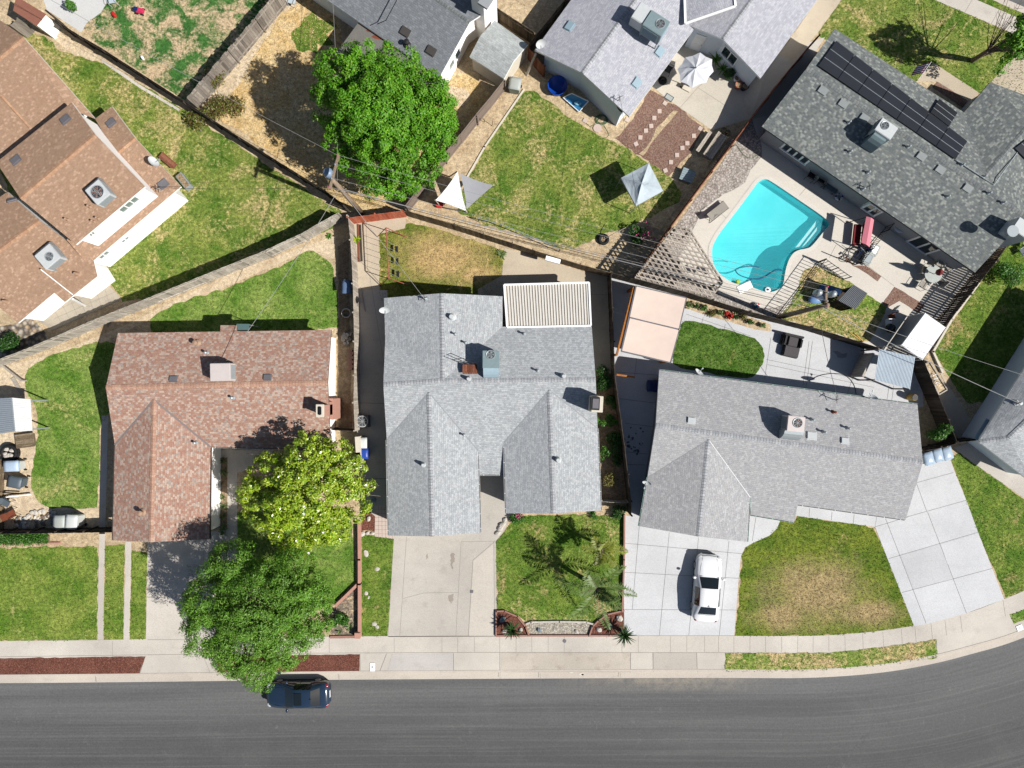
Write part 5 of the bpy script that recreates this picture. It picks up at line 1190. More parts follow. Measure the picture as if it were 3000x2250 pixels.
t = tessellate_polygon([[Vector((p[0], p[1], 0)) for p in ccw(inn)], [Vector((p[0], p[1], 0)) for p in PP]]); al = ccw(inn) + PP
m.add([(p[0], p[1], .03) for p in al], [MB._up(al, f) for f in t]); m.add([(p[0], p[1], .03) for p in PP] + [(p[0], p[1], -.06) for p in PP], [((i + 1) % n, i, n + i, n + (i + 1) % n) for i in range(n)])
m.build('coping', concrete('coping', 'e8e2d8', .05, .15), pl)
cr = [G(3, 1, 622, 455)[0], G(3, 1, 470, 632)[0]]
for k, (a, b, zz) in enumerate((((540, 392), (358, 625), -.46), ((560, 425), (406, 626), -.34), ((587, 442), (450, 627), -.22))):
    p, q = G(3, 1, *a, z=zz)[0], G(3, 1, *b, z=zz)[0]
    m = MB(); m.prism([p, q, cr[1], cr[0]], -1.5, zz); st = m.build('step', 'plaster', pl)
    m = MB(); e1 = Vector(cr[0]) - Vector(p); e1 = e1.normalized() * .2; e2 = (Vector(cr[1]) - Vector(q)).normalized() * .2; m.sheet([p, q, tuple(Vector(q) + e2), tuple(Vector(p) + e1)], zz + .005); m.build('step_edge', 'trim', st)
hz = thing('pool_cleaner', 'white pool cleaner with a looping blue hose floating in the pool', 'pool cleaner', P(2180, 838)[0])
hp = smooth_line([p + (-.1,) for p in G(3, 1, -50, 930, 10, 870, 80, 885, 170, 820, 230, 790, 270, 810, 200, 800, 120, 860, 30, 880, -90, 850, -130, 800, -80, 780, 30, 770, 70, 780)], 3)
m = MB(); m.tube(hp, .035, 6); m.build('hose', plain('pool_hose', '1a6f96', .5), hz)
m = MB(); q = G(2, 1, 2160, 945)[0]; m.box((q[0], q[1], .0), (1.1, .6, .14), R(25)); m.build('skimmer_lid', 'trim', hz, bevel=.04)
m = MB(); m.box((q[0] - .5, q[1] + .4, .08), (.3, .3, .2), R(25)); m.build('float', plain('lime_plastic', 'b8d84a', .5), hz, bevel=.05)
tt_ = thing('chlorine_float', 'small white floating dispenser near the pool rim', 'pool float', P(2252, 848)[0])
m = MB(); m.lathe([(.1, 0), (.2, .05), (.2, .12), (.08, .16)], P(2250, 849)[0] + (-.14,), 14); m.build('body', 'trim', tt_); m = MB(); m.cyl(P(2250, 849)[0] + (.0,), .07, .06, 10); m.build('lid', 'blue', tt_)

# ================================================================ FENCES
def board_fence(label, line, h, mat, bw=.15, gap=.006, z=None, post=2.4, name='board_fence', rail_side=1, jit=.03, railm=None):
    """line: photo points of the top edge (z = h) unless z is given"""
    pts = [Vector(W(p, h if z is None else z)) for p in line]
    f = thing(name, label, 'fence', tuple(pts[len(pts) // 2])); m = MB(); rl = MB(); r = random.Random(len(label) + int(h * 10)); posts = []
    for a, b in zip(pts[:-1], pts[1:]):
        d = b - a; L = d.length; d.normalize(); rz = math.atan2(d.y, d.x); nn = Vector((-d.y, d.x)); k = max(1, int(L / (bw + gap)))
        for i in range(k):
            c = a + d * ((i + .5) * L / k) + nn * r.uniform(-.006, .006); hh = h + r.uniform(-jit, jit)
            m.box((c.x, c.y, hh / 2), (L / k - gap, .022, hh), rz + r.uniform(-.02, .02))
        for zz in (.35, h - .3):
            o = nn * .045 * rail_side; rl.beam((a.x + o.x, a.y + o.y, zz), (b.x + o.x, b.y + o.y, zz), .045, .09)
        j = max(1, round(L / post))
        for i in range(j + 1): posts.append(a + d * (L * i / j) + nn * .07 * rail_side)
    m.build('boards', mat, f); rl.build('rail', railm or mat, f)
    for i, p in enumerate(posts):
        if i and (p - posts[i - 1]).length < .6: continue
        k = MB(); k.box((p.x, p.y, h / 2 - .02), (.09, .09, h + .02), rz); k.build('post', railm or mat, f)
    return f
def t_(c, r, *a): return [(OX[c] + a[i] / 2.765, OY[r] + a[i + 1] / 2.765) for i in range(0, len(a), 2)]
board_fence('dark board fence running diagonally from the red-roofed shed to the utility pole', t_(0, 0, 370, 75, 480, 185, 640, 285, 830, 395, 1180, 620, 1490, 818) + [(700, 401), (800, 464), (950, 557), (1008, 600)], 1.8, 'wood_dark', rail_side=-1)
board_fence('tall weathered grey fence between the patchy green yard and the straw yard', [(584, 318), (700, 183), (852, 2), (930, -90)], 1.9, 'wood', z=0, gap=.012, bw=.19, jit=.06, rail_side=-1)
board_fence('long sun-bleached fence between the left green yard and the brick-red roofed house', [(1010, 642), (905, 702), (800, 751), (615, 825), (470, 885), (318, 946), (145, 1021), (-40, 1092)], 1.9, 'wood_pale', z=0, bw=.2, jit=.04)
board_fence('narrow old fence along the side path of the middle grey house', [(1019, 630), (1027, 702), (1034, 830), (1038, 1000), (1038, 1100), (1036, 1180), (1040, 1262)], 1.7, 'wood_plank', rail_side=-1)
board_fence('orange-red stained board fence at the end of the concrete path', [(1034, 656), (1112, 646), (1190, 636)], 1.75, 'wood_orange', z=0)
board_fence('brown board fence between the striped patio cover and the green lawn', [(1187, 616), (1330, 658), (1500, 712), (1560, 732), (1700, 775), (1789, 799)], 1.8, 'wood_brown', jit=.05, bw=.2, rail_side=1)
board_fence('dark weathered fence between the pool yard and the beige shade canopy', [(1794, 800), (1866, 819), (1979, 848), (2090, 880), (2200, 914), (2381, 959), (2525, 1003), (2584, 1022)], 1.8, 'wood_dark', bw=.2)
board_fence('dark fence between the middle house planter and the shaded concrete side yard', [(1790, 802), (1801, 1100), (1808, 1150), (1830, 1310), (1848, 1470), (1849, 1512)], 1.75, 'wood_dark')
f = board_fence('smooth taupe fence wall between the big green tree and the open lawn', [(1477, 233), (1395, 335), (1300, 452), (1188, 602)], 1.8, 'fence_panel', bw=1.2, gap=.004, jit=0)
board_fence('red-brown fence between the gravel pool border and the picnic table', [(2400, 100), (2300, 220), (2200, 349), (2086, 500), (1964, 666), (1860, 812)], 1.8, 'wood_red', gap=.012)
board_fence('dark slatted fence along the right side of the pool patio', [(3040, 600), (2923, 760), (2845, 860), (2768, 959), (2706, 1053)], 1.8, 'wood_dark', gap=.035)
board_fence('black fence beside the raised garden bed', [(2706, 1056), (2751, 1161), (2780, 1230), (2804, 1295)], 1.7, 'wood_dark')
board_fence('short dark fence joining the right edge house', [(2806, 1297), (2869, 1289)], 1.7, 'wood_dark')
board_fence('short dark fence behind the three clear-lidded bins', [(2703, 1322), (2760, 1312), (2803, 1299)], 1.6, 'wood_dark')
board_fence('dark fence with a long black shadow behind the two pale bins', [(-60, 1566), (0, 1564.5), (160, 1562), (327, 1559)], 1.7, 'wood_dark')
board_fence('brown fence on the left picture edge beside the dirt strip', [(14, 1345), (12, 1440), (12, 1556)], 1.7, 'wood_brown', z=0)
board_fence('brown fence between the white chimney and the small grey shed', [(1455, 22), (1568, 96)], 1.8, 'wood_brown', rail_side=-1)
board_fence('thin fence line beside the shaded gap left of the pale roof', [(1700, -60), (1653, 2), (1550, 128)], 1.8, 'wood_brown')
board_fence('redwood gate panel at the corner of the small grey shed', [(1548, 138), (1594, 194)], 1.7, 'wood_red', rail_side=1)
board_fence('short pale gate across the planter beside the middle house', [(1763, 1470), (1840, 1474)], 1.0, 'wood_pale', name='garden_gate')
board_fence('dark side gate between the brick chimney and the old fence', [(972, 1260), (1036, 1263)], 1.6, 'wood_dark', name='side_gate')
board_fence('old grey fence behind the red-roofed shed in the top left corner', [(-60, 40), (30, 75), (52, 55)], 1.7, 'wood', bw=.3)
# low masonry
def low_wall(label, line, wd, h, mat, name='garden_wall', close=False, z=None):
    pts = [Vector(W(p, h)) for p in line]; f = thing(name, label, 'low wall', tuple(pts[0])); m = MB()
    for a, b in zip(pts[:-1], pts[1:]):
        d = (b - a).normalized(); a2 = a - d * wd * .35; b2 = b + d * wd * .35; m.beam((a2.x, a2.y, h / 2), (b2.x, b2.y, h / 2), wd, h)
        k = int((b - a).length / .4)
    m.build('course', mat, f)
    return f, pts
f, pts = low_wall('low pink brick wall between the shaded lawn and the narrow grass strip', [(1051, 1532), (1052, 1640), (1052, 1712), (1052, 1862)], .18, .45, 'brick_pink')
m = MB(); p = W((1047, 1862), .5); m.box((p[0], p[1], .28), (.42, .42, .58)); m.build('pillar', 'brick_pink', f, bevel=.02)
m = MB(); a, b = W((1048, 1712), .3), W((982, 1776), .3); m.beam(a + (.15,), b + (.15,), .2, .3); m.build('branch', 'brick_pink', f)
m = MB(); a, b = W((1042, 1866), .12), W((967, 1867), .12); m.beam(a + (.06,), b + (.06,), .18, .12); m.build('edging', 'brick_red', f)
low_wall('pale block wall behind the white and blue bins', [(1046, 1284), (1049, 1330), (1052, 1372)], .3, 1.5, 'stucco', 'block_wall')
low_wall('low red brick edging between the palm lawn and the white driveway', [(1830, 1510), (1829, 1640), (1824, 1792)], .11, .3, 'brick_red', 'brick_edging')
low_wall('curved brick edging of the left bark planter', t_(2, 3, 148, 1003, 148, 806, 215, 803, 320, 848, 388, 930, 415, 1003), .1, .18, 'brick_red', 'brick_edging')
low_wall('curved brick edging of the right bark planter', t_(2, 3, 905, 1003, 930, 930, 980, 880, 1050, 832, 1185, 800), .1, .18, 'brick_red', 'brick_edging')
low_wall('straight brick edging in front of the gravel bed', t_(2, 3, 150, 1006, 420, 1003, 900, 1003, 1185, 1003), .12, .12, 'brick_red', 'brick_edging')
low_wall('scalloped pale stone edging behind the gravel bed', t_(2, 3, 395, 908, 430, 894, 660, 890, 880, 894, 938, 912), .12, .14, 'stone', 'stone_edging')
low_wall('short pink brick edging of the front hedge bed', t_(0, 3, -60, 262, 200, 256, 480, 254), .14, .12, 'brick_pink', 'brick_edging')
low_wall('pale concrete kerb between the taupe fence and the open lawn', [(1535, 262), (1420, 430), (1362, 530)], .12, .08, 'stucco', 'garden_kerb')
low_wall('light garden kerb beside the dark slatted fence', [(2869, 829), (2790, 935), (2735, 1030), (2762, 1090)], .15, .2, 'stucco', 'garden_kerb')
def iron_fence(label, pts, h=1.15):
    pts = [Vector(p) for p in pts]; f = thing('iron_railing', label, 'railing', tuple(pts[0])); m = MB()
    rl = MB()
    for a, b in zip(pts[:-1], pts[1:]):
        for zz in (.12, h - .04): rl.beam((a.x, a.y, zz), (b.x, b.y, zz), .035, .035)
        k = int((b - a).length / .24)
        for i in range(k + 1): q = a.lerp(b, i / k); m.box((q.x, q.y, h / 2), (.03, .03, h))
        for q in (a, b): k_ = MB(); k_.box((q.x, q.y, h / 2 + .04), (.055, .055, h + .08)); k_.build('post', 'black', f)
    rl.build('rail', 'black', f); m.build('bars', 'black', f)
iron_fence('long black iron railing between the pool and the straw-coloured grass', G(3, 1, 545, 745, 375, 975, 212, 1185))
iron_fence('short black iron railing casting bars on the grass island', G(3, 1, 548, 738, 645, 808, 748, 880))
iron_fence('black iron railing beside the pink swing seat', G(3, 1, 700, 708, 840, 762, 925, 655, 1050, 505, 1125, 415))

# ================================================================ COOLERS AND ROOF UNITS
def fan(m, c, r, n=6):
    m.ring(c, r, .03, 22, 5)
    for k in range(3): m.ring((c[0], c[1], c[2] + .01), r * (k + 1) / 4, .008, 18, 4)
    for k in range(4): a = math.pi * k / 4; m.beam((c[0] - r * math.cos(a), c[1] - r * math.sin(a), c[2] + .01), (c[0] + r * math.cos(a), c[1] + r * math.sin(a), c[2] + .01), .014, .014)
def unit(label, c, rz, sz, mt, side, fanpos=None, fr=.3, louv=None, duct=None, legs=.25, cat='roof cooler', extra=None, name='roof_cooler'):
    """c: base centre on the roof (x, y, z); sz: x, y, z"""
    t = thing(name, label, cat, c, rz); L, D, Hh = sz; m = MB(); m.box((0, 0, legs + Hh / 2), (L, D, Hh)); m.build('cabinet', mt, t, bevel=.03, local=True)
    for i in (-1, 1):
        for j in (-1, 1): k = MB(); k.box((i * (L / 2 - .08), j * (D / 2 - .08), legs / 2 - .3), (.06, .06, legs + .62)); k.build('leg', 'metal', t, local=True)
    if fanpos:
        m = MB(); m.cyl((fanpos[0], fanpos[1], legs + Hh - .02), fr * .98, .03, 24); m.build('fan_well', 'black', t, local=True)
        m = MB(); fan(m, (fanpos[0], fanpos[1], legs + Hh + .02), fr); m.build('fan_grille', 'metal', t, local=True)
        m = MB()
        for k in range(5): a = 2 * math.pi * k / 5; m.add([(fanpos[0] + .04 * math.cos(a), fanpos[1] + .04 * math.sin(a), legs + Hh + .012), (fanpos[0] + fr * .85 * math.cos(a - .3), fanpos[1] + fr * .85 * math.sin(a - .3), legs + Hh + .018), (fanpos[0] + fr * .85 * math.cos(a + .35), fanpos[1] + fr * .85 * math.sin(a + .35), legs + Hh + .01)], [(0, 1, 2)])
        m.build('fan_blade', extra or 'vent', t, local=True)
    for sd in (louv or ()):
        m = MB(); w_ = (L if sd in 'ns' else D) * .8
        for k in range(7):
            z = legs + Hh * (.15 + .7 * k / 6); o = .02
            q = {'n': (0, D / 2 + o), 's': (0, -D / 2 - o), 'e': (L / 2 + o, 0), 'w': (-L / 2 - o, 0)}[sd]
            m.box((q[0], q[1], z), (w_ if sd in 'ns' else .03, .03 if sd in 'ns' else w_, .05))
        m.build('louvre', side, t, local=True)
    if duct:
        dx, dy, dw, dl = duct     # direction, width, length
        m = MB(); st = []
        for k in range(6):
            a = k / 5 * math.pi / 2; st.append((math.sin(a) * dl, (legs + Hh * .85) - (1 - math.cos(a)) * (legs + Hh * .85 + .2)))
        px, py = -dy, dx; bx, by = dx * (L / 2 if dx else 0), dy * (D / 2 if dy else 0)
        vs_ = [(bx + dx * s_ + px * o * dw / 2, by + dy * s_ + py * o * dw / 2, z) for s_, z in st for o in (-1, 1)]; o = len(vs_)
        vs_ += [(bx + px * q * dw / 2, by + py * q * dw / 2, -.2) for q in (-1, 1)]
        m.add(vs_, [(2 * k, 2 * k + 1, 2 * k + 3, 2 * k + 2) for k in range(5)] + [(0, 2, 4, 6, 8, 10, o), (1, o + 1, 11, 9, 7, 5, 3)]); m.build('duct', 'metal_blue' if side == 'metal_blue' else side, t, local=True, smooth=False)
    return t
def at_roof(px, z, fz): p = W(px, z); return (p[0], p[1], fz(*p))
unit('grey-green roof cooler with chrome fan and curved blue duct on the middle house', at_roof((1437, 1052), 4.9, f3), 0, (1.1, 1.15, 1.05), 'metal_teal', 'metal_blue', (.0, .3), .28, 'w', (0, -1, 1.0, .7), .25, extra='metal')
unit('pinkish cream roof cooler with brown fan and dark side on the right grey house', at_roof((2340, 1243), 4.9, f4), R(-6), (1.15, 1.0, 1.0), 'metal_pink', 'metal', (.08, .08), .3, 'w', (0, -1, 1.25, .65), .3, extra='rust')
unit('plain cream box cooler without a fan on the brick-red roof', at_roof((641, 1090), 4.6, f2), R(1), (1.32, 1.15, .95), 'metal_pink', 'metal', None, .3, 'ne', None, .15)
unit('white roof cooler with black fan beside the solar panels', at_roof((2604, 372), 4.9, f5), R5, (1.25, .95, .9), 'metal_w', 'metal_teal', (-.2, .1), .26, 'sw', (0, -1, .9, .55), .4)
unit('white roof cooler with large brown fan near the white windows of the tan house', at_roof((263, 552), 7.0, fu), R(40), (1.1, 1.2, .75), 'metal_w', 'metal', (0, 0), .4, 'wse', (0, 1, 1.1, .4), .2, extra='rust')
unit('white roof cooler with small dark fan on the lower tan roof', at_roof((105, 742), 4.9, fs2), R(40), (1.3, 1.2, .75), 'metal_w', 'metal', (.1, -.1), .28, 'wse', (0, 1, 1.2, .4), .2, extra='vent')
u6 = unit('large blue-grey twin box roof cooler on the pale roof at the top', at_roof((1928, 54), 5.3, f6), R(-33), (1.45, 1.15, 1.15), 'metal_teal', 'metal_blue', (.25, .1), .3, 'se', None, .55)
m = MB(); m.box((-1.15, .1, 1.1), (.95, 1.2, 1.0)); m.build('duct_box', 'metal_w', u6, bevel=.04, local=True)
wp = thing('roof_platform', 'small brown wooden step platform with black railing beside the middle house cooler', 'platform', at_roof((1377, 1080), 4.6, f3))
z0 = at_roof((1377, 1080), 4.6, f3)[2] + .35; m = MB(); c = W((1377, 1082), z0)
for k in range(6): m.box((c[0] - .42 + k * .165, c[1], z0), (.15, .62, .04))
m.build('decking', planks('platform_boards', ['7a4a38', '94604a', '6b4030']), wp)
m = MB(); q = [v for v in P3(1396, 1067, z0 + .1, 1359, 1067, z0 + .1, 1325, 1054, z0 + .5, 1355, 1049, z0 + .6, 1396, 1067, z0 + .1)]; m.tube(q, .025); m.tube(P3(1375, 1067, z0 + .1, 1340, 1051, z0 + .5), .02); m.build('railing', 'dark', wp)
for i in (-1, 1): m = MB(); m.box((c[0] + i * .4, c[1], z0 - .3), (.06, .5, .6)); m.build('leg', 'wood_brown', wp)

# dishes and aerials
def dish(label, c, az, r=.38, mast=.5, mat='metal_w'):
    t = thing('satellite_dish', label, 'satellite dish', c, az); m = MB(); n = 18; vs_ = []
    for j in range(5):
        for k in range(n): a = 2 * math.pi * k / n; rr = r * j / 4; vs_.append((rr * math.cos(a), rr * math.sin(a) * .9, .35 * rr * rr / r))
    m.add(vs_, [(j * n + k, j * n + (k + 1) % n, (j + 1) * n + (k + 1) % n, (j + 1) * n + k) for j in range(4) for k in range(n)])
    o = m.build('reflector', mat, t, smooth=True, local=True); o.rotation_euler = (R(58), 0, 0); o.location = (0, 0, mast)
    m = MB(); m.tube([(0, .02, -.05), (0, .05, mast)], .03); m.build('mast', 'metal', t, local=True)
    m = MB(); m.tube([(0, 0, mast - .12), (0, -.45, mast - .1)], .018); m.box((0, -.47, mast - .08), (.09, .12, .08)); m.build('feed_arm', 'metal', t, local=True)
    return t
dish('white satellite dish on the back corner of the middle grey house', at_roof((1128, 905), 3.0, f3), R(10))
dish('white satellite dish at the back eave of the right grey house, above the round lawn', at_roof((2045, 1095), 3.0, f4), R(140), .36)
dish('small satellite dish low on the left wing of the right grey house', at_roof((1894, 1410), 2.9, f4), R(-20), .3)
dish('white satellite dish at the back gutter near the blue corrugated roof', at_roof((2550, 1165), 3.0, f4), R(160), .4)
dish('white satellite dish with long arm at the corner of the tan house', G(0, 0, 1255, 1330, z=3.0)[0] + (2.6,), R(120), .4, .7)
dish('pale satellite dish on the left corner of the pale blue-walled house', G(2, 0, 505, 360, z=3.0)[0] + (2.6,), R(20), .35, .6)
def mast(label, px, z, h, fz=None, arms=2, cat='service mast', name='service_mast'):
    p = W(px, z); z = fz(*p) if fz else z; t = thing(name, label, cat, (p[0], p[1], z)); m = MB(); m.tube([(0, 0, -.1), (0, 0, h)], .03); m.build('pole', 'metal', t, local=True)
    for k in range(arms): m = MB(); a = k * 1.3 + .4; m.beam((-.25 * math.cos(a), -.25 * math.sin(a), h - .08 - .2 * k), (.25 * math.cos(a), .25 * math.sin(a), h - .08 - .2 * k), .03, .03); m.build('arm', 'dark', t, local=True)
    return (p[0], p[1], z + h)
MT = {'h3': mast('service mast at the back gable of the middle grey house', (1247, 878), 2.9, .7, f3), 'h2': mast('service mast next to the cream cooler on the brick-red roof', (661, 1062), 3.6, .5, f2), 'h4': mast('service mast at the back slope of the right grey house', (2444, 1170), 2.9, .8, f4), 'h1': mast('service mast at the corner vent of the tan house', (467, 555), 3.0, .8, fl1), 'h9': mast('service mast on the right edge house', (2970, 1181), 2.9, .6, f9), 'h6': mast('service mast at the lower tip of the pale gable', (1812, 295), 2.9, .7, f6), 'h5': mast('service mast on the back slope of the pool house', (2546, 545), 3.1, .7, f5)}
# ================================================================ SHEDS, CANOPIES, YARD THINGS
def corr_sheet(m, a, b, c, d, n, amp=.03, mi=0):
    """corrugated sheet; a-b runs across the waves"""
    a, b, c, d = map(Vector, (a, b, c, d)); k = n * 4; vs_ = []
    for i in range(k + 1):
        z = Vector((0, 0, amp * math.sin(2 * math.pi * i / 4))); vs_ += [a.lerp(b, i / k) + z, d.lerp(c, i / k) + z]
    m.add(vs_, [(2 * i, 2 * i + 2, 2 * i + 3, 2 * i + 1) for i in range(k)], mi)
def post(par, p, h, s=.09, mat='wood', name='post'): m = MB(); m.box((p[0], p[1], h / 2), (s, s, h)); return m.build(name, mat, par)
# shed with red-brown roof, top left
t = thing('shed', 'small white shed with red-brown roof in the top left corner', 'shed', W((95, 60)))
m = MB(); a = G3(0, 0, 140, -25, 2.0, 347, 95, 2.35, 298, 212, 2.0, 118, 95, 1.95); m.prism([p[:2] for p in a], 2.0, 2.1, top=lambda p: 2.1); m.build('roof', plain('red_brown_roofing', '9a6654', .85, .1, 4), t)
m = MB(); m.prism(G(0, 0, 150, 0, 350, 105, 440, 200, 390, 290, 300, 212, 130, 95, z=0), 0, 1.2); wl = G(0, 0, 345, 98, 460, 190, 400, 302, 297, 215); q = inset(G(0, 0, 140, -25, 347, 95, 298, 212, 118, 95, z=2.0), .06); m = MB(); m.prism(q, -.05, 2.0); m.build('wall', 'white', t)
wq = ccw(q)
m = MB(); a, b = Vector(W(t_(0, 0, 360, 130)[0], 1.2)), Vector(W(t_(0, 0, 318, 215)[0], 1.2)); d = (a - b).normalized(); c = (a + b) / 2 + Vector((d.y, -d.x)) * .09; m.box((c.x, c.y, 1.0), (.9, .06, 1.8), math.atan2(d.y, d.x)); m.build('door', 'trim', t)
# metal shed left edge
t = thing('shed', 'metal shed with half blue-grey half white roof at the left edge', 'shed', W((40, 1215)))
A = G3(0, 2, -90, 465, 1.9, 95, 456, 2.2, 247, 470, 1.9, 263, 724, 1.9, 121, 730, 2.2, -80, 758, 1.9)
m = MB(); corr_sheet(m, A[0], A[5], A[4], A[1], 18, .012); m.build('roof_panel', plain('shed_blue_grey', '9aa3ac', .4), t)
m = MB(); corr_sheet(m, A[1], A[4], A[3], A[2], 18, .012); m.build('roof_panel', plain('shed_white', 'eceeec', .4), t)
m = MB(); m.beam(A[1], A[4], .08, .05); m.build('ridge', 'metal', t)
for p in inset([A[0], A[2], A[3], A[5]], .1): post(t, p, 1.86, .08, 'metal')
m = MB(); m.beam((A[0][0], A[0][1] - .1, .92), (A[5][0], A[5][1] + .1, .92), .05, 1.84); m.build('wall', 'metal_w', t)
# blue corrugated lean-to
t = thing('lean_to', 'lean-to with blue corrugated roof behind the right grey house', 'lean-to', W((2620, 1080)))
A = G3(3, 2, 1040, 62, 2.4, 1332, 127, 2.4, 1290, 386, 2.2, 1002, 312, 2.2)
m = MB(); corr_sheet(m, A[0], A[1], A[2], A[3], 26, .012); m.build('roof', plain('blue_corrugated', 'c2d0dc', .4, .1, 2), t)
for p in A: post(t, (p[0], p[1]), p[2] - .05, .1, 'wood')
m = MB(); a, b = W((2556, 1035), 1.6), W((2524, 1103), 1.6); m.beam(a + (.9,), b + (.9,), .14, 1.8); m.build('screen_panel', 'wood_plank', t)
m = MB(); c = W((2562, 1052), .9); m.box((c[0], c[1], .85), (.9, .65, .1), R(-15)); m.box((c[0], c[1], .4), (.7, .5, .8), R(-15)); m.build('work_bench', 'metal_w', t, bevel=.02)
# beige canopy
t = thing('shade_canopy', 'beige two panel shade canopy on a golden wood frame', 'shade canopy', W((1910, 950)))
Z = 2.55; A = [Vector(p) for p in G3(2, 1, 1283, 935, Z, 1690, 1030, Z, 1562, 1555, Z, 1163, 1462, Z)]; l, r_ = G3(2, 1, 1226, 1190, Z, 1632, 1285, Z); l, r_ = Vector(l), Vector(r_)
def cloth(par, q, mat, nx=10, ny=10, sag=.06, name='canvas', wob=.012, seed=1):
    rr = random.Random(seed); a, b, c, d = map(Vector, q); vs_ = []
    for j in range(ny + 1):
        for i in range(nx + 1):
            u, v = i / nx, j / ny; p = a.lerp(b, u).lerp(d.lerp(c, u), v); e = 16 * u * (1 - u) * v * (1 - v); vs_.append(p - Vector((0, 0, sag * e + rr.uniform(-wob, wob) * min(1, e * 3))))
    m = MB(); k = nx + 1; m.add(vs_, [(j * k + i, j * k + i + 1, (j + 1) * k + i + 1, (j + 1) * k + i) for j in range(ny) for i in range(nx)]); return m.build(name, mat, par, smooth=True)
e = Vector((.03, -.03, 0))
cloth(t, (A[0] + e, A[1] + Vector((-.05, -.03, 0)), r_ + Vector((-.05, .05, 0)), l + Vector((.05, .05, 0))), 'canvas_t'); cloth(t, (l + Vector((.05, -.05, 0)), r_ + Vector((-.05, -.05, 0)), A[2] + Vector((-.05, .05, 0)), A[3] + Vector((.05, .05, 0))), 'canvas_t', seed=2)
m = MB()
for p, q in ((A[0], A[1]), (A[1], A[2]), (A[2], A[3]), (A[3], A[0]), (l, r_)): m.beam(p - Vector((0, 0, .05)), q - Vector((0, 0, .05)), .09, .08)
m.build('frame', 'vent', t)
a0, a1 = [Vector(p) for p in G3(2, 1, 1262, 945, 2.3, 1125, 1490, 2.3)]; m = MB(); m.beam(a0, a1, .12, .3); m.build('beam', 'wood_new', t)
b0, b1 = A[1] - Vector((.1, .1, .2)), A[2] - Vector((.1, -.1, .2)); m = MB(); m.beam(b0, b1, .12, .25); m.build('beam', 'wood_new', t)
for p in (a0, a1, b0, b1): post(t, (p.x, p.y), 2.2, .14, 'wood_new')
m = MB(); m.beam(W((1805, 1098), .7) + (.9,), W((1858, 1105), .7) + (.9,), .12, .16); m.build('low_rail', 'wood_new', t)
# lattice pergola over the pool corner
t = thing('pergola', 'open diamond lattice pergola over the pool corner', 'pergola', W((2000, 770)))
Z = 2.5; tri = G(2, 1, 1590, 455, 1270, 865, 1890, 1030, 1985, 905, 1720, 480, z=Z); m = MB()
def clip_line(o, d, poly):
    ts = []
    for i in range(len(poly)):
        a, b = Vector(poly[i]), Vector(poly[(i + 1) % len(poly)]); e = b - a; den = d.x * e.y - d.y * e.x
        if abs(den) < 1e-9: continue
        w_ = a - o; tt2 = (w_.x * e.y - w_.y * e.x) / den; u = (w_.x * d.y - w_.y * d.x) / den
        if 0 <= u <= 1: ts.append(tt2)
    ts.sort(); return [(o + d * x, o + d * y) for x, y in zip(ts[::2], ts[1::2])]
c0 = Vector(cen(tri))
dA = (Vector(tri[3]) - Vector(tri[4])).normalized(); dB = (Vector(tri[1]) - Vector(tri[0])).normalized()
for k, (d, z) in enumerate(((dA, Z), (Vector(tri[2]) - Vector(tri[1]), Z + .07))):
    d = d.normalized(); nn = Vector((-d.y, d.x))
    for i in range(-22, 23):
        for a, b in clip_line(c0 + nn * (i * .29), d, tri): m.beam((a.x, a.y, z), (b.x, b.y, z), .085, .06)
m.build('lattice', 'wood_plank', t)
m = MB()
for i in range(5): m.beam(tri[i] + (Z - .1,), tri[(i + 1) % 5] + (Z - .1,), .09, .14)
m.build('frame', 'wood', t)
for p in inset(tri, .15): post(t, p, Z - .1, .12, 'wood')
# grey peaked tent on the lawn
t = thing('pop_up_tent', 'faded pale blue pop-up tent with a peaked top on the open lawn', 'pop-up tent', W((1880, 545)))
A = [Vector(p) for p in P3(1819.5, 521, 2.1, 1901, 477.5, 2.1, 1942.5, 559, 2.1, 1863, 603, 2.1)]; ap = Vector(P3(1880, 537, 2.75)[0]); m = MB()
rr = random.Random(5)
for i in range(4):
    a, b = A[i], A[(i + 1) % 4]; g = [[a.lerp(b, u / 6).lerp(ap, v / 6) - Vector((0, 0, .10 * math.sin(math.pi * u / 6) * math.sin(math.pi * v / 6) + rr.uniform(-.015, .015) * (0 < u < 6 and v > 0))) for u in range(7)] for v in range(7)]
    m.add([p for row in g for p in row], [(v * 7 + u, v * 7 + u + 1, (v + 1) * 7 + u + 1, (v + 1) * 7 + u) for v in range(6) for u in range(6)])
    m.add([a, b, b - Vector((0, 0, .22)), a - Vector((0, 0, .22))], [(3, 2, 1, 0)])
m.build('canopy', 'canvas_lb', t)
for p in A: m = MB(); m.tube([(p.x, p.y, 0), (p.x, p.y, 2.05)], .025); m.build('leg', 'metal', t)
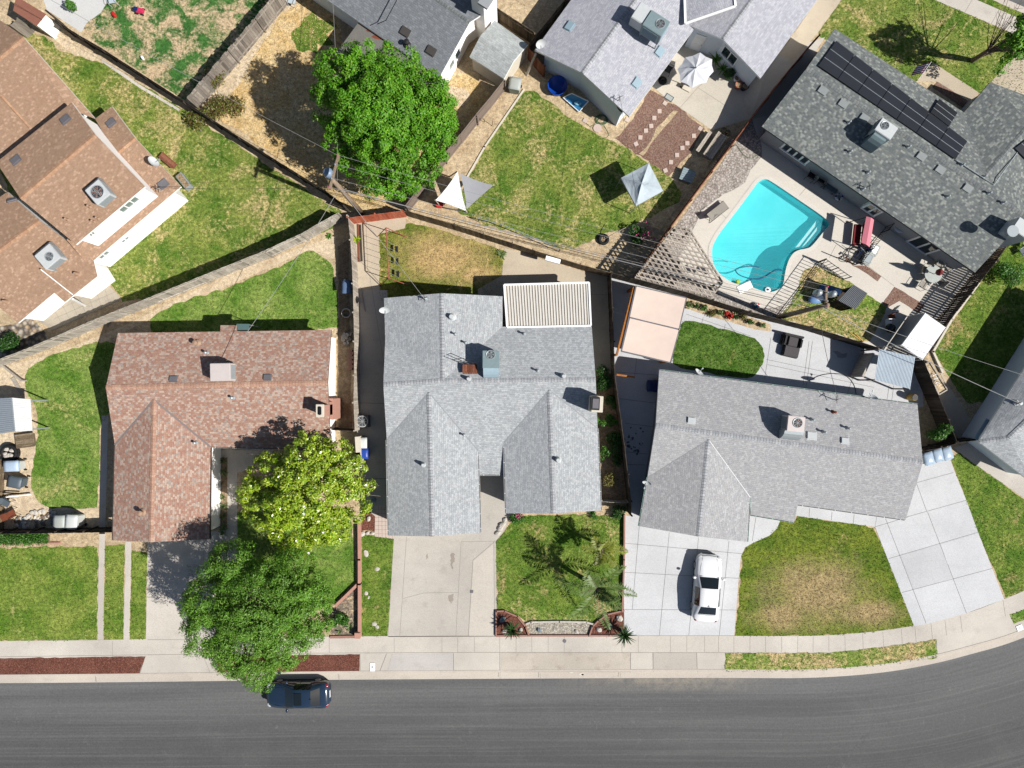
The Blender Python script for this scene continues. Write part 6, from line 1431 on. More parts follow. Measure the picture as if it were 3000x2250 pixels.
# shade sails
t = thing('shade_sail', 'white and grey pair of triangular shade sails beside the taupe fence', 'shade sail', W((1350, 560)))
p1, p2, p3 = [Vector(p) for p in G3(1, 1, 1772, 5, 2.6, 1592, 240, 2.2, 1842, 328, 2.0)]; q1, q2, q3 = [Vector(p) for p in G3(1, 1, 1792, 22, 2.5, 2064, 118, 2.2, 1846, 312, 1.9)]
def sail(a, b, c, mat):
    n = 8; g = []; ce = (a + b + c) / 3
    for i in range(n + 1):
        for j in range(n + 1 - i):
            u, v = i / n, j / n; w_ = 1 - u - v; p = a * u + b * v + c * w_; e = (u * v + v * w_ + u * w_) * 3; edge = max(0, e - 27 * u * v * w_ * .9)
            g.append(p.lerp(ce, .10 * edge) - Vector((0, 0, .12 * e)))
    idx = {}; k = 0
    for i in range(n + 1):
        for j in range(n + 1 - i): idx[i, j] = k; k += 1
    fs = []
    for i in range(n):
        for j in range(n - i):
            fs.append((idx[i, j], idx[i + 1, j], idx[i, j + 1]))
            if j < n - i - 1: fs.append((idx[i + 1, j], idx[i + 1, j + 1], idx[i, j + 1]))
    m = MB(); m.add(g, fs); m.build('sail', mat, t, smooth=True)
sail(p1, p2, p3, 'canvas_w'); sail(q1, q2, q3, 'canvas_g')
for p, b in ((p1, (1316, 518)), (p2, (1288, 602)), (p3, (1368, 622)), (q2, (1445, 545))): x = W(b); m = MB(); m.tube([x + (0,), (p.x, p.y, p.z + .03)], .05); m.build('post', 'wood_plank', t)
m = MB(); m.cyl(W((1289, 601)) + (0,), .24, .3, 14, .28); m.build('post_base', 'red', t)
# white tarp shed in the pool yard
t = thing('tarp_shelter', 'shelter with crumpled white tarp roof in the pool yard corner', 'shelter', W((2705, 985)))
A = [Vector(p) for p in G3(3, 1, 1412, 1155, 2.1, 1576, 1270, 2.1, 1390, 1532, 1.9, 1222, 1412, 1.9)]
cloth(t, A, 'canvas_w', 12, 12, .05, 'tarp', .03); m = MB()
for i in range(4): m.beam(A[i] - Vector((0, 0, .06)), A[(i + 1) % 4] - Vector((0, 0, .06)), .05, .05)
m.build('frame', 'trim', t)
for p in A: m = MB(); m.tube([(p.x, p.y, 0), (p.x, p.y, p.z)], .03); m.build('post', 'trim', t)
m = MB(); a, b = A[0], A[3]; m.add([(a.x, a.y, .05), (b.x, b.y, .05), b - Vector((0, 0, .1)), a - Vector((0, 0, .1))], [(0, 1, 2, 3)]); m.build('side_curtain', 'greywall', t)
# patio umbrella
t = thing('patio_umbrella', 'large white octagonal patio umbrella beside the pale house', 'umbrella', W((2032, 208)))
c = Vector(W((2037, 200), 2.7) + (2.75,)); rim = [Vector(p) for p in G3(2, 0, 1800, 425, 2.15, 1898, 480, 2.15, 1910, 578, 2.15, 1850, 670, 2.15, 1735, 714, 2.15, 1640, 662, 2.15, 1617, 560, 2.15, 1680, 465, 2.15)]
m = MB()
for i in range(8):
    a, b = rim[i], rim[(i + 1) % 8]; mid = (a + b) / 2 + (c - (a + b) / 2) * .06; m.add([a, mid, b, a.lerp(c, .5) + Vector((0, 0, .04)), mid.lerp(c, .5) - Vector((0, 0, .03)), b.lerp(c, .5) + Vector((0, 0, .04)), c], [(0, 1, 4, 3), (1, 2, 5, 4), (3, 4, 6), (4, 5, 6)])
m.build('canopy', 'canvas_u', t)
m = MB(); m.tube([(c.x, c.y, .05), (c.x, c.y, 2.82)], .03); m.build('pole', 'metal', t); m = MB(); m.cyl((c.x, c.y, .0), .3, .1, 16); m.build('base', 'dark', t)
m = MB(); m.ell((c.x, c.y, 2.82), (.07, .07, .06), 8, 5); m.build('finial', 'vent', t)
for a in rim: m = MB(); m.tube([a - Vector((0, 0, .02)), c - Vector((0, 0, .05))], .012, 4); m.build('rib', 'metal', t)
# --------- furniture
def sling_chair(label, p, rz, mat='fabric_tan', group=None, name='patio_chair', frame='metal_w'):
    t = thing(name, label, 'chair', p, rz, group); m = MB(); m.box((0, 0, .43), (.5, .5, .04)); m.build('seat', mat, t, local=True)
    m = MB(); m.beam((0, .24, .43), (0, .42, .98), .5, .035, up=(0, 1, .3)); m.build('backrest', mat, t, local=True)
    for i in (-1, 1):
        m = MB(); m.tube([(i * .28, -.28, 0), (i * .28, -.25, .62), (i * .28, .3, .64), (i * .27, .42, 1.0)], .018); m.build('arm', frame, t, local=True)
        m = MB(); m.tube([(i * .27, .32, 0), (i * .28, .25, .62)], .018); m.build('leg', frame, t, local=True)
    return t
t = thing('patio_table', 'round glass patio table under the folded maroon umbrella', 'table', G(3, 1, 1430, 850)[0]); c = G(3, 1, 1430, 850)[0]
m = MB(); m.cyl(c + (.68,), .62, .03, 22); m.build('tabletop', plain('frosted_glass', 'c9cfc9', .2), t)
for k in range(4): a = k * math.pi / 2 + .4; m = MB(); m.tube([(c[0] + .4 * math.cos(a), c[1] + .4 * math.sin(a), 0), (c[0] + .3 * math.cos(a), c[1] + .3 * math.sin(a), .68)], .02); m.build('leg', 'metal_w', t)
t = thing('folded_umbrella', 'folded maroon umbrella leaning over the patio table', 'umbrella', c); m = MB()
m.tube([c + (.0,), (c[0] + .05, c[1], 1.4)], .025); m.build('pole', 'metal_w', t); m = MB(); a = Vector((c[0] + .05, c[1], 1.2)); b = Vector(W(t_(3, 1, 1540, 808)[0], 2.4) + (2.4,)); m.tube([a, a.lerp(b, .25), a.lerp(b, .6), b], [.12, .24, .2, .03], 8); m.build('canopy', 'maroon', t)
for lab, x, y, rz in (('cream sling chair left of the folded maroon umbrella', 1365, 930, 2.6), ('dark-shadowed chair behind the glass patio table', 1380, 815, 1.4), ('cream chair right of the glass patio table, near the white window', 1505, 755, -.3), ('cream chair nearest the slatted fence', 1580, 785, -1.0), ('small white chair below the folded maroon umbrella', 1490, 905, -2.4)): sling_chair(lab, G(3, 1, x, y)[0], rz)
# lounger
t = thing('sun_lounger', 'grey sling sun lounger on the deck beside the river gravel', 'sun lounger', G(2, 1, 1920, 345)[0], R(38)); m = MB()
m.box((.3, 0, .33), (1.2, .58, .03)); m.build('seat', 'fabric_tan', t, local=True); m = MB(); m.beam((-.3, 0, .33), (-.78, 0, .72), .58, .03); m.build('backrest', 'fabric_tan', t, local=True)
m = MB()
for i in (-1, 1): m.tube([(-.75, i * .32, .05), (-.35, i * .32, .32), (.9, i * .32, .32), (.95, i * .32, 0)], .02); m.tube([(-.55, i * .33, .0), (-.5, i * .33, .55), (0, i * .33, .55), (.05, i * .33, .32)], .018)
m.build('frame', 'dark', t, local=True)
# swing seat with pink canopy
t = thing('garden_swing', 'garden swing seat with pink canopy and red cushions by the pool', 'swing seat', G(3, 1, 900, 510)[0])
A = [Vector(p) for p in G3(3, 1, 935, 370, 1.95, 997, 398, 1.9, 962, 620, 1.9, 893, 583, 1.95)]; m = MB(); g = []
for i in range(5):
    for j in range(3): u, v = j / 2, i / 4; p = A[0].lerp(A[1], u).lerp(A[3].lerp(A[2], u), v); g.append(p + Vector((0, 0, .12 * (1 - abs(u - .5) * 2))))
m.add(g, [(i * 3 + j, i * 3 + j + 1, i * 3 + j + 4, i * 3 + j + 3) for i in range(4) for j in range(2)]); m.build('canopy', 'pink', t)
sc = G(3, 1, 858, 520, z=.5)[0]; m = MB(); m.box((sc[0], sc[1], .48), (.55, 1.5, .14), R(-6)); m.build('seat_cushion', 'maroon', t, bevel=.04); m = MB(); m.box((sc[0] + .36, sc[1], .78), (.14, 1.5, .5), R(-6)); m.build('back_cushion', 'maroon', t, bevel=.04)
for i in (-1, 1):
    y = sc[1] + i * .95; m = MB(); m.tube([(sc[0] - .6, y, 0), (sc[0] + .1, y, 1.85), (sc[0] + .75, y, 0)], .03); m.build('side_frame', 'dark', t)
m = MB(); m.tube([(sc[0] + .1, sc[1] - .95, 1.85), (sc[0] + .1, sc[1] + .95, 1.85)], .03); m.build('top_bar', 'dark', t)
# bowl table, trays, bikes
t = thing('round_table', 'round white bowl-topped table by the charcoal roof edge', 'table', G(3, 1, 1170, 462)[0]); c = G(3, 1, 1165, 470)[0]
m = MB(); m.lathe([(.1, .62), (.42, .68), (.47, .74), (.4, .72), (.2, .7)], c + (0,), 22); m.build('tabletop', 'trim', t, smooth=True); m = MB(); m.tube([c + (0,), c + (.65,)], .06); m.build('pedestal', 'metal', t); m = MB(); m.cyl(c + (0,), .25, .05, 14); m.build('base', 'metal', t)
for lab, x, y in (('grey plastic cart with white basin beside the swing seat', 1002, 640), ('grey plastic cart tray near the brown bark strip', 950, 712)):
    c = G(3, 1, x, y, z=.6)[0]; t = thing('utility_cart', lab, 'cart', c); m = MB(); m.box((c[0], c[1], .55), (.62, .85, .12), R(-28)); m.build('tray', 'bin_g', t, bevel=.04)
    m = MB(); m.box((c[0], c[1], .6), (.45, .62, .06), R(-28)); m.build('basin', 'trim' if x > 1000 else 'metal', t, bevel=.02); m = MB(); m.box((c[0], c[1], .25), (.55, .75, .1), R(-28)); m.build('shelf', 'bin_g', t)
    for i in (-1, 1):
        for j in (-1, 1): m = MB(); m.box((c[0] + i * .2, c[1] + j * .28, .3), (.05, .05, .6)); m.build('leg', 'metal', t)
def bicycle(label, p, rz, mat):
    t = thing('bicycle', label, 'bicycle', p, rz)
    for x in (-.5, .5):
        m = MB(); pts = [(x + .31 * math.cos(a * math.pi / 10), 0, .33 + .31 * math.sin(a * math.pi / 10)) for a in range(21)]; m.tube(pts, .025, 5, cap=False); w_ = m.build('wheel', 'rubber', t, local=True)
        m = MB(); [m.tube([(x, 0, .33), (x + .3 * math.cos(k * .785), 0, .33 + .3 * math.sin(k * .785))], .005, 3) for k in range(8)]; m.build('spokes', 'metal', w_, local=True)
    m = MB()
    for a, b in (((-.5, 0, .33), (-.1, 0, .3)), ((-.1, 0, .3), (-.2, 0, .78)), ((-.5, 0, .33), (-.2, 0, .7)), ((-.1, 0, .3), (.36, 0, .74)), ((-.2, 0, .74), (.36, 0, .78)), ((.5, 0, .33), (.35, 0, .9))): m.tube([a, b], .025, 5)
    m.build('frame', mat, t, local=True); m = MB(); m.box((-.22, 0, .85), (.26, .14, .06)); m.build('saddle', 'rubber', t, bevel=.02, local=True); m = MB(); m.tube([(.3, -.3, .95), (.36, 0, .92), (.3, .3, .95)], .018, 5); m.build('handlebar', 'metal', t, local=True)
bicycle('blue bicycle leaning by the pink swing seat', G(3, 1, 890, 640)[0], R(-30), 'blue')
bicycle('dark bicycle by the iron railing below the swing seat', G(3, 1, 830, 690)[0], R(40), 'navy')
for lab, x, y in (('dark square chair in the shade under the charcoal eave, nearest the long window', 470, 55), ('dark square chair in the shade under the charcoal eave, second from the long window', 552, 92)): sling_chair(lab, G(3, 1, x, y)[0], R(150), 'dark', frame='dark')
c = G(3, 1, 635, 150)[0]; t = thing('side_table', 'grey slab table in the shade under the charcoal eave', 'table', c); m = MB(); m.box((c[0], c[1], .45), (.9, .6, .05), R(-35)); m.build('tabletop', 'bin_d', t)
for i in (-1, 1): m = MB(); m.box((c[0] + i * .3, c[1] - i * .2, .21), (.08, .5, .43), R(-35)); m.build('leg', 'bin_d', t)
c = G(3, 1, 705, 213)[0]; t = thing('swim_ring', 'white and blue swim ring in the shade under the charcoal eave', 'swim ring', c); m = MB(); m.ring(c + (.12,), .22, .1, 20, 8); m.build('ring', 'bin_w', t, smooth=True); m = MB()
for k in range(4): a = k * 1.571; m.ell((c[0] + .22 * math.cos(a), c[1] + .22 * math.sin(a), .14), (.1, .1, .11), 8, 5)
m.build('band', 'navy', t, smooth=True)
c = G(3, 1, 50, 1092, z=.2)[0]; t = thing('beach_ball', 'red, white and blue beach ball on the gravel by the pool', 'ball', c); m = MB(); m.ell(c + (.2,), (.2, .2, .2), 12, 8)
m.mi = [(0, 1, 2, 1)[(i % 12) // 3] for i in range(len(m.f))]; m.build('panels', ['red', 'trim', 'blue_l'], t, smooth=True)
for l, a in (('yellow stake lying by the dark fence, upper one', (795, 1310, 880, 1370)), ('yellow stake lying by the dark fence, lower one', (835, 1315, 912, 1388))):
    p, q = G(3, 1, *a); m = MB(); m.beam(p + (.06,), q + (.06,), .06, .05); tag(m.build('stake', 'yellow', loc=p + (0,)), l, 'stake')
sling_chair('grey lounge chair in the shade of the far right yard', G(3, 1, 2175, 660)[0], R(-60), 'bin_d'); sling_chair('pale lounge chair behind the grey one in the far right yard', G(3, 1, 2195, 600)[0], R(-100), 'fabric_tan')
# playhouse
t = thing('playhouse', 'wooden playhouse with dark corrugated roof and blue slide', 'playhouse', W((2500, 880)))
A = G3(3, 1, 830, 922, 2.3, 944, 993, 2.3, 845, 1125, 2.0, 708, 1052, 2.0); m = MB(); corr_sheet(m, A[0], A[1], A[2], A[3], 12, .016); m.build('roof', plain('roof_corrugated_grey', '6c7076', .5), t)
B = G3(3, 1, 738, 965, 2.1, 830, 922, 2.3, 708, 1052, 2.0, 650, 1085, 1.8); fl = inset([A[0], A[1], A[2], A[3]], .12)
m = MB(); m.prism(fl, .9, 1.0); m.build('floor', 'wood_dark', t)
for p in fl: post(t, p, 2.0, .09, 'wood_dark')
for i in (0, 1, 2):
    a, b = Vector(fl[i]), Vector(fl[(i + 1) % 4])
    m = MB(); k = int((b - a).length / .14)
    for j in range(k + 1): q = a.lerp(b, j / k); m.box((q.x, q.y, .85), (.1, .1, 1.5))
    m.build('side_boards', 'wood_dark', t)
m = MB(); s0, s1 = [Vector(p) for p in G3(3, 1, 730, 985, 1.0, 560, 935, .15)]; m.beam(s0, s1, .5, .05); m.build('slide', plain('slide_blue', '4a6a98', .4), t)
t = thing('boat_toy', 'blue and white plastic water tub beside the leaning pole', 'toy tub', G(3, 1, 540, 1035)[0]); c = G(3, 1, 545, 1030, z=.5)[0]
m = MB(); m.ell((c[0], c[1], .3), (.65, .4, .28), 14, 8, rz=.3); m.build('hull', plain('pale_blue_plastic', '7fa6d8', .4), t, smooth=True); m = MB(); m.ell((c[0] + .1, c[1], .5), (.3, .22, .14), 12, 6); m.build('seat', 'trim', t, smooth=True)
# dark seating by the round lawn
t = thing('outdoor_sofa', 'dark wicker outdoor sofa and ottoman with charcoal cushions', 'sofa', W((2310, 1010)), R(-13)); o = Vector(W((2312, 1008), .4)); m = MB()
m.box((0, .25, .18), (1.35, .7, .36)); m.box((.15, -.5, .18), (1.1, .75, .36)); m.build('base', 'wicker', t, local=True, bevel=.02)
m = MB(); m.box((.12, .22, .43), (.75, .66, .14)); m.build('seat_cushion', 'cushion', t, local=True, bevel=.05); m = MB(); m.box((.15, -.5, .43), (1.08, .72, .14)); m.build('ottoman_cushion', 'cushion', t, local=True, bevel=.05)
m = MB(); m.box((-.52, .25, .5), (.22, .72, .34)); m.build('armrest', 'wicker', t, local=True, bevel=.08); m = MB(); m.box((.62, .2, .5), (.22, .72, .34)); m.build('armrest', 'rubber', t, local=True, bevel=.08)
m = MB(); m.box((0, .62, .5), (1.4, .16, .55)); m.build('backrest', 'wicker', t, local=True, bevel=.04)
# picnic tables
def plank_thing(name, label, cat, a, b, wd, h, nb, mat, legs=True):
    a, b = Vector(W(a, h)), Vector(W(b, h)); d = (b - a); L = d.length; d.normalize(); nn = Vector((-d.y, d.x)); t = thing(name, label, cat, tuple((a + b) / 2)); m = MB(); rz = math.atan2(d.y, d.x); c = (a + b) / 2
    for i in range(nb): q = c + nn * ((i + .5) / nb - .5) * wd; m.box((q.x, q.y, h - .02), (L, wd / nb - .012, .04), rz)
    m.build('planks', mat, t)
    for s in (-.38, .38): k = MB(); q = c + d * L * s; k.box((q.x, q.y, (h - .04) / 2), (.08, wd * .85, h - .04), rz); k.build('leg', mat, t)
    return t
plank_thing('picnic_table', 'long grey plank picnic table beside the red-brown fence', 'table', *t_(2, 0, 1860, 1270, 1985, 1085), .75, .76, 5, 'wood_plank')
plank_thing('bench', 'narrow plank bench on the left of the picnic table', 'bench', *t_(2, 0, 1778, 1225, 1888, 1065), .28, .45, 2, 'wood_plank')
plank_thing('bench', 'shaded plank bench between the picnic table and the fence', 'bench', *t_(2, 0, 1950, 1300, 2060, 1130), .28, .45, 2, 'wood')
plank_thing('potting_bench', 'small blue-grey slatted bench half in shade near the tent', 'bench', *t_(2, 0, 1650, 1400, 1750, 1440), .9, .5, 6, plain('bluegrey_paint', '9fb0b6', .7, .15))
t = thing('door_mat', 'patterned dark door mat on the patio corner near the stepping stones', 'mat', G(2, 0, 1548, 792)[0]); m = MB(); c = G(2, 0, 1548, 792)[0]; m.box((c[0], c[1], .03), (.62, .42, .02), R(-33)); m.build('mat', 'bin_d', t); m = MB(); m.box((c[0], c[1], .042), (.5, .3, .012), R(-33)); m.build('pattern', 'bin_g', t)
# stepping stones
i = 0
ORD = ('first', 'second', 'third', 'fourth', 'fifth', 'sixth', 'seventh')
for row, pts in (('left row on the bark bed', ((1515, 837), (1470, 902), (1428, 957), (1403, 1022), (1360, 1060), (1315, 1115), (1280, 1167))), ('right row beside the picnic bench', ((1800, 1042), (1748, 1102), (1695, 1162), (1655, 1200), (1612, 1257), (1563, 1315), (1518, 1382)))):
    for k, (x, y) in enumerate(pts):
        c = G(2, 0, x, y)[0]; m = MB(); m.box((c[0], c[1], .03), (.3, .3, .05), R((-33, 2, 0, 5, 3, -2, 25)[k])); o = m.build('stepping_stone', 'paver', bevel=.01, loc=c + (0,)); tag(o, f'{ORD[k]} square stepping stone from the patio, {row}', 'stepping stone', 'square stepping stones on the bark bed')
m = MB(); c = G(2, 0, 968, 1040)[0]; m.cyl(c + (0,), .3, .07, 20); tag(m.build('stepping_stone', 'paver', loc=c + (0,)), 'large round pale stepping stone next to the green hose', 'stepping stone')
for x, y, l in ((868, 978, 'square pink paver left of the green hose'), (1210, 972, 'square pink paver at the tip of the pale gable')): m = MB(); c = G(2, 0, x, y)[0]; m.box((c[0], c[1], .03), (.3, .3, .06), R(-30)); tag(m.build('stepping_stone', 'paver', loc=c + (0,)), l, 'stepping stone')
t = thing('garden_hose', 'coiled green garden hose beside the round stepping stone', 'hose', G(2, 0, 1000, 970)[0]); m = MB()
pts = [G(2, 0, 1000 + (55 - k * .35) * math.cos(k * .4), 970 + (45 - k * .3) * math.sin(k * .4))[0] + (.02 + k * .0012,) for k in range(60)] + [p + (.02,) for p in G(2, 0, 960, 990, 910, 1030, 870, 990)]; m.tube(pts, .018, 5); m.tube([p + (.02,) for p in smooth_line(G(2, 0, 1020, 1020, 1055, 1070, 1060, 1110, 1010, 1120), 2)], .018, 5); m.build('coil', 'hose', t)
t = thing('garden_hose', 'dark looping hose on the back patio of the right grey house', 'hose', G(3, 2, 650, 300)[0]); m = MB(); m.tube([p + (.04,) for p in smooth_line(G(3, 2, 470, 320, 540, 280, 620, 262, 720, 260, 790, 290, 840, 360, 850, 430), 3)], .022, 5); m.build('coil', 'dark', t)
t = thing('garden_hose', 'thin green hose loop on the gravel by the red-brown fence', 'hose', G(2, 0, 2150, 1230)[0]); m = MB(); m.tube([p + (.035,) for p in smooth_line(G(2, 0, 2060, 1190, 2090, 1170, 2110, 1200, 2150, 1260, 2212, 1290, 2260, 1260), 3)], .018, 5); m.build('coil', 'hose', t)
# blue tub and frame pool
t = thing('plastic_tub', 'round bright blue plastic tub against the pale blue wall', 'tub', G(2, 0, 640, 715)[0]); c = G(2, 0, 640, 718)[0]; m = MB(); m.lathe([(.5, .06), (.58, .05), (.67, .52), (.7, .55), (.66, .54), (.56, .14), (.0, .12)], c + (0,), 28, cap=False); m.build('body', 'blue', t, smooth=True); m = MB(); m.ring(c + (.55,), .68, .03, 28, 6); m.build('rim', 'blue', t)
t = thing('paddling_pool', 'light blue vinyl paddling pool with white frame leaning beside the blue tub', 'paddling pool', G(2, 0, 790, 840)[0]); A = [Vector(p) for p in G3(2, 0, 690, 790, .15, 820, 905, .15, 895, 820, .75, 760, 755, .75)]; cloth(t, A, 'blue_l', 8, 8, .12, 'liner', .05); m = MB()
for i in range(4): m.tube([A[i], A[(i + 1) % 4]], .035, 6)
m.build('frame', 'trim', t); m = MB(); c = G(2, 0, 815, 835, z=.4)[0]; m.ell((c[0], c[1], .38), (.3, .18, .1), 10, 6, .1); m.build('folded_liner', plain('pale_vinyl', '8fd0ee', .3), t)
# ---------------- bins
def wheelie(label, p, rz, mat, lid, w_=.55, d=.62, h=1.0, group=None, tip=0):
    t = thing('wheelie_bin', label, 'bin', p, rz, group); m = MB(); a, b = w_ / 2 * .8, d / 2 * .78; A, B = w_ / 2, d / 2
    m.add([(-a, -b, .06), (a, -b, .06), (a, b, .06), (-a, b, .06), (-A, -B, h), (A, -B, h), (A, B, h), (-A, B, h)], [(3, 2, 1, 0), (4, 5, 6, 7), (0, 1, 5, 4), (1, 2, 6, 5), (2, 3, 7, 6), (3, 0, 4, 7)]); m.build('body', mat, t, bevel=.04, local=True)
    m = MB(); g = []
    for i in range(5):
        for j in range(5): u, v = i / 4 - .5, j / 4 - .5; g.append((u * (w_ + .06), v * (d + .06), h + .02 + .09 * (1 - (2 * u) ** 2 * .8) * (1 - (2 * v) ** 2 * .5)))
    k = len(g); m.add(g + [(x, y, h) for x, y, z in g], [(i * 5 + j, (i + 1) * 5 + j, (i + 1) * 5 + j + 1, i * 5 + j + 1) for i in range(4) for j in range(4)] + [(i, i + 1, k + i + 1, k + i) for i in range(4)] + [(20 + i + 1, 20 + i, k + 20 + i, k + 21 + i) for i in range(4)] + [(5 * i + 5, 5 * i, k + 5 * i, k + 5 * i + 5) for i in range(4)] + [(5 * i + 4, 5 * i + 9, k + 5 * i + 9, k + 5 * i + 4) for i in range(4)])
    m.build('lid', lid, t, smooth=True, local=True); m = MB(); m.box((0, -d / 2 - .07, h - .02), (w_ * .7, .05, .04))
    for s in (-1, 1): m.box((s * w_ * .3, -d / 2 - .03, h - .02), (.05, .08, .04))
    m.build('handle', lid, t, local=True)
    for s in (-1, 1): m = MB(); pts = [(s * (w_ / 2 + .0), -d / 2 + .1, .1), (s * (w_ / 2 + .06), -d / 2 + .1, .1)]; m.tube(pts, .1, 12); m.build('wheel', 'rubber', t, local=True)
    return t
wheelie('light grey wheelie bin by the dark fence, left of a white one', G(0, 3, 520, 70, z=.5)[0], 0, 'bin_g', 'bin_g', .78, .88, 1.05); wheelie('white wheelie bin by the dark fence, right of a grey one', G(0, 3, 620, 66, z=.5)[0], R(-4), 'bin_w', 'bin_w', .8, .92, 1.08)
wheelie('grey-green wheelie bin in the corner of the taupe fence', G(2, 0, 300, 705, z=.5)[0], R(170), plain('bin_green', '8fa094', .5), 'bin_g', .8, .8, 1.05)
wheelie('white lidded bin in the shaded side path', G(1, 2, 1003, 820, z=.6)[0], R(-90), 'bin_w', 'bin_w', .7, .72, 1.0); wheelie('blue lidded bin next to the white one in the shaded side path', G(1, 2, 1013, 905, z=.6)[0], R(-90), 'navy', plain('lid_blue', '2a4fb0', .4), .7, .72, 1.0)
wheelie('navy recycling bin under the corner of the right grey roof', G(2, 2, 1412, 362, z=.6)[0], R(88), 'navy', 'navy', .75, .8, 1.0)
PB = plain('pale_blue_lid', 'b3c8dc', .25, .08, 3)
for lab, x, y in (('clear-lidded bin nearest the right grey house, first of three', 1428, 945), ('middle one of the three clear-lidded bins', 1504, 920), ('clear-lidded bin nearest the side lawn, last of three', 1578, 905)): wheelie(lab, G(3, 2, x, y, z=.8)[0], R(15), 'bin_g', PB, .68, .82, .95)
wheelie('pale bin with light blue lid on the dirt strip at the left', G(0, 2, 128, 1005, z=.5)[0], R(92), 'bin_w', plain('lid_pale_blue', 'c0d4ea', .4), .7, 1.0, .95); wheelie('slate grey bin on the dirt strip at the left', G(0, 2, 150, 1135, z=.5)[0], R(78), 'bin_d', 'bin_d', .75, .95, .9)
wheelie('blue and white bin in the shaded gap beside the old fence', G(1, 1, 885, 950, z=.5)[0], R(180), 'bin_w', plain('lid_slate_blue', '6f86a8', .4), .6, .85, .95)
t = thing('condenser', 'square grey condenser unit on the shaded side path', 'air conditioner', G(1, 2, 995, 648)[0]); c = G(1, 2, 1000, 648, z=.7)[0]; m = MB(); m.box((c[0], c[1], .36), (.85, .85, .72)); m.build('cabinet', 'vent', t, bevel=.03); m = MB(); m.cyl((c[0], c[1], .725), .36, .02, 22); m.build('fan_well', 'black', t); m = MB(); fan(m, (c[0], c[1], .75), .38); m.build('fan_grille', 'metal_w', t)
# swing set
M['swing_red'] = plain('faded_red_paint', 'a8604e', .6)
t = thing('swing_set', 'red metal swing set with three black swings on the dry lawn', 'swing set', W((1140, 740))); a, b = [Vector(p) for p in G3(1, 1, 1192, 462, 2.25, 1213, 872, 2.25)]; m = MB(); m.tube([a, b], .04, 8); m.build('top_bar', 'swing_red', t)
for e in (a, b):
    for s in (-1, 1): m = MB(); m.tube([e, (e.x + s * 1.05, e.y - .15, 0)], .03, 7); m.build('leg', 'swing_red', t)
for f_ in (.32, .57, .83):
    p = a.lerp(b, f_); m = MB()
    for s in (-.2, .2): m.tube([(p.x, p.y + s, p.z), (p.x + .35, p.y + s, .45)], .012, 4)
    o = m.build('chain', 'metal', t); m = MB(); m.box((p.x + .35, p.y, .45), (.2, .46, .03)); m.build('swing_seat', 'rubber', t, bevel=.01)
# boards, logs, bricks in the gap
for l, x0, y0, x1, y1, mt, wd in (('long dark board lying on the concrete path', 985, 440, 998, 735, 'wood_dark', .1), ('reddish board lying along the old fence on the path', 968, 435, 975, 740, 'wood_red', .12), ('pale stick lying in the shade of the side path', 990, 950, 1022, 1140, 'wood_pale', .05)):
    p, q = G(1, 1, x0, y0, x1, y1); m = MB(); m.beam(p + (.06,), q + (.06,), wd, .06); tag(m.build('board', mt, loc=p + (0,)), l, 'board')
t = thing('log_pile', 'pile of cut grey log rounds in the shaded side yard', 'log pile', G(1, 1, 885, 1370)[0]); r = random.Random(9)
for k in range(13): q = G(1, 1, r.uniform(850, 915), r.uniform(1320, 1420))[0]; m = MB(); m.cyl((q[0], q[1], .0), r.uniform(.1, .17), r.uniform(.2, .5), 10); m.build('log', 'wood_plank', t)
t = thing('brick_stack', 'stack of dark red bricks against the old fence', 'brick stack', G(1, 1, 905, 1540)[0])
for k in range(9): q = G(1, 1, 905 + (k % 2) * 12, 1460 + k * 18)[0]; m = MB(); m.box((q[0], q[1], .15), (.32, .18, .3), r.uniform(-.1, .1)); m.build('bricks', 'brick_red', t)
t = thing('barrel_planter', 'half barrel planter with pale rim in the shaded side yard', 'planter', G(1, 1, 878, 1160)[0]); c = G(1, 1, 880, 1158)[0]; m = MB(); m.lathe([(.24, 0), (.32, .45), (.28, .45), (.26, .3), (0, .3)], c + (0,), 20, cap=False); m.build('tub', 'soil_dark', t, smooth=True); m = MB(); m.ring(c + (.45,), .31, .035, 20, 6); m.build('rim', 'stucco', t)
p, q = G(2, 1, 548, 705, z=1.8)[0], G(2, 1, 668, 738, z=1.8)[0]; m = MB(); m.beam(p + (1.72,), q + (1.72,), .32, .25); tag(m.build('trough', 'trim', bevel=.02, loc=p + (1.6,)), 'white trough fixed on top of the brown fence', 'trough')
t = thing('tyre_planter', 'black tyre planter with a bent stake beside the lawn edge', 'planter', G(2, 1, 1015, 560)[0]); c = G(2, 1, 1015, 560)[0]; m = MB(); m.ring(c + (.15,), .3, .12, 22, 8); m.build('tyre', 'rubber', t, smooth=True); m = MB(); m.cyl(c + (.02,), .25, .12, 14); m.build('soil', 'soil_dark', t); m = MB(); m.tube([c + (.1,), G(2, 1, 1100, 510, z=.9)[0] + (.9,), G(2, 1, 1200, 460, z=1.4)[0] + (1.4,)], .025); m.build('stake', 'wood_plank', t)
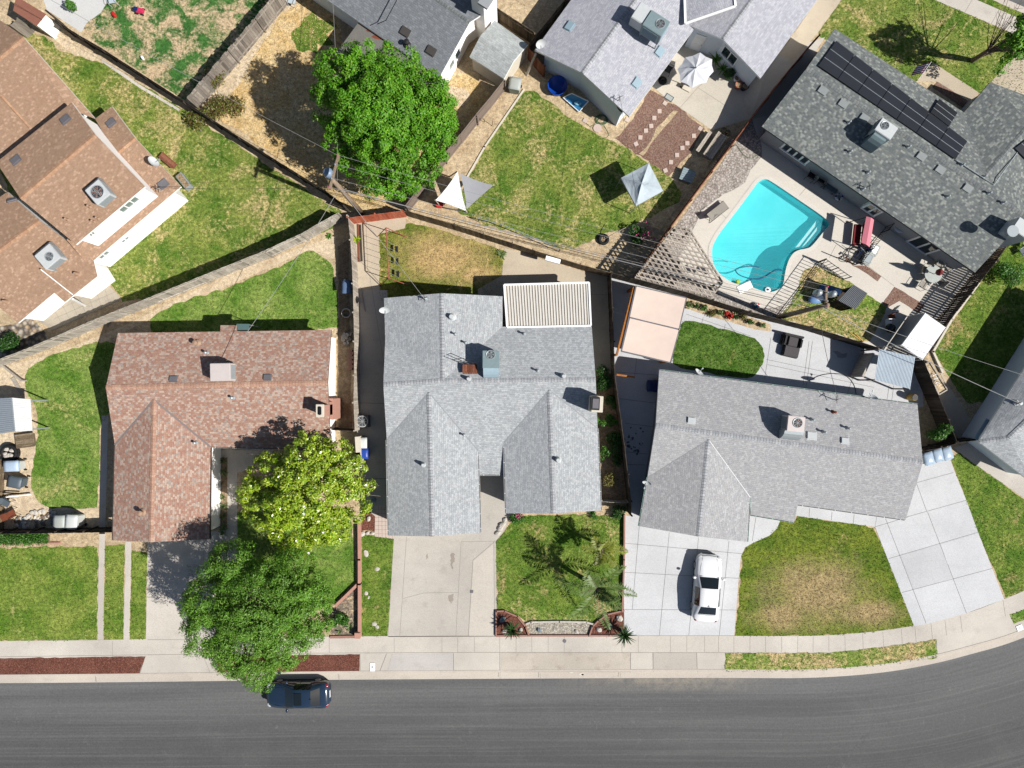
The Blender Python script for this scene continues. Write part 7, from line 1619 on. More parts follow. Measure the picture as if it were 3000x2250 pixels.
# left dirt strip clutter
t = thing('fire_ring', 'stack of black tyres holding grey rubble at the left edge', 'tyre stack', G(0, 2, 70, 905)[0]); c = G(0, 2, 72, 905, z=.4)[0]
for k in range(2): m = MB(); m.ring((c[0], c[1], .14 + .24 * k), .5, .13, 24, 8); m.build('tyre', 'rubber', t, smooth=True)
m = MB(); r = random.Random(4); [m.ell((c[0] + r.uniform(-.3, .3), c[1] + r.uniform(-.3, .3), .4), (.18, .15, .12), 7, 5, .15) for k in range(9)]; m.build('rubble', 'stone', t)
plank_thing('wood_crate', 'slatted wooden crate on the dirt behind the metal shed', 'crate', *t_(0, 2, 125, 815, 275, 795), 1.0, .35, 7, 'wood_brown')
for l, a in (('white pole lying on posts across the dirt strip', (0, 1268, 245, 1242)), ('black pole lying beside the white pole', (10, 1225, 160, 1232))):
    p, q = G(0, 2, *a, z=.3); m = MB(); m.beam(p + (.28,), q + (.28,), .08, .08); tag(m.build('pole', 'trim' if 'white pole lying on' in l else 'black', loc=p + (0,)), l, 'pole')
p, q = G(0, 2, -20, 165, 175, 318, z=.5); t = thing('beam_rail', 'white wooden rail crossing the corner of the left yard', 'rail', p); m = MB(); m.beam(p + (.5,), q + (.5,), .14, .12); m.build('rail', 'wood_pale', t); [post(t, x, .45, .1, 'wood_pale') for x in (p, q)]
p, q = G(0, 2, 105, 295, 185, 430); m = MB(); m.beam(p + (.05,), q + (.05,), .28, .06); tag(m.build('board', 'wood_pale', loc=p + (0,)), 'pale board lying on the dirt near the metal shed', 'board')
sling_chair('brown garden chair tipped beside the rock pile at the left', G(0, 2, 130, 1390)[0], R(120), 'rust', frame='dark'); sling_chair('grey garden chair on the dirt strip below the slate bin', G(0, 2, 85, 1300)[0], R(60), 'bin_d', frame='dark')
r = random.Random(21); t = thing('rock_pile', 'pile of tan and grey flat rocks by the dark fence', 'rock pile', G(0, 2, 290, 1420)[0])
for k in range(60):
    x = r.uniform(130, 470); y = r.uniform(1365, 1500) if x > 220 else r.uniform(1430, 1500)
    q = G(0, 2, x, y)[0]; m = MB(); m.ell((q[0], q[1], r.uniform(.03, .12)), (r.uniform(.12, .24), r.uniform(.09, .16), .07), 7, 5, .14, rz=r.uniform(0, 3)); m.build('rock', r.choice(['stone', 'stone', 'stucco', 'bark', 'stone_g']), t)
# things in the top left yards
t = thing('planter_trough', 'grey stone trough planter on the left lawn edge', 'planter', G(0, 0, 1510, 1480)[0], R(-52)); m = MB(); m.box((0, 0, .25), (1.2, .5, .5)); m.build('trough', 'metal', t, local=True, bevel=.03); m = MB(); m.box((0, 0, .505), (1.05, .36, .02)); m.build('soil', 'soil_dark', t, local=True)
plank_thing('garden_bench', 'weathered red wooden bench beside the satellite dish', 'bench', *t_(0, 0, 1300, 1250, 1410, 1345), .5, .4, 5, 'wood_red')
for l, x, y, mt, s in (('red toy on the bare soil of the top left yard', 930, 125, 'red', .3), ('small white toy on the patchy grass', 1160, 475, 'trim', .2)):
    t = thing('toy', l, 'toy', G(0, 0, x, y)[0]); m = MB(); m.ell((0, 0, .12), (s, s * .5, .12), 8, 5, .1, rz=-1.0); m.build('body', mt, t, local=True); m = MB(); m.ell((s * .4, -s * .5, .22), (s * .4, s * .3, .1), 7, 5, .1); m.build('handle', mt, t, local=True)
t = thing('toy_car', 'pink and black ride-on toy car on the patchy grass', 'toy car', G(0, 0, 1140, 98)[0], R(-12)); m = MB(); m.box((.05, 0, .22), (.62, .36, .2)); m.build('body', plain('hot_pink', 'e0406a', .35), t, local=True, bevel=.06); m = MB(); m.box((-.2, 0, .36), (.3, .3, .16)); m.build('cabin', 'navy', t, local=True, bevel=.05)
for i in (-1, 1):
    for j in (-1, 1): m = MB(); m.tube([(i * .22, j * .16, .1), (i * .22, j * .24, .1)], .1, 10); m.build('wheel', 'rubber', t, local=True)
sling_chair('pale blue lawn chair at the top of the patchy yard', G(0, 0, 935, 25)[0], R(10), 'canvas_lb'); sling_chair('white curved lounge chair at the top of the straw yard', G(1, 0, 445, 30)[0], R(-20), 'canvas_lb')
# raised bed and pots at right
t = thing('raised_bed', 'timber framed raised garden bed with a white trellis', 'garden bed', W((2745, 1100))); A = G(3, 2, 1412, 185, 1450, 165, 1592, 392, 1525, 432, z=.3); m = MB()
for i in range(4): m.beam(A[i] + (.15,), A[(i + 1) % 4] + (.15,), .08, .3)
m.build('frame', 'wood_pale', t); m = MB(); m.sheet(inset(A, .05), .22); m.build('soil', 'soil', t); m = MB(); z = .4
for a in ((1470, 270, 1510, 360), (1490, 262, 1530, 350), (1470, 280, 1505, 265), (1480, 310, 1518, 295), (1492, 340, 1528, 325)): p, q = G(3, 2, *a, z=z); m.tube([p + (z,), q + (z,)], .02, 5)
m.build('trellis', 'trim', t)
t = thing('barrel', 'yellow barrel beside the blue lean-to', 'barrel', G(3, 2, 1325, 460)[0]); c = G(3, 2, 1325, 455, z=.7)[0]; m = MB(); m.lathe([(.2, 0), (.24, .3), (.22, .75)], c + (0,), 14); m.build('body', 'yellow', t); m = MB(); m.cyl(c + (.75,), .2, .03, 14); m.build('lid', 'dark', t)
t = thing('barbecue', 'round black kettle barbecue in the shade beside the white tarp', 'barbecue', G(3, 1, 1135, 1280)[0]); c = G(3, 1, 1135, 1278, z=.8)[0]; m = MB(); m.ell(c + (.75,), (.36, .36, .26), 18, 10); m.build('bowl', plain('kettle_black', '202124', .2), t, smooth=True)
for k in range(3): a = k * 2.09; m = MB(); m.tube([(c[0] + .2 * math.cos(a), c[1] + .2 * math.sin(a), .6), (c[0] + .34 * math.cos(a), c[1] + .34 * math.sin(a), 0)], .02); m.build('leg', 'metal', t)
m = MB(); m.tube([(c[0] - .08, c[1], 1.02), (c[0] + .08, c[1], 1.02)], .02); m.build('handle', 'wood_brown', t)
t = thing('dining_chair_stack', 'white and rust clutter of stacked chairs in the shaded kennel', 'chair stack', G(3, 1, 1120, 1200)[0])
for k in range(3): q = G(3, 1, 1090 + 25 * k, 1235 - 45 * k)[0]; m = MB(); m.box((q[0], q[1], .42), (.45, .42, .05), .4 * k); m.build('seat', ('trim', 'rust', 'metal')[k], t); m = MB(); m.box((q[0], q[1] + .22, .65), (.45, .05, .45), .4 * k); m.build('backrest', ('trim', 'rust', 'metal')[k], t)
def pot(label, p, r, h, mat, plant=None, z=0):
    t = thing('plant_pot', label, 'plant pot', p + (z,)); m = MB(); m.lathe([(r * .7, 0), (r, h * .9), (r * 1.08, h), (r * .9, h), (r * .85, h * .85), (0, h * .85)], (0, 0, 0), 16, cap=False); m.build('pot', mat, t, local=True, smooth=True)
    m = MB(); m.cyl((0, 0, h * .8), r * .86, .03, 14); m.build('soil', 'soil_dark', t, local=True); return t
for l, x, y, r_, h_, mt in (('olive green pot at the head of the picnic table', 1980, 1070, .2, .4, 'olive'), ('small yellow-green pot beside the olive pot', 2018, 1080, .15, .3, 'olive'), ('white ring-rimmed pot on the patio below the window', 2085, 650, .2, .4, 'trim'), ('terracotta pot on the patio right of the umbrella', 2098, 705, .25, .45, 'terracotta'), ('small brown pot behind the terracotta pot', 2128, 668, .18, .35, 'rust'), ('dark pot in the shade right of the terracotta pot', 2150, 720, .26, .5, 'dark')): pot(l, G(2, 0, x, y)[0], r_, h_, mt)
t = thing('hose_reel', 'coiled black hose on the shaded patio under the pale eave', 'hose reel', G(2, 0, 1495, 650)[0]); c = G(2, 0, 1495, 655)[0]; m = MB(); [m.ring(c + (.05 + k * .04,), .28 - .03 * k, .035, 20, 5) for k in range(5)]; m.build('coil', 'rubber', t); m = MB(); m.cyl(c + (0,), .08, .35, 10); m.build('spindle', 'dark', t)
sling_chair('dark chair in the shade under the pale eave', G(2, 0, 1530, 580)[0], R(60), 'dark', frame='dark'); 
t = thing('stone_slab', 'pale slab on the patio edge under the umbrella', 'slab', G(2, 0, 1690, 710)[0]); m = MB(); m.prism(G(2, 0, 1650, 720, 1668, 690, 1725, 720, 1710, 752), .02, .12); m.build('slab', 'stucco', t); m = MB(); m.prism(G(2, 0, 1632, 708, 1650, 680, 1668, 690, 1650, 718), .02, .3); m.build('crate', 'wood_dark', t)
p, q = Vector(G(2, 0, 472, 430, z=1.9)[0] + (1.9,)), Vector(G(2, 0, 393, 612)[0] + (0,)); m = MB(); m.beam(p, q, .14, .1); tag(m.build('board', 'wood_plank', loc=tuple(q)), 'long grey board leaning on the redwood gate', 'board')
t = thing('garden_trellis', 'black double hook plant stand at the edge of the lawn path', 'plant stand', G(1, 0, 2020, 980)[0]); m = MB(); q = [G(1, 0, 2050, 1020)[0] + (0,), G(1, 0, 2060, 960, z=.9)[0] + (.9,)]; m.tube(q, .02); m.tube([G(1, 0, 1985, 960, z=.9)[0] + (.9,), G(1, 0, 1990, 985)[0] + (0,)], .02); m.build('hook', 'black', t)
# metal fence-side pipe rail, front of the lawn
t = thing('pipe_rail', 'long silver pipe rail on short posts beside the brown fence', 'rail', W((1500, 650))); pts = P3(1400, 640, .9, 1468, 657, .9, 1550, 690, .9, 1640, 730, .9); m = MB(); m.tube(pts, .03); m.build('pipe', 'metal', t)
for p in pts: m = MB(); m.tube([(p[0], p[1], 0), p], .025); m.build('post', 'dark', t)
# boulders
r = random.Random(31)
def boulder(label, p, s, mat='stone', group=None, fl=.6):
    m = MB(); m.ell((p[0], p[1], s * fl * .4), (s * r.uniform(.9, 1.15), s * r.uniform(.65, .9), s * fl), 9, 6, .12, rz=r.uniform(0, 3)); tag(m.build('boulder', mat, loc=p + (0,)), label, 'boulder', group)
for l, x, y, s, mt in (('pale boulder at the porch path, nearest the house', 220, 62, .22, 'stone'), ('pale boulder at the porch path, second from the house', 196, 100, .27, 'stone'), ('pale boulder at the porch path, third from the house', 180, 130, .25, 'stone'), ('pale boulder at the porch path, nearest the driveway corner', 162, 168, .22, 'stone'), ('white boulder right of the left sago palm', 347, 955, .2, 'stone'), ('white boulder left of the left sago palm', 215, 962, .2, 'stone'), ('blue-grey boulder in the shade of the left planter', 200, 868, .26, 'stone_g'), ('tall pale boulder in the right bark planter', 980, 950, .24, 'stone'), ('blue-grey boulder in the sago shadow of the right planter', 1070, 922, .25, 'stone_g'), ('pale pitted boulder at the back of the right planter', 1145, 858, .26, 'stone'), ('grey boulder on the gravel bed', 497, 955, .22, 'stone_g'), ('small pale boulder at the right end of the gravel bed', 800, 965, .17, 'stone')): boulder(l, G(2, 3, x, y)[0], s, mt)
for l, x, y, s, mt in (('white boulder at the end of the small bark bed, left of three', 1000, 1560, .22, 'stone'), ('tan boulder at the end of the small bark bed, middle of three', 1043, 1552, .16, 'stone'), ('white boulder at the end of the small bark bed, right of three', 1082, 1555, .16, 'stone'), ('pale boulder in the middle of the small bark bed', 1052, 1437, .2, 'stone'), ('dark boulder in the shade of the small bark bed', 1045, 1365, .25, 'stone_g'), ('grey boulder by the magnolia at the shaded path', 1095, 1280, .2, 'stone_g')): boulder(l, G(1, 2, x, y)[0], s, mt)
for k, (x, y, s) in enumerate(((1030, 335, .28), (1120, 462, .18), (1030, 658, .16), (1052, 690, .13), (1097, 908, .18), (1120, 930, .16))): boulder(('broad', 'rounded', 'pinkish', 'small', 'long', 'split')[k] + ' flat stone in the narrow grass strip, ' + ORD[k] + ' from the house', G(1, 3, x, y)[0], s, 'stone', None, .25)
# kerbside covers
for l, x0, y0, x1, y1, c_, rr_ in (('white meter box cover in the concrete strip before the wide driveway', 1062, 1222, 1102, 1288, 1, 3), ('white meter box cover by the right driveway apron', 2150, 915, 2200, 960, 3, 3)):
    t = thing('meter_cover', l, 'meter cover', G(c_, rr_, (x0 + x1) / 2, (y0 + y1) / 2)[0]); m = MB(); a = G(c_, rr_, x0, y0, x1, y1); cx, cy = cen(a); m.box((cx, cy, .03), (abs(a[1][0] - a[0][0]), abs(a[1][1] - a[0][1]), .03), R(0 if c_ == 1 else 22)); m.build('lid', 'trim', t, bevel=.008); m = MB(); m.box((cx, cy, .048), (.12, .16, .008)); m.build('reading_flap', 'bin_g', t)
t = thing('drain_cover', 'small square dark drain cover on the wide driveway', 'drain cover', G(1, 3, 1886, 643)[0]); c = G(1, 3, 1886, 643)[0]; m = MB(); m.box((c[0], c[1], .025), (.22, .22, .02)); m.build('grate', 'vent', t)
t = thing('stop_valve_cover', 'small round brown valve cover in the sidewalk', 'valve cover', G(2, 3, 702, 1044)[0]); c = G(2, 3, 702, 1044)[0]; m = MB(); m.cyl(c + (.015,), .13, .02, 16); m.build('lid', 'vent', t)
# spilled paint and leaf litter marks on the gutter
m = MB(); r = random.Random(2)
for x, y, s in ((840, 1318, .2), (850, 1322, .12), (757, 1300, .12), (660, 1325, .08)): q = G(2, 3, x, y)[0]; m.sheet([(q[0] + s * math.cos(a) * r.uniform(.6, 1.2), q[1] + s * .5 * math.sin(a) * r.uniform(.6, 1.2)) for a in (0, .7, 1.4, 2.1, 2.8, 3.5, 4.2, 4.9, 5.6)], -.095 if y > 1312 else .012)
o = m.build('paint_marks', 'stucco'); o['kind'] = 'structure'
# flag
t = thing('flag', 'red and white striped flag on a short wall pole', 'flag', G(3, 0, 1400, 560)[0] + (0,)); p0, p1 = Vector(G(3, 0, 1362, 640, z=2.2)[0] + (2.2,)), Vector(G(3, 0, 1462, 500, z=3.0)[0] + (3.0,)); m = MB(); m.tube([p0, p1], .018); m.build('pole', 'trim', t)
m = MB(); a, b = p0.lerp(p1, .35), p0.lerp(p1, .95); dn = Vector((-.55, .1, -.6))
for k in range(9):
    u0, u1 = k / 9, (k + 1) / 9; vs_ = []
    for j in range(5): w_ = Vector((0, 0, .05 * math.sin(j * 1.6))); vs_ += [a.lerp(b, u0) + dn * (j / 4) + w_, a.lerp(b, u1) + dn * (j / 4) + w_]
    m.add(vs_, [(2 * j, 2 * j + 1, 2 * j + 3, 2 * j + 2) for j in range(4)], k % 2)
m.build('cloth', [plain('flag_red', 'b8486a', .8), 'canvas_w'], t)
# ================================================================ CARS
def car(name, label, loc, rz, paint, ln=4.7, wd=1.82, sunroof=False, wing=True):
    """x forward; lofted body, then glass, lamps, wheels as parts"""
    t = thing(name, label, 'car', loc, rz); hw = wd / 2
    # station: x, belt half width, belt z, top half width, top z
    S = [(2.32, .50, .52, .44, .56), (2.27, .66, .60, .58, .66), (2.12, .80, .67, .70, .76), (1.85, .875, .74, .75, .85), (1.4, .905, .80, .76, .92), (1.0, .91, .86, .76, .985), (.82, .91, .88, .74, 1.02), (.12, .91, .92, .63, 1.37), (-.1, .91, .93, .62, 1.415), (-.6, .91, .94, .61, 1.435), (-1.0, .91, .95, .60, 1.41), (-1.16, .91, .955, .59, 1.385), (-1.75, .905, .97, .68, 1.09), (-1.9, .90, .97, .72, 1.05), (-2.12, .86, .95, .70, 1.03), (-2.28, .74, .90, .62, .96), (-2.36, .60, .82, .52, .84)]
    k = ln / 4.68; q = hw / .91
    def sec(x, bw, bz, tw, tz):
        tr = [(bw * .9, .24), (bw, .42), (bw * 1.0, .62 if bz > .66 else bz * .85), (bw * .975, bz), (tw + .03, tz - .05 if tz - bz > .2 else (bz + tz) / 2), (tw - .05, tz), (tw * .5, tz + .022), (0, tz + .03)]
        r_ = [(x * k, y * q, z) for y, z in tr]
        return r_ + [(p[0], -p[1], p[2]) for p in reversed(r_[:-1])]
    secs = [sec(*s_) for s_ in S]; n = len(secs[0]); parts = {'b': [], 'w': [], 'r': [], 's': []}
    for i in range(len(S) - 1):
        for j in range(n - 1):
            f = (i * n + j, (i + 1) * n + j, (i + 1) * n + j + 1, i * n + j + 1); top = 5 <= j <= 8 ; side = j in (3, 10); kind = 'b'
            if i == 6 and (top): kind = 'w'
            if i == 11 and (top): kind = 'r'
            if side and 7 <= i <= 10: kind = 's'
            parts[kind].append(f)
    V = [p for s_ in secs for p in s_]
    caps_ = [tuple(range(n - 1, -1, -1)), tuple(range((len(S) - 1) * n, len(S) * n))]
    def mk(name, fs, mat, sm=True):
        ids = sorted({i for f in fs for i in f}); mp = {i: a for a, i in enumerate(ids)}; m = MB(); m.add([V[i] for i in ids], [tuple(mp[i] for i in reversed(f)) for f in fs])
        o = m.build(name, mat, t, smooth=sm, local=True); return o
    b = mk('body', parts['b'] + [tuple(reversed(c)) for c in caps_], paint); mk('windshield', parts['w'], 'carglass'); mk('rear_window', parts['r'], 'carglass')
    for sg in (0, 1): mk('side_window', [f for f in parts['s'] if (V[f[0]][1] > 0) == bool(sg)], 'carglass')
    m = MB()
    for s in (-1, 1): # door shut lines and sills
        m = MB()
        for x in (.78, -.28, -1.25): m.box((x * k, s * hw * .995, .66), (.02, .012, .5))
        m.box((0, s * hw * .96, .26), (2.6 * k, .05, .1)); m.build('trim_line', 'rubber', b, local=True)
    for s in (-1, 1):
        m = MB(); m.ell((.72 * k, s * (hw + .1), .98), (.1, .13, .08), 10, 6); m.build('wing_mirror', paint, t, smooth=True, local=True)
        m = MB(); m.ell((2.08 * k, s * .66 * q, .70), (.2, .16, .07), 10, 6, rz=-s * .6); m.build('headlight', 'lamp_clear', t, smooth=True, local=True)
        m = MB(); m.ell((-2.17 * k, s * .68 * q, .88), (.17, .15, .09), 10, 6, rz=s * .5); m.build('taillight', 'lamp_red', t, smooth=True, local=True)
        for x in (1.42, -1.42):
            w_ = MB(); pr = [(.0, -.1), (.3, -.1), (.33, -.07), (.33, .07), (.3, .1), (.0, .1)]; vs_ = []
            for r_, y in pr: vs_ += [(x * k + r_ * math.cos(2 * math.pi * a / 20), s * (hw - .1) + y, .33 + r_ * math.sin(2 * math.pi * a / 20)) for a in range(20)]
            w_.add(vs_, [(i * 20 + a, i * 20 + (a + 1) % 20, (i + 1) * 20 + (a + 1) % 20, (i + 1) * 20 + a) for i in range(5) for a in range(20)]); wh = w_.build('wheel', 'rubber', t, local=True)
            w_ = MB(); vs_ = []; [vs_.append((x * k + r_ * math.cos(2 * math.pi * a / 20), s * (hw + y), .33 + r_ * math.sin(2 * math.pi * a / 20))) for r_, y in ((.22, .003), (.05, .02)) for a in range(20)]
            w_.add(vs_, [(a, (a + 1) % 20, 20 + (a + 1) % 20, 20 + a) for a in range(20)]); w_.build('rim', 'metal', wh, local=True)
    m = MB(); m.box((2.33 * k, 0, .42), (.06, .9, .18)); m.build('grille', 'rubber', t, bevel=.02, local=True)
    m = MB(); m.box((-2.37 * k, 0, .62), (.02, .5, .13)); m.build('licence_plate', 'trim', t, local=True)
    m = MB(); m.box((-2.3 * k, 0, .45), (.16, 1.3 * q, .16)); m.build('bumper', paint, t, bevel=.04, local=True)
    m = MB(); m.beam((.87 * k, -.68 * q, 1.012), (.87 * k, .68 * q, 1.012), .05, .02); m.build('wiper', 'rubber', t, local=True)
    m = MB()
    for s in (-1, 1): m.tube([(2.1 * k, s * .5 * q, .80), (1.5 * k, s * .62 * q, .925), (.9 * k, s * .68 * q, 1.0)], .008, 4)
    m.tube([(2.2 * k, -.6 * q, .735), (2.26 * k, 0, .745), (2.2 * k, .6 * q, .735)], .01, 4); m.tube([(-1.78 * k, -.62 * q, 1.10), (-1.8 * k, 0, 1.125), (-1.78 * k, .62 * q, 1.10)], .01, 4); m.build('shut_line', 'rubber', b, local=True)
    if sunroof: m = MB(); m.box((-.25 * k, 0, 1.452), (.5, .86, .035)); m.build('sunroof', 'carglass', t, bevel=.01, local=True)
    if wing: m = MB(); m.beam((-1.0, 0, 1.42), (-1.16, 0, 1.5), .04, .02); m.build('aerial', 'rubber', t, local=True)
    return t
def paint(name, h, k=1.0, rough=.22):
    s = NB(name); s.b.inputs['Coat Weight'].default_value = .6; s.b.inputs['Coat Roughness'].default_value = .04; return s.done(C(h, k), rough, .0, .5)
M['carglass'] = plain('car_glass', '1c2224', .04, .02, 2, spec=.9); M['lamp_clear'] = plain('lamp_clear', 'd5d8da', .1, .05, spec=.8); M['lamp_red'] = plain('lamp_red', 'a82030', .15, .05, spec=.8)
M['paint_white'] = paint('white_car_paint', 'f4f5f7', 1.12); M['paint_blue'] = paint('dark_blue_car_paint', '2c4058', .75, .14)
car('sedan', 'white sedan parked on the pale slab driveway', W((2068, 1718), .4), R(85.5), 'paint_white', 4.72, 1.84)
car('sedan', 'dark blue sedan with sunroof parked on the street under the feathery tree', W((873, 2034), .5)[:2] + (-.12,), R(181), 'paint_blue', 4.5, 1.8, True)

# ================================================================ TREES
def lobes(c, R_, rz, n, seed, sp=.55, k=.55, vz=.5):
    r = random.Random(seed); o = [(c[0], c[1], c[2], R_ * .72, R_ * .72, rz * .85)]
    for i in range(n):
        a = 2 * math.pi * i / n + r.uniform(-.25, .25); d = R_ * sp * r.uniform(.85, 1.15); q = R_ * k * r.uniform(.8, 1.15)
        o.append((c[0] + d * math.cos(a), c[1] + d * math.sin(a), c[2] + rz * r.uniform(-vz, vz * .6), q, q, rz * .6 * r.uniform(.8, 1.1)))
    return o
def PL(*a):   # lobes from survey: px, py, z, radius(px on photo), rz
    o = []
    for i in range(0, len(a), 5):
        x, y, z, r_, v = a[i:i + 5]; p = W((x, y), z); q = LS * r_ * (H - z) / H / PXM; o.append((p[0], p[1], z, q, q, v))
    return o
LS = .84
tree('broadleaf_tree', 'large bright green broadleaf tree over the straw-coloured yard', 'tree', W((1150, 420)), PL(1110, 290, 7.4, 95, 1.6, 1120, 350, 7.0, 90, 1.5, 1110, 320, 6.6, 140, 2.4, 1010, 230, 6.2, 82, 1.7, 1170, 200, 6.0, 62, 1.4, 1075, 185, 6.2, 55, 1.3, 985, 310, 5.4, 70, 1.6, 1245, 300, 6.0, 82, 1.8, 1250, 390, 5.5, 84, 1.7, 1215, 345, 6.0, 85, 1.6, 1265, 345, 5.2, 70, 1.5, 1170, 545, 4.2, 50, 1.0, 1030, 400, 5.2, 80, 1.6, 1130, 430, 6.0, 95, 2.0, 1210, 480, 5.0, 75, 1.5, 1110, 510, 4.6, 72, 1.4, 1040, 470, 4.4, 50, 1.1, 1170, 530, 4.2, 48, 1.1, 1220, 235, 5.6, 45, 1.1), 'lf_ash', 900, (.16, .095), 120, .44, .28, 3, 14, up=.3)
LS = .9
tree('magnolia_tree', 'yellow-green magnolia with white blossoms in front of the brick-red roof', 'tree', W((890, 1420)), PL(900, 1430, 5.6, 85, 1.4, 885, 1450, 5.0, 115, 2.0, 800, 1400, 4.4, 75, 1.6, 905, 1345, 4.8, 75, 1.5, 1005, 1390, 4.4, 62, 1.4, 1010, 1465, 4.2, 72, 1.5, 790, 1490, 4.0, 68, 1.4, 860, 1540, 3.8, 72, 1.4, 960, 1530, 3.8, 68, 1.4, 895, 1590, 3.2, 38, 1.0, 750, 1450, 4.0, 42, 1.1, 985, 1330, 4.0, 40, 1.1, 1045, 1430, 4.0, 38, 1.0), 'lf_mag', 520, (.18, .10), 85, .38, .2, 5, 12, up=.3, flowers=36)
tree('feathery_tree', 'mid green feathery tree hanging over the sidewalk and street', 'tree', W((740, 1745)), PL(760, 1770, 5.8, 125, 2.4, 690, 1660, 5.2, 68, 1.6, 860, 1700, 5.2, 80, 1.7, 905, 1790, 4.8, 70, 1.5, 620, 1760, 4.8, 68, 1.5, 620, 1850, 4.4, 68, 1.4, 720, 1880, 5.0, 85, 1.7, 830, 1870, 4.8, 82, 1.6, 760, 1950, 4.0, 52, 1.2, 680, 1920, 4.0, 50, 1.1, 770, 1985, 3.6, 26, .8, 660, 1640, 4.6, 38, 1.0, 905, 1850, 4.2, 45, 1.1), 'lf_mesq', 740, (.15, .06), 150, .46, .24, 8, 14, up=.2)
tree('street_tree', 'sparse dark-branched tree with a leafy crown at the top right corner', 'tree', W((2847, 178)), PL(2982, 100, 5.4, 26, 1.0, 3010, 130, 5.0, 26, 1.0, 2975, 140, 4.8, 18, .7, 3015, 70, 5.2, 30, 1.0, 2935, 190, 3.2, 12, .5), 'lf_ash', 70, (.2, .11), 60, .34, .15, 11, 8)
t = bpy.data.objects['street_tree']
m = MB(); r = random.Random(12); c = Vector(W((2895, 148), 2.6) + (2.6,)); m.tube([W((2849, 178)) + (0,), tuple(c)], [.17, .14], 8)
m.build('bough', 'bark', t)
for k in range(26):
    a = r.uniform(0, 6.28); e = r.uniform(.25, 1.1); l = r.uniform(1.6, 3.4); d = Vector((math.cos(a) * math.sin(e) + .35, math.sin(a) * math.sin(e) + .3, math.cos(e) * .8)); q = c + d * l; m = MB(); mid = c.lerp(q, .5) + Vector((r.uniform(-.2, .2), r.uniform(-.2, .2), .1)); m.tube([c, mid, q], [.04, .022, .006], 5)
    for j in range(5): b = c.lerp(q, r.uniform(.4, 1)); m.tube([b, b + Vector((r.uniform(-.6, .6), r.uniform(-.6, .6), r.uniform(0, .5)))], [.014, .005], 4)
    m.build('branch', 'bark', t)
# palms of the front lawn
palm('palm', 'taller green palm leaning over the brick edging of the front lawn', W((1722, 1702)), P3(1750, 1726, 2.6)[0], 12, 3.0, 'lf_palm', 4, .15, .62, (.4, 1.45), .34)
palm('palm', 'smaller yellow-green palm at the back of the front lawn', W((1743, 1588)), P3(1764, 1610, 1.8)[0], 8, 2.1, 'lf_palm_y', 6, .1, .48, (.35, 1.4), .34)
def sago(label, p, z, seed, L=.8): return blades('sago_palm', label, 'palm', p, 56, L, .085, 'lf_sago', seed, (.25, 1.55), z, trunk=.15, droop=.22)
sago('dark sago palm in the left bark planter', W((1500, 1835)), .75, 3, .85); sago('dark sago palm leaning over the right planter corner', W((1824, 1848)), .85, 5, .92)
# shrubs
bush('shrub', 'reddish and green shrub at the corner of the straw yard', 'shrub', G(1, 0, -140, 870)[0], 1.35, 1.1, 'lf_red', 2600, (.16, .09), 3)
bush('shrub', 'large green shrub in the far right yard', 'shrub', G(3, 1, 2000, 830)[0], .95, 1.6, 'lf_bush', 2600, (.14, .07), 4)
bush('shrub', 'young green tree-like shrub behind the three clear-lidded bins', 'shrub', G(3, 2, 1440, 735)[0], .55, 2.0, 'lf_bush', 1300, (.2, .07), 5)
bush('shrub', 'dark green shrub on the rock bed at the left edge', 'shrub', G(0, 1, 90, 1430)[0], .9, 1.2, 'lf_dark', 2300, (.13, .08), 6)
bush('shrub', 'small pale green tree on the concrete pad of the top left yard', 'shrub', G(0, 0, 625, 85)[0], .33, 1.2, 'lf_bush', 350, (.2, .1), 7)
bush('rose_bush', 'pink and red rose bush in the dark corner of the open lawn', 'shrub', G(2, 1, 1330, 545)[0], .7, .9, 'lf_rose', 1300, (.12, .08), 8)
bl = bpy.data.objects['rose_bush']; m = MB(); r = random.Random(8)
for k in range(24): q = (r.gauss(0, .4), r.gauss(0, .38), r.uniform(.7, 1.0)); m.ell(q, (.06, .06, .045), 6, 4)
m.build('blossom', 'petal_pink', bl, local=True)
for l, x, y, rr_, hh, mt, nn in (('large dark shrub at the top of the side planter', 1035, 330, .85, 1.1, 'lf_dark', 2200), ('dark shrub below the largest one in the side planter', 1050, 450, .5, .7, 'lf_dark', 900), ('shrub in the middle of the side planter', 1075, 630, .45, .6, 'lf_bush', 600), ('wide dark shrub halfway down the side planter', 1075, 790, .75, .9, 'lf_dark', 1700), ('shrub touching the middle house wall', 975, 655, .4, .9, 'lf_bush', 600), ('pale green shrub low in the side planter', 1015, 905, .4, .7, 'lf_bush', 500), ('dry twiggy shrub at the bottom of the side planter', 1045, 1130, .6, .8, 'lf_dry', 700), ('dark ground shrub at the lower end of the side planter', 1120, 950, .5, .6, 'lf_dark', 700), ('leafy shrub in front of the low planter gate', 1120, 1375, .5, .6, 'lf_dark', 900), ('small flowering shrub by the porch path', 300, 1415, .45, .55, 'lf_bush', 700), ('small shrub at the front wall of the middle house', 920, 1390, .3, .5, 'lf_bush', 350)):
    o = bush('shrub', l, 'shrub', G(2, 2, x, y)[0], rr_, hh, mt, nn, (.13, .07), int(x + y))
    if 'flowering' in l:
        m = MB(); r = random.Random(2)
        for k in range(16): m.ell((r.uniform(.05, .5), r.uniform(-.1, .2), r.uniform(.4, .6)), (.05, .05, .04), 6, 4)
        m.build('blossom', 'petal_pink', o, local=True)
o = bush('shrub', 'bright green shrub in the triangular planter', 'shrub', G(1, 3, 830, 850)[0], .5, .7, 'lf_bush', 1300, (.14, .08), 21)
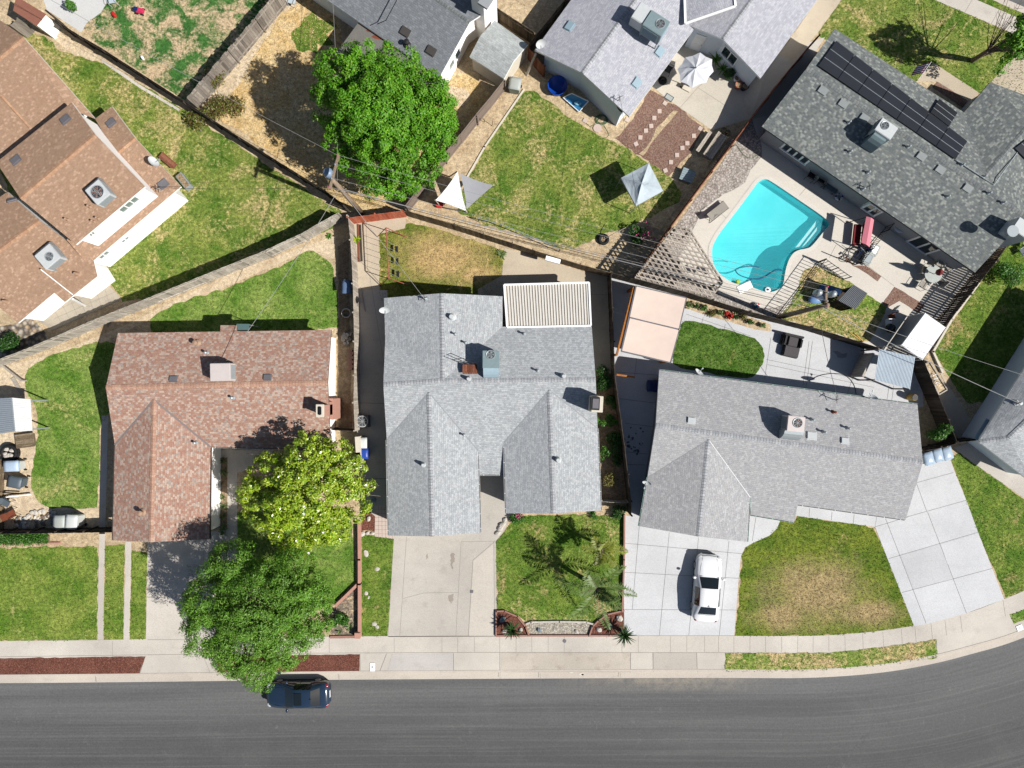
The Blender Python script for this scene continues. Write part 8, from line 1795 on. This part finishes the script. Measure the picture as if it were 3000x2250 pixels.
for l, x, y, n_, L_, mt, c_, rr_ in (('spiky plant with orange stems in the triangular planter', 900, 930, 16, .55, 'lf_agave', 1, 3), ('small spiky plant at the front of the triangular planter', 815, 970, 10, .4, 'lf_agave', 1, 3), ('spiky agave at the corner of the dry back lawn', 2125, 680, 22, .55, 'lf_agave', 1, 1)): blades('spiky_plant', l, 'plant', G(c_, rr_, x, y)[0], n_, L_, .09, mt, int(x))
for k, (x, y) in enumerate(((1805, 965), (1815, 1060), (1808, 1260), (1812, 1330), (1808, 1420), (1815, 1500), (1805, 1550))): blades('strap_plant', 'strap-leaved plant in the bed along the white garage wall, ' + ORD[k] + ' from the house corner', 'plant', G(0, 2, x, y)[0], 16, .55, .06, 'lf_agave', k + 40, group='strap-leaved plants along the white wall')
blades('palm_seedling', 'young palm against the shaded wing wall behind the umbrella', 'plant', G(2, 0, 1912, 508)[0], 22, .8, .1, 'lf_bush', 70, z0=.4); blades('palm_seedling', 'lower leafy palm pot plant between umbrella and wing window', 'plant', G(2, 0, 1972, 578)[0], 22, .7, .1, 'lf_bush', 71, z0=.3); bush('shrub', 'round dark pot shrub under the wing window', 'shrub', G(2, 0, 2035, 628)[0], .45, .8, 'lf_dark', 700, (.12, .07), 72)
for l, x, y, mt, s_ in (('green', 1705, 1085, 'lf_agave', .26), ('grey-green', 1760, 1100, 'lf_rose', .22), ('round', 1827, 1118, 'lf_bush', .25), ('red-tipped', 1890, 1152, 'lf_red', .3), ('grassy', 1955, 1155, 'lf_agave', .25), ('dark', 2075, 1190, 'lf_dark', .22), ('rusty', 2142, 1197, 'lf_red', .3), ('dull green', 2205, 1230, 'lf_rose', .24), ('olive', 2300, 1258, 'lf_agave', .22)): bush('small_shrub', 'small ' + l + ' shrub in the narrow bed along the dark fence', 'shrub', G(2, 1, x, y)[0], s_, .4, mt, 260, (.12, .05), int(x))
o = bush('small_shrub', 'bright red flowering shrub in the narrow bed along the dark fence', 'shrub', G(2, 1, 2030, 1178)[0], .24, .5, 'petal_red', 320, (.12, .08), 55)
hd = thing('hedge', 'low dense green hedge in front of the dark fence at the left', 'hedge', G(0, 3, 200, 210)[0]); n = 5200; c0, c1 = G(0, 3, -60, 215, 405, 205); u = rng.uniform(0, 1, n); pos = np.column_stack([c0[0] + (c1[0] - c0[0]) * u, c0[1] + (c1[1] - c0[1]) * u + rng.normal(0, .24, n) , np.abs(rng.normal(.25, .12, n))]); nr = rand_dirs(n, .8); U, Vv = leaf_axes(n, nr, .12, .06); pos[:, 0] -= hd.location.x; pos[:, 1] -= hd.location.y; quads_mesh('foliage', pos, U, Vv, 'lf_bush', hd); m = MB(); m.beam(c0 + (.1,), c1 + (.1,), .3, .2); m.build('stem', 'bark', hd)
blades('weed_clump', 'leafy weed clump in the side yard near the fence corner', 'plant', G(1, 1, 730, 530)[0], 20, .35, .08, 'lf_bush', 91); blades('weed_clump', 'yellow-green vine clump on the old fence', 'plant', G(1, 1, 968, 575)[0], 24, .4, .1, 'lf_mag', 92, z0=.6)
# small clover leaf mounds on the round lawn are part of the lawn tufts

# ================================================================ POLES AND WIRES
def upole(label, base, top_z, arm_px, lean=None, arm_z=None):
    b = W(base); t = thing('utility_pole', label, 'utility pole', b); m = MB(); m.tube([b + (-.2,), (b[0], b[1], top_z * .5), (b[0], b[1], top_z)], [.19, .165, .13], 12); m.build('pole', 'pole_wood', t, smooth=True)
    a0, a1 = [Vector(W(p, arm_z) + (arm_z,)) for p in arm_px]; m = MB(); m.beam(a0, a1, .12, .14); m.build('crossarm', 'pole_wood', t); ends = []
    for f in (.04, .3, .7, .96):
        p = a0.lerp(a1, f); m = MB(); m.lathe([(.02, .05), (.05, .12), (.03, .16), (.06, .2), (.03, .26)], tuple(p), 10); m.build('insulator', 'petal_pink' if f in (.04, .96) else 'metal', t); ends.append(p + Vector((0, 0, .25)))
    return t, ends, b
M['pole_wood'] = planks('pole_timber', ['7d6a58', 'a08d7a', '8f7c69'])
t, E1, b1 = upole('tall wooden utility pole with crossarm beside the large green tree', (1061, 625), 8.2, ((992, 454), (966, 555)), arm_z=8.0)
m = MB(); q = W((962, 507), 7.0); m.lathe([(.05, 0), (.3, .04), (.3, .8), (.22, .9), (.08, .95)], q + (6.4,), 16); m.build('transformer', plain('transformer_grey', '8aa0b8', .4), t, smooth=True)
m = MB(); m.beam((b1[0], b1[1], 6.9), q + (6.9,), .08, .08); m.build('bracket', 'metal', t)
t, E2, b2 = upole('utility pole with transformer leaning into view over the pool yard playhouse', (2278, 930), 7.8, ((2421, 838), (2419, 902)), arm_z=7.6)
for x, y, z in ((2395, 858, 6.6), (2437, 862, 6.6)): m = MB(); q = W((x, y), z); m.lathe([(.05, 0), (.2, .04), (.2, .6), (.06, .7)], q + (z - .3,), 14); m.build('transformer', 'metal', t, smooth=True)
def cable(label, a, b, sag=.5, r=.014, mat='wire', group='overhead cables'):
    a, b = Vector(a), Vector(b); pts = [a.lerp(b, i / 20) - Vector((0, 0, sag * 4 * (i / 20) * (1 - i / 20))) for i in range(21)]; m = MB(); m.tube(pts, r, 5); o = m.build('overhead_cable', mat, loc=tuple(a)); tag(o, label, 'cable', group); return o
far = [W((-60, -120), 8.0) + (8.0,), W((-90, -70), 8.0) + (8.0,)]
cable('upper cable crossing the top left yard to the first pole', E1[0], far[0], .9, .013); cable('lower cable crossing the top left yard to the first pole', E1[3], far[1], .9, .012, 'wire_d')
for k, l in enumerate(('highest', 'second', 'third', 'lowest')): cable(l + ' cable strung between the two utility poles', E1[k], E2[k], .5, .010)
p1t, p2t = (b1[0], b1[1], 6.2), (b2[0], b2[1], 6.0)
cable('thick pale bundled cable strung between the two utility poles', p1t, p2t, .5, .026); cable('dark thin cable below the bundled one between the poles', (b1[0], b1[1], 5.6), (b2[0], b2[1], 5.4), .5, .018, 'wire_d')
cable('service cable from the first pole to the tan house', (b1[0], b1[1], 6.8), MT['h1'], .5, .012, 'wire_d'); cable('service cable from the first pole to the brick-red roof', (b1[0], b1[1], 6.4), MT['h2'], .5, .016); cable('service cable from the first pole to the middle house gable', (b1[0], b1[1], 6.5), MT['h3'], .4, .014)
cable('service cable from the first pole to the grey top house', (b1[0], b1[1], 7.0), G(1, 0, 757, -40, z=3.2)[0] + (3.2,), .5, .012); cable('service cable from the second pole to the right grey house', (b2[0], b2[1], 6.5), MT['h4'], .3, .016, 'wire_d')
cable('pale service cable from the second pole to the right edge house', (b2[0], b2[1], 6.8), MT['h9'], .5, .022); cable('thin cable from the second pole across the far right yard', (b2[0], b2[1], 7.0), W((3100, 1130), 6) + (6.0,), .5, .012); cable('thin service cable from the pole lines over the pop-up tent to the pale gable tip', W((1895.5, 730), 6.1) + (6.1,), MT['h6'], .4, .010, 'wire_d')

# ================================================================ GRASS TUFTS
def inside(px, py, poly):
    p = np.array(poly); x, y = p[:, 0], p[:, 1]; x2, y2 = np.roll(x, -1), np.roll(y, -1); r_ = np.zeros(len(px), bool)
    for a, b, c, d in zip(x, y, x2, y2):
        k = (b > py) != (d > py); r_ ^= k & (px < (c - a) * (py - b) / (d - b + 1e-12) + a)
    return r_
by = {}
for p, mat, z, dens, tuft in LAWNS: by.setdefault(mat, []).append((p, z, dens, tuft))
for mat, items in by.items():
    cs, us, vv = [], [], []
    for p, z, dens, tuft in items:
        a = np.array(p); lo, hi = np.maximum(a.min(0), [-38, -29]), np.minimum(a.max(0), [38, 29])
        if (hi <= lo).any(): continue
        n = int((hi - lo).prod() * 75 * dens); x, y = rng.uniform(lo[0], hi[0], n), rng.uniform(lo[1], hi[1], n); k = inside(x, y, p); x, y = x[k], y[k]; n = len(x)
        if n == 0: continue
        h = tuft * rng.uniform(.5, 1.3, n); az = rng.uniform(0, 6.28, n); ti = rng.uniform(.3, 1.25, n); d = np.column_stack([np.cos(az) * np.sin(ti), np.sin(az) * np.sin(ti), np.cos(ti)]); s = np.column_stack([-np.sin(az), np.cos(az), np.zeros(n)])
        cs.append(np.column_stack([x, y, np.full(n, z)]) + d * h[:, None] * .9); us.append(d * h[:, None]); vv.append(s * (h * .42)[:, None])
    if cs:
        o = quads_mesh('grass', np.concatenate(cs), np.concatenate(us), np.concatenate(vv), M[mat].name + '_blade'); o['kind'] = 'stuff'
